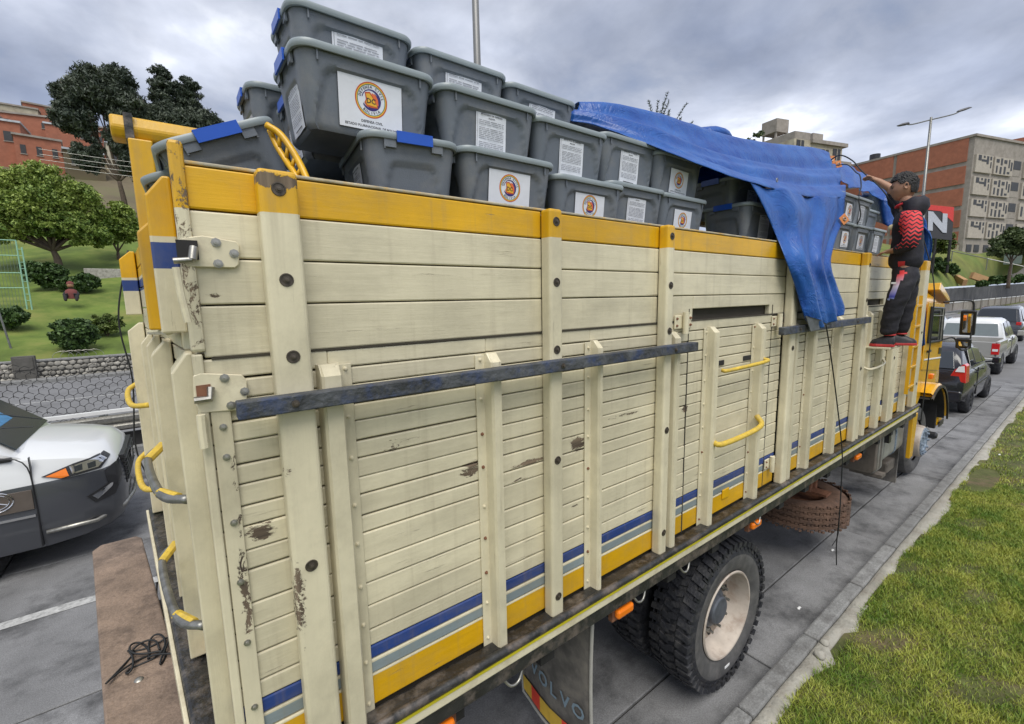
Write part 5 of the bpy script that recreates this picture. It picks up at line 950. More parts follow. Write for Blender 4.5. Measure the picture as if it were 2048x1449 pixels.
# mirrors
s = MB(); s.tube(bez([(9.0,.14,2.50),(9.18,.0,2.52),(9.42,-.10,2.50),(9.45,-.12,2.36)], 5), .013, 6); s.tube(bez([(9.05,.13,1.95),(9.2,.02,1.97),(9.30,-.04,1.80),(9.42,-.10,1.80),(9.45,-.12,1.86)], 5), .013, 6); s.tube([(9.45,-.12,2.4),(9.45,-.12,1.84)], .010, 6); mr_ = T(s, 'mirror_arm', M['blackplastic'])
def mirror(c, w, h, name):
    n = Vector((-.97, -.05, -.22)).normalized(); u = Vector((0,0,1)); r_ = u.cross(n).normalized(); u = n.cross(r_); c = Vector(c); s = MB(); s.obox(c, r_*w/2, u*h/2, n*.035); o = T(s, name, M['blackplastic'], bevel=.02, seg=3); s = MB(); s.obox(c+n*.037, r_*(w/2-.035), u*(h/2-.045), n*.0015); T(s, 'mirror_glass', M['mirror'], o, bevel=.008)
mirror((9.47,-.07,2.19), .17, .38, 'main_mirror'); mirror((9.46,-.05,1.88), .17, .16, 'wide_mirror')
s = MB(); s.tube(bez([(9.0,.3,2.6),(8.9,.35,2.9),(9.05,.3,3.3)], 6), .004, 5); T(s, 'aerial', M['blackplastic'])
# ================================================================== tubs
TL, TW, TH = .475, .345, .238
def tub_meshes():
    NU, NV = 120, 22; L2, W2 = TL/2-.012, TW/2-.012
    def ring(l2, w2, rc, z, rec=True):
        per = []; segs = [(l2-rc, -w2, 0), (l2, -(w2-rc), 0)]
        pts = []
        def line(a, b, n): return [(a[0]+(b[0]-a[0])*k/n, a[1]+(b[1]-a[1])*k/n) for k in range(n)]
        def arc(cx, cy, a0, n): return [(cx+rc*math.cos(R(a0+90*k/n)), cy+rc*math.sin(R(a0+90*k/n))) for k in range(n)]
        pts += line((-(l2-rc), -w2), (l2-rc, -w2), 30)+arc(l2-rc, -(w2-rc), -90, 8)+line((l2, -(w2-rc)), (l2, w2-rc), 20)+arc(l2-rc, w2-rc, 0, 8)
        pts += line((l2-rc, w2), (-(l2-rc), w2), 30)+arc(-(l2-rc), w2-rc, 90, 8)+line((-l2, w2-rc), (-l2, -(w2-rc)), 20)+arc(-(l2-rc), -(w2-rc), 180, 8)
        return pts
    rings = []
    for j in range(NV+1):
        v = j/NV; z = v*(TH-.012); tp = .885+.115*v
        if z < .012: tp -= .03*(1-z/.012)
        l2, w2 = L2*tp, W2*(tp-.02*(1-v)); row = []
        for (x, y) in ring(l2, w2, .045, z):
            # pressed-in panels: an arch on the long sides, a smaller one on the ends
            def arch(u, half, top, slope, bot=.02):
                hw_ = half-slope*max(0, z-.05); d = min(hw_-abs(u), top-z)
                cx_, cz_ = hw_-.03, top-.03
                if abs(u) > cx_ and z > cz_: d = .03-math.hypot(abs(u)-cx_, z-cz_)
                t_ = max(0, min(1, d/.0055)); return t_*t_*(3-2*t_)
            if abs(y) > w2-.004: y -= math.copysign(.011*arch(x, .178, .180, .24), y)
            if abs(x) > l2-.004: x -= math.copysign(.009*arch(y, .095, .155, .15), x)
            # foot notch under the corners
            row.append((x, y, z))
        rings.append(row)
    s = MB(); s.loft(rings); body = s.mesh('tub', M['tub'], smooth=.7)
    s = MB()                                    # small gussets under the rim
    for x, y in ((-.17,-W2),(.17,-W2),(-.17,W2),(.17,W2),(-L2,-.1),(-L2,.1),(L2,-.1),(L2,.1)):
        if abs(y) == W2: s.box(x-.0025, x+.0025, min(y, y*1.035), max(y, y*1.035), TH-.05, TH-.012)
        else: s.box(min(x, x*1.03), max(x, x*1.03), y-.0025, y+.0025, TH-.05, TH-.012)
    for sx in (-1, 1):
        for yy in (-.082, .082): s.box(min(sx*L2, sx*(L2+.008)), max(sx*L2, sx*(L2+.008)), yy-.02, yy+.02, TH-.045, TH-.012)
    gus = s.mesh('gusset', M['tub'])
    s = MB(); rr_ = []
    for k, z in ((.965, TH-.020), (1.0, TH-.020), (1.012, TH-.014), (1.015, TH-.004), (1.0, TH+.002), (.975, TH+.003), (.95, TH-.003), (.90, TH-.004), (.86, TH+.002), (.0, TH+.002)):
        rr_.append([(x*k*TL/2/L2 if k > 0 else 0, y*(k if k > 0 else 0)*TW/2/W2, z) for x, y in ring(L2, W2, .055, 0)])
    s.loft(rr_, cap=False); lid = s.mesh('lid', M['lid'], smooth=.8)
    ls = []
    for sx in (-1, 1):
        s = MB(); x0 = sx*(TL/2-.026); x1 = sx*(TL/2+.010); s.box(min(x0,x1), max(x0,x1), -.062, .062, TH+.002, TH+.0055); s.box(min(x1-sx*.006,x1), max(x1-sx*.006,x1), -.062, .062, TH-.030, TH+.0019); ls.append(s.mesh('latch', M['latch']))
    return body, gus, lid, ls
TB, TG, TLID, TLA = tub_meshes()
def side_y(z): return -(TW/2-.012)*((.885+.115*z/(TH-.012))-.02*(1-z/(TH-.012)))+.011     # recessed panel surface of the long side
def end_x(z): return -(TL/2-.012)*(.885+.115*z/(TH-.012))+.009
def sticker_mesh(kind):
    """paper stickers; a across, b up, centred; returns list of (name, mesh, parent index)"""
    out_ = []
    def f(d): return lambda a, b: (a, -d, b)
    if kind == 'logo':
        s = MB(); s.add([f(.001)(a, b) for a, b in ((-.103,-.078),(.103,-.078),(.103,.078),(-.103,.078))], [(0,1,2,3)])
        out_.append(('sticker', s.mesh('sticker', M['paper'], fix=False)))
        s = MB(); w = .0016
        for a0, a1, b0, b1 in ((-.1045,-.103,-.0795,.0795),(.103,.1045,-.0795,.0795),(-.103,.103,.078,.0795),(-.103,.103,-.0795,-.078)): s.add([f(.0012)(a, b) for a, b in ((a0,b0),(a1,b0),(a1,b1),(a0,b1))], [(0,1,2,3)])
        cy = .012
        def ringf(r0, r1, d, m_, a0=0, a1=360, off=(0,0)):
            s.cur = m_; n = 48; vs = []
            for k in range(n+1):
                a = R(a0+(a1-a0)*k/n); vs += [f(d)(math.cos(a)*r0, cy+math.sin(a)*r0), f(d)(off[0]+math.cos(a)*r1, cy+off[1]+math.sin(a)*r1)]
            s.add(vs, [(2*k, 2*k+1, 2*k+3, 2*k+2) for k in range(n)])
        ringf(.0525, .0490, .0014, 1); ringf(.0490, .0460, .0014, 2); ringf(.0460, .0438, .0014, 3)
        s.cur = 4; ringf(.0315, .0255, .0014, 4, -150, 170, (-.003, .002))
        s.cur = 4; ringf(.024, .018, .0012, 4, -120, 60, (-.002, .002))
        s.cur = 5; pts = [(.002,.022),(.014,.018),(.022,.004),(.023,-.012),(.012,-.016),(.0,-.014)]; s.add([f(.0015)(a, cy+b) for a, b in pts], [tuple(range(len(pts)))])
        s.cur = 1; pts = [(-.021,.020),(-.004,.024),(.004,.014),(.018,-.010),(.022,-.020),(.0,-.022),(-.016,-.020),(-.023,-.010),(-.018,.0)]; s.add([f(.0017)(a, cy+b) for a, b in pts], [tuple(range(len(pts)))])
        s.cur = 2; pts = [(-.017,.016),(-.006,.019),(.002,.010),(.016,-.010),(.018,-.017),(-.014,-.015),(-.018,-.008),(-.014,.002)]; s.add([f(.0019)(a, cy+b) for a, b in pts], [tuple(range(len(pts)))])
        s.cur = 0; put_text(s, 'DC', .021, lambda a, b: f(.0022)(a-.001, cy+b-.010))
        def arc_text(txt, r_, size, a_mid, step, flip=False):
            n = len(txt)
            for k, ch in enumerate(txt):
                if ch == ' ': continue
                a = R(a_mid+(k-(n-1)/2)*(-step if not flip else step)); vs, fs = glyphs(ch, size); ca, sa = math.cos(a), math.sin(a); o_ = []
                for v in vs:
                    x_, y_ = v.x, v.y
                    if not flip: px_, py_ = (r_+y_)*ca+x_*sa, (r_+y_)*sa-x_*ca
                    else: px_, py_ = (r_-y_)*ca-x_*sa, (r_-y_)*sa+x_*ca
                    o_.append(f(.0018)(px_, cy+py_))
                s.add(o_, fs)
        arc_text('DEFENSA CIVIL', .0345, .0108, 90, 12.5); arc_text('BOLIVIA', .0415, .0108, 270, 13, True)
        put_text(s, 'DEFENSA CIVIL', .0105, lambda a, b: f(.0015)(a, b-.056)); put_text(s, 'ESTADO PLURINACIONAL DE BOLIVIA', .0100, lambda a, b: f(.0015)(a, b-.070))
        out_.append(('emblem', s.mesh('emblem', [M['ink'], M['ered'], M['eyel'], M['egrn'], M['epur'], M['eora']], fix=False)))
    else:
        rr = random.Random(kind); s = MB(); s.grid([[(a, -.001-.0015*math.sin(a*60+kind)*math.sin(b*30), b) for a in np.linspace(-.056, .056, 6)] for b in np.linspace(-.079, .079, 7)]); out_.append(('sticker', s.mesh('sticker', M['paper'], fix=False)))
        s = MB(); put_text(s, 'MINISTERIO DE DEFENSA', .0072, lambda a, b: f(.0034)(a, b+.062)); put_text(s, 'BOLIVIA', .0065, lambda a, b: f(.0034)(a, b+.052))
        s.cur = 1
        for k in range(17):
            b = .042-k*.0062; a = -.046
            if k in (3, 11): continue
            while a < .044:
                l = rr.uniform(.006, .03); e_ = min(a+l, .046); s.add([f(.0033)(x, y) for x, y in ((a,b),(e_,b),(e_,b+.0022),(a,b+.0022))], [(0,1,2,3)]); a = e_+.003
            if k > 14 and rr.random() < .5: break
        s.cur = 0; s.add([f(.0034)(x, y) for x, y in ((-.03,-.070),(.032,-.070),(.032,-.0665),(-.03,-.0665))], [(0,1,2,3)])
        s.add([f(.0034)(x, y) for x, y in ((-.0525,-.07),(-.0518,-.07),(-.0518,.07),(-.0525,.07))], [(0,1,2,3)])
        out_.append(('print', s.mesh('print', [M['ink'], M['greyink']], fix=False)))
    return out_
STK = {'logo': sticker_mesh('logo'), 'doc': sticker_mesh(1), 'doc2': sticker_mesh(2)}
def add_sticker(t, kind, where='side', z=.105, sc=1.0, dxo=0):
    ms = STK[kind]; st = link('sticker', ms[0][1], t); em = link('emblem' if kind == 'logo' else 'print', ms[1][1], st)
    if where == 'side': tilt = math.atan2((side_y(.05)-side_y(.15)), .1); st.location = (dxo, side_y(z)-.003, z); st.rotation_euler = (-tilt*-1, 0, 0); st.rotation_euler = (math.atan((side_y(.05)-side_y(.15))/.1), 0, 0)
    elif where == 'back': st.location = (dxo, -side_y(z)+.003, z); st.rotation_euler = (math.atan((side_y(.05)-side_y(.15))/.1), 0, math.pi)
    else: st.location = (end_x(z)-.003, 0, z); st.rotation_euler = (math.atan((end_x(.05)-end_x(.15))/.1), 0, -math.pi/2)
    st.rotation_euler.y += random.uniform(-.035, .035); st.scale = (sc*(1 if kind == 'logo' else 1.28), 1, sc*(1 if kind == 'logo' else 1.06)); return st
def tub(x, y, ztop, label, side=None, end=None, back=None, rz=0, rot=None, base_=False, grp='grey storage tubs piled on the truck'):
    """x = left edge of the rim, y = front edge of the rim (unrotated)"""
    t = thing('storage_tub', label, 'storage tub', group=grp)
    link('tub_body', TB, t); stuff(link('gusset', TG, t)); link('lid', TLID, t)
    for m_ in TLA: link('latch', m_, t)
    if side: add_sticker(t, *side)
    if end: add_sticker(t, end, 'end', .10)
    if back: add_sticker(t, back, 'back', .10)
    t.location = (x+TL/2, y+TW/2, ztop-TH-.004)
    if rz: t.rotation_euler = (0, 0, rz)
    if rot: t.rotation_euler = rot
    return t
ZR, ZM, ZT = 3.238, 3.458, 3.725
# first layer showing over the boards
tA = tub(0, 0, 3.222, 'grey tub turned end-on with its blue latch in front, above the second rail bolt', rz=R(-97), base_=True, end=None, side=('doc2','side',.105,.9)); tA.location = (.745, .365, 3.222-TH)
tub(.905, .135, ZR, 'grey tub with the round emblem sticker, first layer right of the end-on tub', ('logo',)); tub(1.385, .15, ZR-.028, 'grey tub with a half hidden emblem sticker above the third timber post', ('logo','side',.115,.95)); tub(1.78, .19, ZR+.005, 'grey tub with a torn white notice, bottom layer, third from the timber post', ('doc','side',.11,1.05)); tub(2.225, .20, ZR+.003, 'grey tub with the round emblem, bottom layer just left of the tarp shadow', ('logo','side',.10,.85))
tub(2.99, .10, ZR+.02, 'grey tub with a blue latch on its end, bottom layer in the tarp shadow', ('doc','side',.10,1.0,.04)); tub(3.50, .14, ZR+.01, 'grey tub with a paper notice, bottom layer beneath the hanging tarp', ('doc2',))
# second layer
tub(.365, .175, ZM, 'foremost tub of the second layer with the largest emblem sticker', ('logo','side',.105,1.04), end='doc2'); tub(.855, .185, ZM, 'second-layer tub with a white notice, right beside the largest emblem', ('doc',)); tub(1.315, .20, ZM-.010, 'second-layer tub with a white notice fixed by clear tape, third in its row', ('doc2','side',.105,1.05)); tub(1.80, .255, ZM+.035, 'second-layer tub with a creased notice, fourth in its row', ('doc','side',.105,1.05)); tub(2.215, .225, ZM+.012, 'second-layer tub with an emblem, half under the front edge of the tarp', ('logo','side',.10,.85)); tub(3.0, .20, ZM-.02, 'second-layer tub in the dark beneath the tarp edge', ('doc2','side',.10,1.0,.05))
# third layer, one row further in
tub(.425, .46, ZT, 'topmost tub with a white notice, cut by the top of the picture', ('doc2','side',.13,1.35,.01)); tub(.91, .47, ZT-.01, 'third-layer tub left of the thick grey pole with a notice half showing', ('doc','side',.13,1.3)); tub(1.37, .47, ZT-.03, 'third-layer tub next to the start of the blue tarp', ('doc2','side',.12,1.2))
# rows behind, seen at their latched ends
tub(.43, .50, ZM, 'second-layer tub directly beneath the topmost one', end='doc'); tub(.335, .84, ZM+.115, 'tub showing only its latched end behind the front stack', end='doc2'); tub(.335, 1.24, ZM+.06, 'furthest back tub at the rear, rounded corner and blue latch against the sky', end=None); tub(.40, .82, ZR-.005, 'dark tub underneath the overhanging front stack', end='doc'); tub(.36, 1.18, ZR-.24, 'tub low in the second row behind the yellow bent bracket'); tub(.36, 1.30, ZR, 'lower tub at the very back of the load')
tub(.36, .46, 3.10, 'shadowed tub beneath the front stack, left of the end-on tub')
# tilted pair at the rear corner
tt = tub(0, 0, 0, 'tilted grey tub leaning over the rear corner with its blue latch in front'); tt.matrix_world = Matrix.Translation((.262, .53, 2.972)) @ Matrix.Rotation(R(-24), 4, 'Y') @ Matrix.Rotation(R(88), 4, 'Z')
tt = tub(0, 0, 0, 'lower tub peeping out below the tilted one at the rear post'); tt.matrix_world = Matrix.Translation((.215, .70, 2.90)) @ Matrix.Rotation(R(-20), 4, 'Y') @ Matrix.Rotation(R(88), 4, 'Z')
# tubs near the man
tub(4.48, .10, 3.275, 'lower tub half hidden by the torn tarp corner, near the man', ('logo','side',.10,.85,.08)); tub(4.97, .10, 3.275, 'lower tub with an emblem, left of the one by his hand', ('logo','side',.10,.85)); tub(5.45, .11, 3.285, 'lower tub with a paper notice just above his lower hand', ('doc','side',.10,.95)); tub(4.55, .11, 3.515, 'upper tub with an emblem below the lifted tarp', ('logo','side',.10,.9,.10)); tub(5.00, .12, 3.525, 'upper tub with a notice below the cord, near the man', ('doc2','side',.10,.95)); tub(5.60, .22, 3.50, 'tub with a tapered side right behind his chest', None)
# two tubs seen through the slot over the loading door
tub(2.32, .085, 2.72, 'tub with an emblem glimpsed through the long slot, left one', ('logo','side',.15,.8,-.1), grp='tubs seen through the slot'); tub(2.83, .085, 2.72, 'tub with an emblem glimpsed through the long slot, right one', ('logo','side',.15,.8,-.05), grp='tubs seen through the slot')
# bent yellow bracket between the tilted tub and the stack
br = thing('bent_bracket', 'bowed yellow metal bracket with cross ties between the tilted tub and the stack', 'bracket', (.30, .13, 3.02)); p1 = [(0.282,0.22,3.197), (0.313,0.2,3.172), (0.337,0.17,3.121), (0.35,0.13,3.066), (0.359,0.1,3.015)]; p2 = [(0.294,0.24,3.189), (0.304,0.22,3.145), (0.321,0.19,3.095), (0.332,0.15,3.054), (0.344,0.12,3.011)]
s = MB(); s.tube(bez(p1, 6), .010, 8); s.tube(bez(p2, 6), .009, 8); inv(s.build('bracket_rod', M['yellow'], br, smooth=True), br); s = MB()
for k in range(6):
    A1, B1 = bez(p1, 6), bez(p2, 6); i = 2+k*4; s.tube([A1[i], B1[min(i+2, len(B1)-1)]], .006, 6)
inv(s.build('cross_tie', M['yellow'], br, smooth=True), br)
s = MB(); s.box(.30, .60, .05, .12, 3.004, 3.012); o = s.build('loose_strip', M['rust']); tag(o, 'flat rusty strip lying on top of the side boards below the bent bracket', 'metal strip')

# ================================================================== tarp
def sheet(name, rails, n_u, n_v, parent=None, amp=.012, seed=0, th=.003, fold=None):
    """rails: list of polylines, front to back; smooth grid through them"""
    R1 = []
    for r_ in rails:
        b = bez(r_, 8); L_ = [0]
        for i in range(1, len(b)): L_.append(L_[-1]+(b[i]-b[i-1]).length)
        row = []
        for k in range(n_u+1):
            t_ = L_[-1]*k/n_u; i = 1
            while i < len(L_)-1 and L_[i] < t_: i += 1
            f_ = (t_-L_[i-1])/max(1e-6, L_[i]-L_[i-1]); row.append(b[i-1].lerp(b[i], min(1, max(0, f_))))
        R1.append(row)
    G = []
    for k in range(n_u+1):
        b = bez([r_[k] for r_ in R1], max(2, n_v//(len(R1)-1))); G.append(b)
    rows = [[tuple(p) for p in col] for col in G]; s = MB(); s.grid(rows); me = s.mesh(name, M['tarp'], smooth=True, fix=False)
    rr = random.Random(seed); ks = [(Vector((rr.uniform(-1,1), rr.uniform(-1,1), rr.uniform(-1,1)))*rr.uniform(4, 22), rr.uniform(0, 6)) for _ in range(16)]
    nn = [v.normal.copy() for v in me.vertices]
    mm_ = len(rows[0])
    for v, n_ in zip(me.vertices, nn):
        a = 0
        if fold:
            u_, v_ = (v.index//mm_)/n_u, (v.index%mm_)/(mm_-1); q_ = u_ if fold[0] == 'u' else v_; o_ = v_ if fold[0] == 'u' else u_; e_ = min(1, 6*min(q_, 1-q_)+.25)
            v.co += n_*fold[2]*e_*(math.sin(6.283*fold[1]*q_+1.2*math.sin(3*o_+seed)+seed)+.45*math.sin(6.283*fold[1]*2.3*q_+2*o_))
        for q, ph in ks: w = math.sin(v.co.dot(q)+ph+1.5*math.sin(v.co.dot(q)*.37)); a += (1-abs(w))*(9/q.length)**.7
        v.co += n_*amp*(a/16-.38)*2
    me.update(); o = link(name, me, parent); so_ = o.modifiers.new('t', 'SOLIDIFY'); so_.thickness = th; return o
tp = thing('tarpaulin', 'crumpled bright blue tarpaulin pulled over the tubs and hanging down the side', 'tarp', (3.5, .5, 3.6))
back = [(1.85,1.6,3.55),(2.6,1.7,3.75),(3.6,1.7,3.80),(5.0,1.7,3.9),(6.3,1.6,3.8),(6.9,1.3,3.7)]
ridge = [(2.154,0.85,3.859), (2.373,0.8,3.882), (2.903,0.8,3.933), (3.476,0.75,3.918), (4.095,0.7,3.943), (4.764,0.7,4.021), (5.515,0.7,4.111), (5.709,0.65,4.09)]
mid1 = [(2.027,0.72,3.766), (2.175,0.62,3.747), (2.527,0.52,3.716), (3.035,0.48,3.68), (3.546,0.42,3.676), (4.175,0.42,3.73), (4.839,0.42,3.805), (5.342,0.42,3.881)]
mid2 = [(1.909,0.6,3.684), (2.043,0.5,3.649), (2.312,0.36,3.583), (2.74,0.3,3.528), (3.145,0.25,3.506), (3.673,0.22,3.528), (4.31,0.22,3.579), (4.926,0.22,3.661)]
edge = [(1.86,0.55,3.64), (1.988,0.45,3.605), (2.151,0.24,3.481), (2.46,0.13,3.398), (2.787,0.08,3.356), (2.964,0.06,3.347), (3.63,0.06,3.352), (4.572,0.08,3.449)]
inv(sheet('tarp_top', [back, ridge, mid1, mid2, edge], 110, 60, tp, .009, 3, fold=('v', 3.1, .021)), tp)
h0 = [(2.916,0.062,3.353), (3.3,0.055,3.351), (3.787,0.055,3.37), (4.539,0.07,3.452)]
h1 = [(3.047,0.03,3.21), (3.321,0.01,3.219), (3.773,0.01,3.246), (4.48,0.05,3.272)]
h2 = [(3.159,0.0,3.052), (3.385,-0.02,3.065), (3.717,-0.02,3.088), (4.185,0.0,3.085)]
h3 = [(3.157,-0.07,2.883), (3.283,-0.1,2.885), (3.554,-0.09,2.889), (3.899,-0.07,2.88)]
h4 = [(3.304,-0.08,2.694), (3.366,-0.125,2.699), (3.663,-0.11,2.705), (4.003,-0.09,2.706)]
h5 = [(3.38,-0.11,2.527), (3.476,-0.14,2.541), (3.726,-0.13,2.55), (4.103,-0.11,2.569)]
h6 = [(3.516,-0.11,2.416), (3.598,-0.135,2.433), (3.812,-0.13,2.458), (4.108,-0.11,2.501)]
inv(sheet('tarp_flap', [h0, h1, h2, h3, h4, h5, h6], 60, 72, tp, .007, 5, fold=('u', 2.2, .018)), tp)
ru = [(5.717,0.7,4.104), (6.14,0.6,4.074), (6.634,0.5,4.005), (5.9,0.078,3.657)]; ru2 = [(5.283,0.45,3.86), (5.734,0.42,3.871), (6.295,0.4,3.862), (5.9,0.055,3.614)]; ru3 = [(4.929,0.22,3.645), (5.379,0.24,3.653), (5.789,0.26,3.664), (5.95,0.089,3.549)]
inv(sheet('tarp_lifted', [ru, ru2, ru3], 40, 24, tp, .010, 8, fold=('u', 3, .012)), tp)
inv(sheet('tarp_inner', [[(6.379,0.5,3.796), (6.1,0.249,3.674), (6.3,0.126,3.633)], [(6.444,0.48,3.658), (6.1,0.217,3.526), (6.3,0.114,3.477)], [(6.536,0.46,3.497), (6.1,0.184,3.368), (6.3,0.099,3.295)]], 14, 12, tp, .014, 9), tp)
inv(sheet('tarp_front_flap', [[(6.25,.40,3.72), (6.4,.60,3.76), (6.55,.85,3.78)], [(6.80,.10,3.60), (6.88,.20,3.62), (6.92,.35,3.64)], [(6.99,0.142,3.489), (7.02,0.07,3.453), (7.0,-0.002,3.303)], [(7.0,0.162,2.979), (7.05,0.066,2.945), (7.02,-0.022,2.91)], [(7.0,0.155,2.717), (7.05,0.058,2.684), (7.02,-0.032,2.567)], [(7.0,0.079,2.334), (7.04,0.023,2.321), (7.02,-0.047,2.278)], [(7.0,-0.014,2.018), (7.03,-0.031,2.017), (7.02,-0.062,2.044)]], 20, 48, tp, .008, 11, fold=('u', 2.2, .014)), tp)
s = MB(); c_ = Vector((4.245,1.15,4.122)); s.loft([[c_+Vector((.30*k*math.cos(a)*1.3, .22*k*math.sin(a), .13*math.sqrt(max(0,1-k*k))+.02*math.sin(3*a)*k-.02)) for a in np.linspace(0, 6.283, 25)[:-1]] for k in (1.0,.85,.6,.3,.02)]); s.loft([[c_+Vector((.30*k*math.cos(a)*1.3, .22*k*math.sin(a), dz_+.02*math.sin(3*a)*k-.02)) for a in np.linspace(0, 6.283, 25)[:-1]] for k, dz_ in ((1.0,0),(1.25,-.20),(1.6,-.42))], cap=False); inv(s.build('tarp_bundle', M['tarp'], tp, smooth=True), tp)
OR = mat('orange_reinforcement', (.55,.20,.06), .7, var=.2, scale=25)
def patch(c, r_, m, name, rot=45, y_=-.012, shape=4):
    c = Vector(c); n = Vector((-.45,-.88,.15)).normalized(); a = n.cross(Vector((0,0,1))).normalized(); b = a.cross(n); s = MB()
    s.prism([(math.cos(R(rot+k*90))*r_, math.sin(R(rot+k*90))*r_) for k in range(4)], lambda p, q: c+a*p+b*q+n*.022, lambda p, q: c+a*p+b*q+n*.026); o = s.build(name, m, tp, bevel=.004); inv(o, tp)
    s = MB(); pts = [c+(a*math.cos(t_)+b*math.sin(t_))*.012+n*.029 for t_ in np.linspace(0, 6.283, 13)]; s.tube(pts, .004, 6, cap=False); g_ = s.build('eyelet', M['steel'], o); return o
patch((4.412,0.045,3.25), .050, OR, 'corner_patch', 8); patch((5.75,0.62,4.059), .060, OR, 'corner_patch', 45); patch((5.743,0.55,3.996), .050, OR, 'corner_patch', 30)
cp = MB(); c3 = [(3.331,-0.14,2.523), (3.461,-0.13,2.41), (3.72,-0.155,2.438), (3.514,-0.16,2.49)]; cp.add(c3+[(x, y+.006, z) for x, y, z in c3], [(0,1,2,3), (7,6,5,4), (0,4,5,1), (1,5,6,2), (2,6,7,3), (3,7,4,0)]); inv(cp.build('corner_patch', mat('grey_corner_patch', (.13,.14,.15), .7, var=.3, scale=15), tp), tp)
s = MB(); s.lathe([(.012,0),(.016,-.003),(.012,-.006),(.008,-.003)], (3.322,0.09,3.422), 'y', 14); inv(s.build('eyelet', M['steel'], tp, smooth=True), tp)
# cords
def cord(name, label, pts, r_, m, group=None, n=8): s = MB(); s.tube(bez(pts, n), r_, 6); o = s.build(name, m, smooth=True, fix=False); return tag(o, label, 'rope', group)
cord('hanging_rope', 'thin black rope hanging from the tarp corner down the side to the road', [(3.628,-0.16,2.45), (3.819,-0.135,2.257), (4.05,-0.125,1.886), (4.291,-0.125,1.39), (4.323,-0.13,1.125), (4.313,-0.14,0.823), (4.374,-0.12,0.522), (4.49,-0.1,0.28)], .0045, M['blackrope'])
cord('hanging_rope', 'frayed end of rope curling off the longer black rope near the road', [(4.32,-0.138,0.82), (4.39,-0.12,0.608), (4.334,-0.1,0.518)], .003, M['blackrope'])
cord('side_rope', 'black rope running down beside the yellow ladder to the sill', [(6.95,0.045,3.306), (6.94,-.10,2.75), (6.93,-.125,2.2), (6.92,-.125,1.6), (6.92,-.12,1.15)], .006, M['blackrope'])
cord('tie_cord', 'upper looping cord from the orange patch to the top of the load by the man', [(5.691,0.6,4.045), (5.4,0.413,4.005), (5.5,0.336,3.951), (5.45,0.241,3.828), (5.3,0.045,3.618), (5.2,-0.094,3.421), (5.18,-0.147,3.334)], .006, M['blackrope'])
cord('tie_cord', 'lower looping cord from the second orange patch falling across the upper tubs', [(5.682,0.53,3.982), (5.3,0.313,3.877), (5.2,0.21,3.771), (5.1,0.147,3.713), (5.05,0.117,3.601), (5.0,0.115,3.508), (5.0,0.089,3.354), (5.0,0.109,3.27)], .005, M['blackrope'])
pts = [(-.30+.07*math.cos(a*1.0)+.03*math.cos(2.7*a)+.1*k_/60, 1.20+.09*math.sin(a*1.31)+.03*math.sin(3.3*a), 1.065+.01*math.sin(a*2.2)+.004*k_/60) for k_, a in enumerate(np.linspace(0, 19, 60))]
o = cord('coiled_cord', 'tangled black cord lying on the brown rear step board', pts, .0045, M['blackrope'], n=3)
cord('rear_rope', 'thin black rope hanging down the far rear corner of the truck', [(gx(2.4)-.03,2.42,3.02), (gx(2.4)-.12,2.43,2.6), (gx(2.4)-.095,2.44,2.2), (gx(2.4)-.125,2.44,1.8), (gx(2.4)-.10,2.43,1.6), (gx(2.4)-.03,2.40,1.45)], .005, M['blackrope'])
# ================================================================== the man on the truck
man = thing('person', 'young man in black and red tracksuit standing on the truck side, pulling the tarp cord', 'person', (5.2, -.2, 2.17))
def skinned(name, verts, edges, radii, root, m, parent, sub=2, extra=None, disp=0, mats=None, matf=None, smooth=True):
    o = skin('tmp', verts, edges, radii, root, m, None, sub); bpy.context.view_layer.update(); dg = bpy.context.evaluated_depsgraph_get()
    me = bpy.data.meshes.new_from_object(o.evaluated_get(dg)); bpy.data.objects.remove(o); me.name = name
    if extra:
        b = bmesh.new(); b.from_mesh(me)
        for e_ in extra: b.from_mesh(e_)
        b.to_mesh(me); b.free()
    me.materials.clear()
    for m_ in (mats or [m]): me.materials.append(m_)
    if matf: 
        for p in me.polygons: p.material_index = matf(p.center)
    else: me.polygons.foreach_set('material_index', [0]*len(me.polygons))
    if disp:
        for v in me.vertices:
            c = v.co; w = math.sin(c.z*55+c.y*28+2*math.sin(c.x*17))+.6*math.sin(c.z*93-c.x*41)+.5*math.sin(c.y*70+c.z*20); v.co += v.normal*disp*w*.5
    me.polygons.foreach_set('use_smooth', [smooth]*len(me.polygons)); ob = link(name, me, parent); ob.matrix_parent_inverse = Matrix.Translation(parent.location).inverted(); return ob
HC = Vector((5.2, -.150, 3.565)); FD_ = Vector((-.30, .95, -.10)).normalized(); HR_ = FD_.cross(Vector((0,0,1))).normalized(); HU = HR_.cross(FD_)
def headpt(a, b, c): return HC+HR_*a+FD_*b+HU*c        # right, forward, up
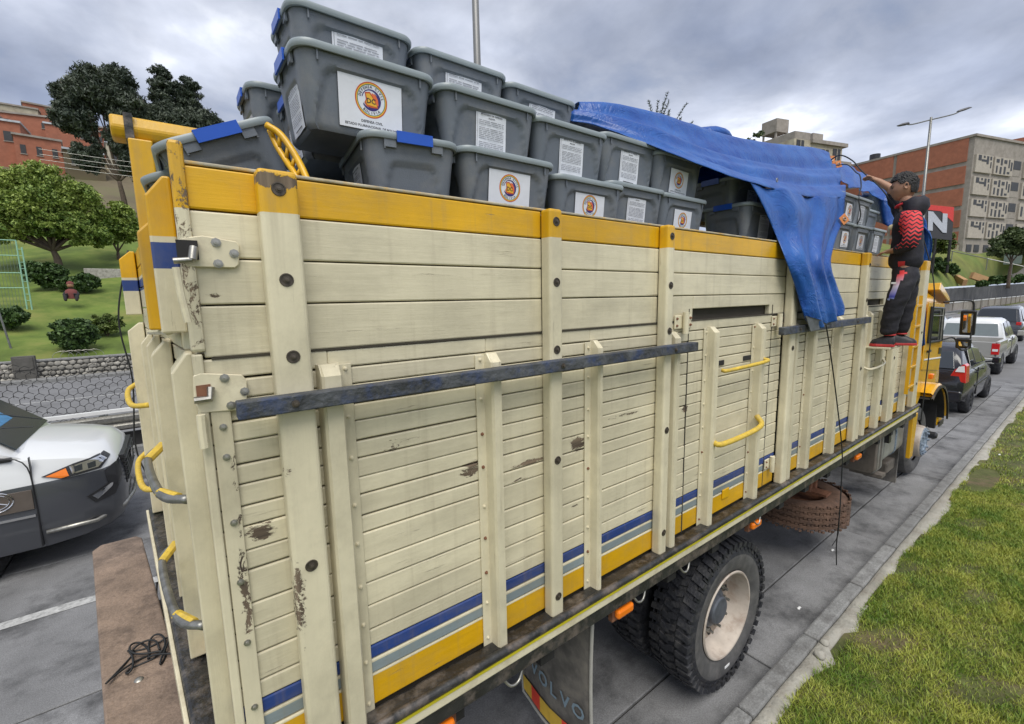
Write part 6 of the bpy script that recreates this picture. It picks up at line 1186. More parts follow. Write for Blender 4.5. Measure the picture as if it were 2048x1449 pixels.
def head_mesh():
    b = bmesh.new(); bmesh.ops.create_uvsphere(b, u_segments=40, v_segments=30, radius=1)
    for v in b.verts:
        x, y, z = v.co; X, Y, Z = x*.074, y*.092, z*.112
        if z < 0: X *= 1-.30*z*z; Y = Y*(1-.18*z*z)+(.012 if y > 0 else -.004)*(-z)
        if y > 0: Y = Y*(.93 if z > .25 else .96)
        def bump(cx, cz, sx, sz, h): return h*math.exp(-((x*.074-cx)/sx)**2-((z*.112-cz)/sz)**2) if y > 0 else 0
        Y += bump(0,-.012,.010,.020,.022)+bump(0,-.024,.014,.009,.008)+bump(0,.026,.045,.012,.006)+bump(0,-.052,.022,.007,.008)+bump(0,-.066,.018,.006,.006)-bump(0,-.059,.02,.003,.004)+bump(0,-.090,.025,.016,.010)
        Y -= bump(.030,.010,.013,.010,.008)+bump(-.030,.010,.013,.010,.008); Y += bump(.045,-.018,.02,.02,.005)+bump(-.045,-.018,.02,.02,.005)
        v.co = headpt(X, Y, Z)
    me = bpy.data.meshes.new('h'); b.to_mesh(me); b.free(); return me
def ear_mesh(sg):
    s = MB(); pts = []; 
    s.loft([[tuple(headpt(sg*(.070+d), -.006+math.cos(t_)*.017*k-.004, .0+math.sin(t_)*.030*k)) for t_ in np.linspace(0, 6.283, 13)[:-1]] for d, k in ((-.01,.9),(.006,1),(.014,.95),(.012,.7),(.006,.4))]); return s.mesh('e', CL['skin'], smooth=True)
V_ = Vector
bv = [(5.2,-.21,2.86),(5.2,-.205,3.05),(5.2,-.20,3.24),(5.2,-.19,3.38),(5.2,-.165,3.50),
      (5.03,-.265,3.29),(4.98,-.285,3.05),(5.06,-.155,3.02),(5.085,-.10,3.018),
      (5.37,-.10,3.37),(5.385,-.02,3.60),(5.38,.085,3.692),(5.365,.135,3.722),
      (5.11,-.245,2.80),(5.10,-.19,2.55),(5.10,-.165,2.28),(5.30,-.195,2.80),(5.30,-.215,2.53),(5.30,-.205,2.28)]
be = [(0,1),(1,2),(2,3),(3,4),(2,5),(5,6),(6,7),(7,8),(2,9),(9,10),(10,11),(11,12),(0,13),(13,14),(14,15),(0,16),(16,17),(17,18)]
br_ = [.10,.10,.11,.05,.05,.05,.038,.026,(.030,.018),.05,.038,.027,(.030,.018),.07,.05,.035,.07,.05,.035]
def fingers(base, dirv, side, palm_i, curl):
    d = V_(dirv).normalized(); sd_ = V_(side).normalized(); dn = V_(curl).normalized()
    for k, (off, l) in enumerate(((-.021,.046),(-.007,.052),(.007,.050),(.021,.040))):
        i = len(bv); p = V_(base)+sd_*off+d*.018; q = p+d*l*.5+dn*.006; r2_ = q+d*l*.38+dn*l*.32; bv.extend([tuple(p), tuple(q), tuple(r2_)]); be.extend([(palm_i, i), (i, i+1), (i+1, i+2)]); br_.extend([.0085,.0080,.0068])
    i = len(bv); p = V_(base)-sd_*.026-d*.006; q = p+(d-sd_*.7).normalized()*.026; r2_ = q+d*.022+dn*.006; bv.extend([tuple(p), tuple(q), tuple(r2_)]); be.extend([(palm_i, i), (i, i+1), (i+1, i+2)]); br_.extend([.010,.009,.0075])
fingers((5.085,-.10,3.018), (.1,.9,-.15), (1,-.1,.15), 8, (0,.2,-1)); fingers((5.365,.135,3.722), (-.15,.85,.30), (.9,.1,-.4), 12, (0,.3,-1))
hm = head_mesh(); body_ = skinned('body', bv, be, br_, 0, CL['skin'], man, 2, [hm, ear_mesh(1), ear_mesh(-1)])
JK = mat('black_jacket', (.012,.011,.018), .75, var=.4, scale=30, bump=.3, bscale=60)
def chev():
    m, t, b = base('red_chevron_sleeve'); L = t.links.new; tc = N(t, 'ShaderNodeTexCoord'); sp = N(t, 'ShaderNodeSeparateXYZ'); L(tc.outputs['Object'], sp.inputs[0])
    p1 = N(t, 'ShaderNodeMath', operation='PINGPONG'); L(sp.outputs[1], p1.inputs[0]); p1.inputs[1].default_value = .022
    a1 = N(t, 'ShaderNodeMath', operation='ADD'); L(p1.outputs[0], a1.inputs[0]); L(sp.outputs[2], a1.inputs[1])
    md = N(t, 'ShaderNodeMath', operation='PINGPONG'); L(a1.outputs[0], md.inputs[0]); md.inputs[1].default_value = .017
    # stripes thin out towards the elbow
    th = N(t, 'ShaderNodeMapRange'); L(sp.outputs[2], th.inputs[0]); th.inputs[1].default_value = 3.05; th.inputs[2].default_value = 3.20; th.inputs[3].default_value = .0135; th.inputs[4].default_value = .0055
    g_ = N(t, 'ShaderNodeMath', operation='GREATER_THAN'); L(md.outputs[0], g_.inputs[0]); L(th.outputs[0], g_.inputs[1])
    mx = N(t, 'ShaderNodeMixRGB'); L(g_.outputs[0], mx.inputs[0]); mx.inputs[1].default_value = (.012,.010,.016,1); mx.inputs[2].default_value = (.70,.045,.05,1); L(mx.outputs[0], b.inputs['Base Color']); b.inputs['Roughness'].default_value = .7; return m
CH = chev()
jv = [(5.2,-.21,2.83),(5.2,-.215,2.98),(5.2,-.21,3.12),(5.2,-.205,3.26),(5.2,-.195,3.365),(5.035,-.265,3.29),(5.0,-.28,3.17),(4.978,-.285,3.05),(5.02,-.21,3.03),(5.055,-.165,3.022),(5.36,-.13,3.35),(5.38,-.07,3.47),(5.387,-.02,3.59)]
je = [(0,1),(1,2),(2,3),(3,4),(3,5),(5,6),(6,7),(7,8),(8,9),(3,10),(10,11),(11,12)]
jr = [(.145,.132),(.142,.128),(.148,.130),(.16,.13),(.09,.085),.082,.074,.064,.052,.044,.08,.066,.052]
skinned('jacket', jv, je, jr, 0, JK, man, 3, None, .0045, [JK, CH, mat('red_panel', (.62,.03,.035), .6), mat('white_panel', (.6,.6,.66), .6)], lambda c: (1 if (c.x < 5.085 and c.z > 3.03 and c.z < 3.36 and (c.y < -.18) and c.x < 5.07) else 2 if (c.x < 5.12 and c.z < 2.93 and c.z > 2.83 and -.235 < c.y < -.185) else 0))
s = MB(); hoodr = []
for k, (yy, zz_, rx_, ry_) in enumerate(((-.235,3.30,.13,.07),(-.25,3.36,.135,.085),(-.24,3.42,.115,.085),(-.215,3.45,.095,.075),(-.20,3.44,.08,.06),(-.20,3.41,.07,.05))): hoodr.append([(5.2+math.cos(a)*rx_, yy+math.sin(a)*ry_, zz_+.02*math.sin(a)*(-1)+.006*math.sin(5*a+k)) for a in np.linspace(0, 6.283, 25)[:-1]])
s.loft(hoodr, cap=False); o = s.build('hood', JK, man, smooth=True); inv(o, man)
s = MB(); s.tube([(5.19+.055*math.cos(a), -.165+.055*math.sin(a), 3.42-.02*math.sin(a)) for a in np.linspace(0, 6.283, 20)], .010, 8); inv(s.build('collar', mat('red_collar', (.6,.03,.04), .6), man, smooth=True), man)
s = MB(); s.lathe([(.0005,-.003),(.022,-.003),(.024,0)], (0,0,0), 'y', 20); o = s.build('chest_badge', mat('badge_gold', (.5,.42,.25), .5), man, smooth=True); o.location = (5.092-5.2, -.118+.2, 3.225-2.17); o.rotation_euler = (0, 0, R(-60))
TR = mat('black_trousers', (.011,.010,.016), .7, var=.4, scale=30, bump=.3, bscale=50)
def stripe():
    m, t, b = base('side_stripe'); L = t.links.new; tc = N(t, 'ShaderNodeTexCoord'); sp = N(t, 'ShaderNodeSeparateXYZ'); L(tc.outputs['Object'], sp.inputs[0]); rp = N(t, 'ShaderNodeValToRGB'); mr = N(t, 'ShaderNodeMapRange'); L(sp.outputs[2], mr.inputs[0]); mr.inputs[1].default_value = 2.58; mr.inputs[2].default_value = 2.88; L(mr.outputs[0], rp.inputs[0]); e = rp.color_ramp.elements
    e[0].color = (.45,.55,.75,1); e[1].color = (.75,.04,.04,1); e[1].position = .8; q = e.new(.15); q.color = (.06,.07,.45,1); q = e.new(.45); q.color = (.55,.5,.62,1); L(rp.outputs[0], b.inputs['Base Color']); b.inputs['Roughness'].default_value = .5; return m
tv = [(5.2,-.21,2.95),(5.2,-.215,2.84),(5.11,-.24,2.78),(5.10,-.215,2.66),(5.10,-.185,2.54),(5.10,-.17,2.42),(5.10,-.16,2.27),(5.30,-.215,2.78),(5.30,-.215,2.66),(5.30,-.215,2.53),(5.30,-.21,2.40),(5.30,-.20,2.27)]
def stripef(c):
    if c.x < 5.07 and 2.60 < c.z < 2.89:
        y0 = -.243+(2.88-c.z)*.27; return 1 if abs(c.y-y0) < .022 else 0
    return 0
skinned('trousers', tv, [(0,1),(1,2),(2,3),(3,4),(4,5),(5,6),(1,7),(7,8),(8,9),(9,10),(10,11)], [(.125,.108),(.13,.112),.095,.088,.078,.072,.062,.095,.088,.078,.072,.062], 0, TR, man, 3, None, .0045, [TR, stripe()], stripef)
s = MB(); put_text(s, 'JMAS', .045, lambda a, b: (5.0195-.002, -.175-a, 2.74+b)) if 0 else s.box(5.034,5.036,-.20,-.165,2.735,2.75); o = s.build('thigh_print', M['white'], man); inv(o, man)
SH = mat('black_shoe', (.018,.016,.018), .4, var=.4, scale=40); SR = mat('red_sole', (.45,.03,.03), .5)
def shoe(ankle, yaw_, label=None):
    A_ = Vector(ankle); f = Vector((math.sin(yaw_), math.cos(yaw_), 0)); r_ = f.cross(Vector((0,0,1))); s = MB(); rings = []
    for t_, w, h in ((-.05,.022,.05),(-.042,.036,.085),(-.008,.040,.098),(.035,.040,.075),(.075,.044,.052),(.105,.040,.040),(.122,.022,.026)):
        rings.append([A_+f*t_+r_*(w*math.cos(a))+Vector((0,0,max(0,math.sin(a))*h+(.0 if math.sin(a) < 0 else .002))) for a in np.linspace(0, 6.283, 17)[:-1]])
    s.loft(rings); o = s.build('shoe', SH, man, smooth=.9); inv(o, man); s = MB(); s.loft([[A_+f*t_*1.04+r_*w*1.08*sg+Vector((0,0,z)) for sg, z in ((-1,-.018),(1,-.018),(1,.006),(-1,.006))] for t_, w in ((-.05,.026),(-.03,.038),(.035,.038),(.075,.044),(.105,.038),(.122,.020))]); q = s.build('sole', SR, o, bevel=.004)
    s = MB(); s.tube([A_+Vector((.036*math.cos(a), .038*math.sin(a)-.01, .088)) for a in np.linspace(0, 6.283, 14)], .008, 6, cap=False); q = s.build('shoe_collar', SR, o, smooth=True)
shoe((5.10,-.165,2.200), R(-10)); shoe((5.30,-.20,2.200), R(150))
# hair: short, thick, swept up
b = bmesh.new(); bmesh.ops.create_uvsphere(b, u_segments=64, v_segments=44, radius=1); kill = []; rr = random.Random(4)
for v in b.verts:
    x, y, z = v.co
    lim = .42 if y > .45 else (.15 if y > .05 else (-.05 if abs(x) > .75 and y > -.35 else -.55))
    if z < lim: kill.append(v); continue
    n_ = .5+.5*math.sin(x*23+y*31)*math.sin(z*27+x*11); top = max(0, z)*.10+(.06 if y > .3 and z > .4 else 0); k = 1.045+top*.9+.06*n_*(z > 0)+rr.uniform(-.03,.045)*(1 if z > .2 else .3); v.co = headpt(x*.074*k, y*.092*k-.004, z*.112*k)
bmesh.ops.delete(b, geom=kill, context='VERTS'); me = bpy.data.meshes.new('hair'); b.to_mesh(me); b.free(); me.materials.append(CL['hair']); o = link('hair', me, man); inv(o, man); so_ = o.modifiers.new('t', 'SOLIDIFY'); so_.thickness = .012; so_.offset = -1
s = MB()
for sx in (-1, 1): c = headpt(sx*.030, .080, .008); s.obox(c, HR_*.010, FD_*.004, HU*.0035); c = headpt(sx*.030, .088, .024); s.obox(c, HR_*.015, FD_*.004, HU*.003)
s.obox(headpt(0, .090, -.0585), HR_*.020, FD_*.004, HU*.0018); inv(s.build('eyes_and_brows', CL['hair'], man, bevel=.001), man)
s = MB(); s.lathe([(.028,-.012),(.031,-.008),(.031,.008),(.028,.012)], (5.052,-.172,3.02), 'y', 16); inv(s.build('wristwatch', M['blackplastic'], man, smooth=True), man)
s = MB(); s.box(5.03, 5.40, -.20, -.004, 2.160, 2.178); T(s, 'foot_rail', M['hat'], bevel=.004)

# ================================================================== vehicles
CAR = dict(black=mat('black_car_paint', (.012,.012,.018), .22, coat=.45, var=.05, spec=.45), white=mat('white_car_paint', (.72,.73,.73), .2, coat=.9, var=.03), silver=mat('silver_car_paint', (.36,.40,.44), .25, .5, coat=.8, var=.05), cream=mat('champagne_paint', (.46,.45,.42), .25, .3, coat=.8, var=.04), dark=mat('dark_grey_paint', (.05,.055,.065), .25, .3, coat=.8, var=.05),
           plate=mat('number_plate', (.6,.6,.62), .5), alloy=mat('alloy_wheel', (.30,.30,.31), .3, .8), steelw=mat('dark_wheel', (.05,.05,.055), .4, .5), vanlow=mat('charcoal_van_trim', (.045,.048,.055), .4, coat=.4, var=.08))
def lower_ring(x, zl, zb, hw, hb=None): hb = hb or hw*.93; r_ = [(-hb*.9, zl), (-hw*.97, zl+.06), (-hw, zl+(zb-zl)*.45), (-hw*.99, zb-.10), (-hb, zb-.01), (-hb*.5, zb+.012)]; return [(x, y, z) for y, z in r_]+[(x, -y, z) for y, z in reversed(r_)]
def green_ring(x, zb, zt, wb, wt): r_ = [(-wb, zb), (-(wb*.35+wt*.65), zb+(zt-zb)*.62), (-wt, zt-.05*(zt-zb > .1)), (-wt*.86, zt), (-wt*.4, zt+.015)]; return [(x, y, z) for y, z in r_]+[(x, -y, z) for y, z in reversed(r_)]
def wheel(t, x, y, r_, w, sg, wm='alloy', spokes=5):
    s = MB(); s.lathe([(r_*.62,-w/2),(r_*.80,-w/2-.006),(r_*.96,-w/2+.02),(r_,-w/2+.05),(r_,w/2-.05),(r_*.96,w/2-.02),(r_*.62,w/2)], (x, y, r_), 'y', 32); o = s.build('wheel', M['rubber'], t, smooth=.7)
    f = -w/2 if sg < 0 else w/2; s = MB(); s.lathe([(r_*.64,f),(r_*.60,f-sg*.01),(r_*.58,f-sg*.06),(.001,f-sg*.06)], (x, y, r_), 'y', 28)
    for k in range(spokes): a = 2*math.pi*k/spokes+.3; s.bar((x+math.cos(a)*r_*.08, y+f-sg*.012, r_+math.sin(a)*r_*.08), (x+math.cos(a)*r_*.59, y+f-sg*.012, r_+math.sin(a)*r_*.59), .02, r_*.14, up=(0,1,0)) if 0 else s.obox((x+math.cos(a)*r_*.33, y+f-sg*.015, r_+math.sin(a)*r_*.33), (math.cos(a)*r_*.27,0,math.sin(a)*r_*.27), (-math.sin(a)*r_*.07,0,math.cos(a)*r_*.07), (0,.012,0))
    s.lathe([(r_*.14,f+sg*.0),(.001,f+sg*.004)], (x, y, r_), 'y', 12); s.build('rim', CAR[wm], o, smooth=.6)
def cut_arches(o, xs_, r_, hw, par):
    for x in xs_:
        c = MB(); c.lathe([(.0001,-1.3),(r_,-1.3),(r_,-hw+.30)], (x, 0, r_*.86), 'y', 32); c.add([(0,0,0)],[]); 
        cc = MB(); cc.cyl((x,-1.4,r_*.86), (x,-hw+.32,r_*.86), r_, 32); cc.cyl((x,1.4,r_*.86), (x,hw-.32,r_*.86), r_, 32); m_ = cc.mesh('cut', M['chassis']); q = bpy.data.objects.new('cut', m_); COL.objects.link(q); b_ = o.modifiers.new('a', 'BOOLEAN'); b_.object = q; b_.solver = 'EXACT'
        bpy.context.view_layer.update(); nm = bpy.data.meshes.new_from_object(o.evaluated_get(bpy.context.evaluated_depsgraph_get())); o.modifiers.clear(); o.data = nm; bpy.data.objects.remove(q)
def sidepoly(pts, yf, th, m, name, par, sg=-1): s = MB(); s.prism(pts, lambda a, b: (a, sg*(yf(b)), b), lambda a, b: (a, sg*(yf(b)+th), b)); return s.build(name, m, par, bevel=.006)
def poly3(pts, n, th, m, name, par): n = Vector(n).normalized(); pts = [Vector(p) for p in pts]; k = len(pts); s = MB(); s.add(pts+[p+n*th for p in pts], [tuple(range(k)), tuple(range(2*k-1, k-1, -1))]+[(i, i+k, (i+1)%k+k, (i+1)%k) for i in range(k)]); return s.build(name, m, par, bevel=.005)
# black hatchback ahead of the truck
hb_ = thing('parked_car', 'black hatchback stopped directly ahead of the truck', 'car', (13.05, 1.14, 0)); 
s = MB(); s.loft([lower_ring(*a) for a in ((0,.38,.80,.70),(.05,.30,.96,.77),(.35,.24,1.0,.81),(1.2,.22,.97,.82),(2.3,.22,.94,.82),(2.7,.22,.92,.81),(3.3,.24,.80,.79),(3.6,.30,.66,.72),(3.68,.38,.55,.64))]); bo = s.build('body', CAR['black'], hb_, smooth=.8); cut_arches(bo, (.72, 3.02), .335, .82, hb_)
s = MB(); s.loft([green_ring(*a) for a in ((.05,.94,.97,.74,.72),(.30,.97,1.34,.76,.63),(.5,.97,1.45,.77,.60),(1.1,.96,1.50,.77,.60),(1.8,.94,1.48,.77,.59),(2.15,.93,1.40,.77,.58),(2.85,.90,.93,.76,.72))]); s.build('roof', CAR['black'], hb_, smooth=.8)
yh = lambda z: .775-.30*max(0, z-.97)
for pts in ([(.62,1.03),(1.18,1.02),(1.18,1.40),(.78,1.38)], [(1.26,1.02),(2.0,1.0),(1.95,1.32),(1.26,1.40)], [(2.06,1.0),(2.45,.99),(2.06,1.22)]): sidepoly(pts, yh, .012, M['glass'], 'side_window', hb_)
poly3([(.045,-.60,1.02),(.045,.60,1.02),(.30,.52,1.36),(.30,-.52,1.36)], (-.8,0,.5), .012, M['glass'], 'rear_window', hb_)
for sg in (-1, 1):
    s = MB(); s.prism([(sg*.80,.74),(sg*.52,.80),(sg*.60,1.0),(sg*.74,1.14),(sg*.78,1.10)], lambda a, b: (.02+.10*max(0,b-.9), a, b), lambda a, b: (.30+.10*max(0,b-.9), a*1.012, b)); l_ = s.build('tail_light', M['redlens'], hb_, bevel=.01)
    s = MB(); s.prism([(sg*.76,.97),(sg*.62,.97),(sg*.665,1.08),(sg*.745,1.10)], lambda a, b: (.012+.08*max(0,b-.9), a, b), lambda a, b: (.08, a*1.022, b)); s.build('reversing_lens', M['white'], l_)
s = MB(); s.box(-.03,.12,-.76,.76,.34,.56); s.build('bumper', CAR['black'], hb_, bevel=.04, seg=3); s = MB(); s.box(-.008,.02,-.24,.24,.68,.80); s.build('number_plate', CAR['plate'], hb_, bevel=.005)
for sg in (-1, 1):
    s = MB(); s.box(2.05,2.25,sg*.98-.06,sg*.98+.06,.98,1.12); s.bar((2.15,sg*.80,.99),(2.15,sg*.94,1.02),.05,.04); s.build('wing_mirror', CAR['black'], hb_, bevel=.03, seg=3)
    for x in (.72, 3.02): wheel(hb_, x, sg*.73, .29, .19, sg, 'steelw')
for x in (1.0, 1.75): s = MB(); s.box(x,x+.14,-.842,-.815,.86,.885); s.build('door_handle', M['blackplastic'], hb_)
s = MB(); s.box(1.22,1.226,-.826,-.80,.35,.96); s.build('door_seam', M['blackplastic'], hb_); s = MB(); s.box(.95,2.6,-.833,-.81,.56,.60); s.build('side_moulding', M['blackplastic'], hb_)
s = MB(); s.tube([(.45,0,1.47),(.25,0,1.62)], .004, 5); s.build('aerial', M['blackplastic'], hb_)
# champagne pickup
pk = thing('pickup_truck', 'pale champagne double-cab pickup ahead of the black hatchback', 'pickup', (19.9, 1.50, .0))
s = MB(); s.loft([lower_ring(*a) for a in ((1.75,.42,1.08,.88),(2.2,.40,1.10,.90),(3.6,.40,1.08,.90),(4.2,.40,1.06,.90),(4.9,.44,.98,.86),(5.15,.5,.80,.80))]); bo = s.build('body', CAR['cream'], pk, smooth=.8); cut_arches(bo, (4.35,), .43, .9, pk)
s = MB(); s.loft([green_ring(*a) for a in ((1.72,1.06,1.08,.82,.80),(1.86,1.06,1.60,.83,.70),(2.0,1.06,1.68,.83,.68),(2.8,1.06,1.72,.83,.67),(3.4,1.06,1.66,.83,.66),(4.05,1.04,1.07,.82,.80))]); s.build('cab_roof', CAR['white'], pk, smooth=.8)
s = MB(); s.box(0,.06,-.86,.86,.62,1.08); tg_ = s.build('tailgate', CAR['cream'], pk, bevel=.015)
for sg in (-1, 1): s = MB(); s.prism([(0,.45),(1.76,.45),(1.76,1.08),(0,1.10)], lambda a, b: (a, sg*.80, b), lambda a, b: (a, sg*.90, b)); o = s.build('bed_side', CAR['cream'], pk, bevel=.02); cut_arches(o, (.95,), .43, .9, pk)
s = MB(); s.box(.05,1.8,-.8,.8,.60,.66); s.box(1.7,1.76,-.8,.8,.6,1.1); s.build('bed_floor', CAR['cream'], pk)
s = MB(); s.box(-.10,.04,-.84,.84,.42,.60); s.build('bumper', CAR['cream'], pk, bevel=.03, seg=3); s = MB(); s.box(-.01,-.002,-.2,.2,.74,.86); s.build('number_plate', CAR['plate'], tg_); s = MB(); s.box(-.03,0,-.12,.12,.92,.98); s.build('tailgate_handle', M['blackplastic'], tg_, bevel=.01)
for sg in (-1, 1):
    s = MB(); s.box(-.012,.12,sg*.82-.085,sg*.82+.085,.70,1.04); l_ = s.build('tail_light', M['redlens'], pk, bevel=.012); s = MB(); s.box(-.016,.1,sg*.82-.06,sg*.82+.06,.80,.87); s.build('clear_lens', M['white'], l_)
    s = MB(); s.box(3.35,3.5,sg*1.03-.09,sg*1.03+.09,1.08,1.26); s.build('wing_mirror', CAR['cream'], pk, bevel=.03)
    for x in (.95, 4.35): wheel(pk, x, sg*.79, .37, .24, sg)
poly3([(1.735,-.68,1.14),(1.735,.68,1.14),(1.84,.62,1.54),(1.84,-.62,1.54)], (-.95,0,.2), .012, M['glassl'], 'rear_window', pk)
yp = lambda z: .84-.27*max(0, z-1.06)
for pts in ([(2.05,1.14),(2.75,1.13),(2.75,1.58),(2.15,1.56)], [(2.85,1.13),(3.72,1.12),(3.35,1.56),(2.85,1.60)]): sidepoly(pts, yp, .012, M['glass'], 'side_window', pk)
for x in (2.2, 3.05): s = MB(); s.box(x,x+.14,-.925,-.89,.96,.99); s.build('door_handle', M['blackplastic'], pk)
s = MB(); s.box(2.8,2.806,-.906,-.88,.45,1.08); s.build('door_seam', M['blackplastic'], pk)
# silver estate, minibus and a dark car further on
def simple_car(t, L, hw, H, body, glassm, tail=True, plate_dark=True):
    s = MB(); s.loft([lower_ring(*a) for a in ((0,.4,.86,hw*.9),(.08,.32,1.0,hw*.96),(.5,.26,1.02,hw),(L*.65,.25,.98,hw),(L*.72,.25,.95,hw),(L*.92,.3,.8,hw*.95),(L,.4,.6,hw*.82))]); bo = s.build('body', body, t, smooth=.8); cut_arches(bo, (L*.2, L*.82), .37, hw, t)
    s = MB(); s.loft([green_ring(*a) for a in ((.06,.98,1.0,hw*.9,hw*.88),(.35,1.0,H-.12,hw*.93,hw*.76),(.7,1.0,H-.02,hw*.93,hw*.74),(L*.4,.98,H,hw*.93,hw*.74),(L*.55,.97,H-.06,hw*.93,hw*.73),(L*.74,.94,.97,hw*.92,hw*.88))]); s.build('roof', body, t, smooth=.8)
    yf = lambda z: hw*.945-.26*max(0, z-1.0)
    for a, b_ in ((.18,.30),(.31,.43),(.44,.60)): sidepoly([(L*a,1.06),(L*b_,1.05),(L*b_-.12*(a > .4)-.02,H-.16),(L*a+(.10 if a < .2 else .02),H-.16)], yf, .012, glassm, 'side_window', t)
    poly3([(.05,-hw*.76,1.05),(.05,hw*.76,1.05),(.30,hw*.68,H-.16),(.30,-hw*.68,H-.16)], (-.9,0,.4), .012, M['glass'], 'rear_window', t)
    for sg in (-1, 1):
        s = MB(); s.box(-.012,.15,sg*hw*.84-.09,sg*hw*.84+.09,.86,1.02); s.build('tail_light', M['redlens'], t, bevel=.02); s = MB(); s.box(L*.6,L*.6+.16,sg*(hw+.12)-.08,sg*(hw+.12)+.08,1.0,1.13); s.build('wing_mirror', body, t, bevel=.03)
        for x in (L*.2, L*.82): wheel(t, x, sg*(hw-.1), .33, .21, sg)
    s = MB(); s.box(-.012,.0,-.26,.26,.72,.84); s.build('number_plate', CAR['plate'], t); s = MB(); s.box(-.05,.1,-hw*.9,hw*.9,.36,.60); s.build('bumper', CAR['dark'] if plate_dark else body, t, bevel=.04, seg=3)
sv = thing('parked_car', 'silver-blue estate car in the next lane, beyond the cab mirrors', 'car', (33.6, 5.35, .0)); simple_car(sv, 4.5, .9, 1.62, CAR['silver'], M['glassl'])
s = MB(); s.box(.03,.20,-.80,.80,.62,1.0); s.build('dark_tailgate', CAR['dark'], sv, bevel=.02)
dk = thing('parked_car', 'dark grey car at the right edge beyond the champagne pickup', 'car', (34.0, 2.2, .0)); simple_car(dk, 4.6, .92, 1.80, CAR['dark'], M['glass'])
mb_ = thing('minibus', 'white minibus coming the other way below the grass hill', 'minibus', (76, 14.2, 1.25), R(180)); s = MB()   # faces the camera
def busring(x, zl, zt, hw, tw): r_ = [(-hw*.95,zl),(-hw,zl+.15),(-hw,1.15),(-tw,zt-.15),(-tw*.85,zt)]; return [(x,y,z) for y,z in r_]+[(x,-y,z) for y,z in reversed(r_)]
s.loft([busring(*a) for a in ((-5,.35,2.45,.92,.82),(-1.5,.35,2.5,.95,.84),(-.9,.35,2.42,.95,.82),(-.25,.35,1.35,.93,.86),(0,.45,1.0,.85,.8))]); s.build('body', CAR['white'], mb_, smooth=.6)
poly3([(-.28,-.78,1.36),(-.28,.78,1.36),(-.86,.72,2.3),(-.86,-.72,2.3)], (.85,0,.5), .02, M['glassl'], 'windscreen', mb_)
for sg in (-1, 1):
    for a, b_ in ((-1.0,-1.9),(-2.0,-3.3),(-3.4,-4.8)): sidepoly([(a,1.35),(b_,1.35),(b_,2.15),(a-.1,2.15)], lambda z: .955-.09*max(0,z-1.15), .012, M['glass'], 'side_window', mb_, sg)
    for x in (-.9,-4.1): wheel(mb_, x, sg*.85, .34, .2, sg)
    s = MB(); s.box(-.16,.0,sg*.7-.14,sg*.7+.14,.82,1.0); s.build('headlight', M['chrome'], mb_, bevel=.02)
s = MB(); s.box(-.06,.04,-.85,.85,.4,.65); s.build('bumper', CAR['dark'], mb_, bevel=.03)
# roof rack on minibus
s = MB()
for y in (-.5, .5): s.tube([(-1.4,y,2.6),(-4,y,2.6)], .03, 6)
for x in (-1.4,-2.6,-4): s.tube([(x,-.5,2.62),(x,.5,2.62)], .03, 6)
s.build('roof_rack', M['galv'], mb_)

# white van alongside on the left
vn = thing('van', 'white van with charcoal lower body entering the picture at the left edge', 'van', (-.60, 5.80, 0))
def vr(x, zl, zb, hw, top=None):
    r_ = [(-hw*.80, zl), (-hw*.95, zl+.05), (-hw, zl+(zb-zl)*.35), (-hw*.995, zb-.22), (-hw*.93, zb-.06), (-hw*.72, zb), (-hw*.3, zb+.025)]; return [(x, y, z) for y, z in r_]+[(x, -y, z) for y, z in reversed(r_)]
s = MB(); s.loft([vr(*a) for a in ((0,.42,.90,.54),(-.05,.34,1.04,.70),(-.16,.28,1.13,.81),(-.35,.24,1.18,.87),(-.62,.22,1.235,.895),(-.9,.22,1.27,.90),(-1.3,.22,1.30,.90),(-4.8,.24,1.30,.90))]); bo = s.build('body', [CAR['white'], CAR['vanlow']], vn, smooth=.8); cut_arches(bo, (-1.35,), .385, .9, vn)
bo.data.materials.clear(); 
def two():
    m, t, b = base('two_tone_van_paint'); L = t.links.new; tc = N(t, 'ShaderNodeTexCoord'); sp = N(t, 'ShaderNodeSeparateXYZ'); L(tc.outputs['Object'], sp.inputs[0]); g_ = N(t, 'ShaderNodeMath', operation='MULTIPLY_ADD'); L(sp.outputs[0], g_.inputs[0]); g_.inputs[1].default_value = -.02; L(sp.outputs[2], g_.inputs[2])
    k = N(t, 'ShaderNodeMath', operation='GREATER_THAN'); L(g_.outputs[0], k.inputs[0]); k.inputs[1].default_value = .955; mx = N(t, 'ShaderNodeMixRGB'); L(k.outputs[0], mx.inputs[0]); mx.inputs[1].default_value = (.050,.053,.062,1); mx.inputs[2].default_value = (.70,.71,.71,1); L(mx.outputs[0], b.inputs['Base Color']); b.inputs['Roughness'].default_value = .28; b.inputs['Coat Weight'].default_value = .7; b.inputs['Coat Roughness'].default_value = .08; return m
bo.data.materials.append(two())
for p in bo.data.polygons: p.material_index = 0
s = MB(); s.loft([[(x,y,z) for y, z in [(-wb,zb),(-(wb+wt)/2-.02,zb+(zt-zb)*.5),(-wt,zt-.08),(-wt*.8,zt)]+[(wt*.8,zt),(wt,zt-.08),((wb+wt)/2+.02,zb+(zt-zb)*.5),(wb,zb)]] for x, zb, zt, wb, wt in ((-.72,1.16,1.24,.80,.78),(-1.0,1.22,1.50,.86,.78),(-1.6,1.26,2.0,.885,.76),(-2.0,1.27,2.15,.885,.76),(-4.8,1.27,2.18,.885,.77))]); s.build('upper_body', CAR['white'], vn, smooth=.6)
poly3([(-.765,-.72,1.275),(-.765,.72,1.275),(-1.60,.66,2.02),(-1.60,-.66,2.02)], (.66,0,.75), .012, mat('windscreen_glass', (.03,.04,.045), .12, spec=.35, var=.05), 'windscreen', vn)
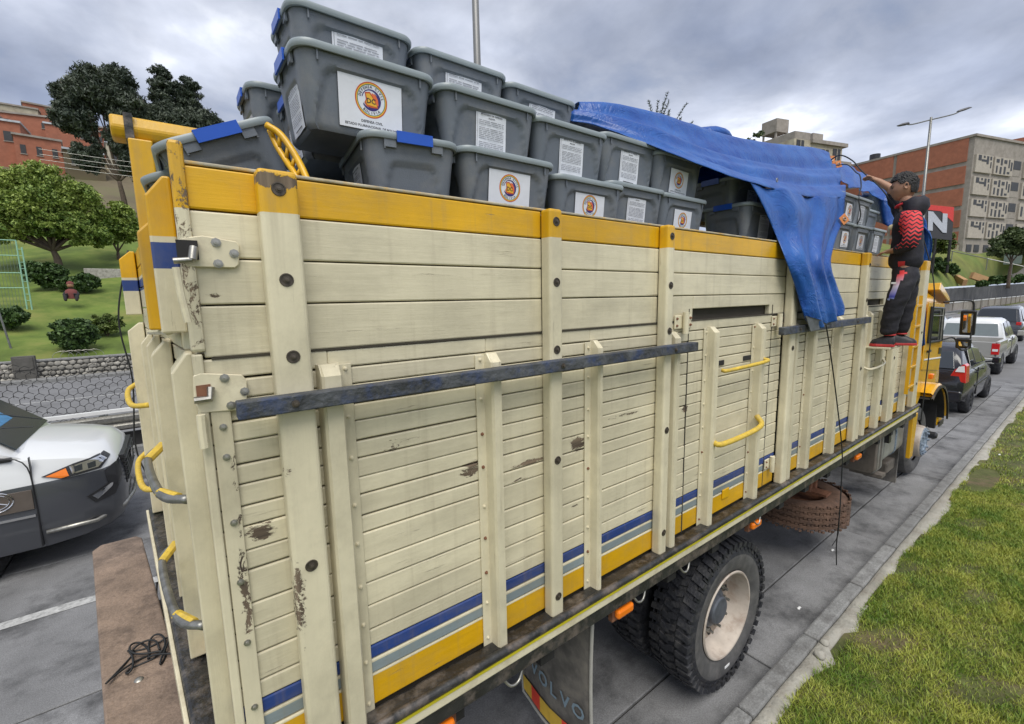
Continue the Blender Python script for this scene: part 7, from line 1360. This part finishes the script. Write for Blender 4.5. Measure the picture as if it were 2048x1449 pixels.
for p_, q_ in (((-.80,.2,1.32),(-1.0,-.55,1.50)), ((-.80,.65,1.32),(-1.05,.05,1.55))): s = MB(); s.tube([p_, q_], .008, 5); s.build('wiper', M['blackplastic'], vn)
poly3([(-.95,-.3,1.44),(-.95,.2,1.44),(-1.15,.2,1.62),(-1.15,-.3,1.62)], (.66,0,.75), .016, mat('blue_windscreen_card', (.06,.22,.42), .5, var=.3, scale=20), 'windscreen_card', vn)
s = MB(); s.box(-1.1,-.78,-.86,.86,1.195,1.235); s.build('cowl', M['blackplastic'], vn, bevel=.01)
sidepoly([(-1.50,1.32),(-2.2,1.32),(-2.2,1.95),(-1.95,1.95)], lambda z: .895-.12*max(0,z-1.27), .012, M['glass'], 'side_window', vn); sidepoly([(-1.18,1.28),(-1.42,1.30),(-1.42,1.45)], lambda z: .888-.12*max(0,z-1.27), .012, M['glass'], 'quarter_window', vn)
from mathutils.bvhtree import BVHTree
bpy.context.view_layer.update(); _bt = BVHTree.FromPolygons([v.co for v in bo.data.vertices], [tuple(p.vertices) for p in bo.data.polygons])
def hug(pts, sg, off, m, name, par, th=.01, n=5):
    """a patch that follows the van's curved flank"""
    P = []
    for i in range(len(pts)):
        a, b = Vector(pts[i]), Vector(pts[(i+1)%len(pts)]); P += [a.lerp(b, k/n) for k in range(n)]
    c = sum(P, Vector((0,0)))/len(P); rings = []
    for k in (1.0, .97, .75, .5, .25, .02):
        r_ = []
        for p in P:
            q = c.lerp(p, k); h = _bt.ray_cast(Vector((q.x, sg*3, q.y)), Vector((0, -sg, 0)))[0]; y_ = h.y if h else sg*.55; r_.append((q.x+.35*(off if k < 1 else -.004), y_+sg*(off if k < 1 else -th), q.y))
        rings.append(r_)
    s = MB(); s.loft(rings, cap=False); return s.build(name, m, par, smooth=.8)
for sg in (-1, 1):
    l_ = hug([(-.60,1.005),(-.36,1.075),(-.14,1.105),(-.09,1.05),(-.16,.965),(-.46,.945)], sg, .010, M['blackplastic'], 'headlight', vn)
    hug([(-.40,1.055),(-.16,1.09),(-.12,1.05),(-.18,.985),(-.38,.975)], sg, .013, M['chrome'], 'reflector', l_); hug([(-.57,1.0),(-.42,1.045),(-.40,.965),(-.46,.955)], sg, .014, M['orange'], 'indicator_lens', l_)
    for x_ in (-.33,-.23): hug([(x_-.035,1.045),(x_+.03,1.055),(x_+.03,.995),(x_-.03,.99)], sg, .016, M['glass'], 'lamp_bowl', l_)
    f_ = hug([(-.30,.70),(-.06,.82),(-.03,.76),(-.08,.64),(-.24,.61)], sg, .008, M['blackplastic'], 'fog_light_bezel', vn); hug([(-.26,.695),(-.08,.785),(-.10,.735),(-.22,.645)], sg, .012, M['chrome'], 'fog_light', f_)
    hug([(-.14,.93),(-.035,.99),(-.02,.80),(-.05,.72),(-.13,.80)], sg, .012, M['blackplastic'], 'side_grille', vn)
    wheel(vn, -1.35, sg*.80, .335, .21, sg)
s = MB()
s.box(-.06,.012,-.50,.50,.66,1.0)
for k in range(6): s.box(-.06,.030,-.50,.50,.70+k*.048,.716+k*.048)
s.build('grille', M['blackplastic'], vn, bevel=.004); s = MB(); s.lathe([(.07,.04),(.075,.05),(.05,.055),(.001,.055)], (-.01,0,.90), 'x', 20); s.build('grille_badge', M['chrome'], vn)
s = MB(); s.tube([(-.62,-.895,.43),(-.25,-.845,.42),(-.03,-.62,.46),(.035,-.3,.48),(.035,.3,.48)], .022, 6); s.build('bumper_strip', M['steel'], vn, smooth=True)
s = MB(); s.box(-.66,-.652,-.9055,-.86,.30,1.22); s.tube(bez([(-.66,-.904,.30),(-.655,-.905,.8),(-.70,-.895,1.18),(-1.0,-.885,1.29)], 5), .006, 5); s.build('door_seam', M['blackplastic'], vn)
s = MB(); s.box(-2.4,-.67,-.909,-.900,.70,.90); s.build('brown_band', mat('van_brown_band', (.10,.08,.065), .4, coat=.4), vn, bevel=.003); s = MB(); s.box(-2.4,-.67,-.912,-.900,.62,.645); s.build('door_trim', M['chrome'], vn)
s = MB(); cx_, cz_ = -.92, .83
s.tube([(cx_+.12*math.cos(a), -.913, cz_+.095*math.sin(a)) for a in np.linspace(0, 6.283, 25)], .006, 5, cap=False); s.tube([(cx_+.095*math.cos(a), -.913, cz_+.072*math.sin(a)) for a in np.linspace(0, 6.283, 25)], .004, 5, cap=False)
for a in (90, 210, 330): s.tube([(cx_, -.913, cz_), (cx_+.09*math.cos(R(a)), -.913, cz_+.068*math.sin(R(a)))], .006, 5)
for a in (60, 180): s.tube([(cx_+.03*math.cos(R(a)), -.913, cz_+.02*math.sin(R(a))), (cx_+.085*math.cos(R(a+25)), -.913, cz_+.064*math.sin(R(a+25)))], .005, 5)
s.build('round_emblem', M['chrome'], vn, fix=False)
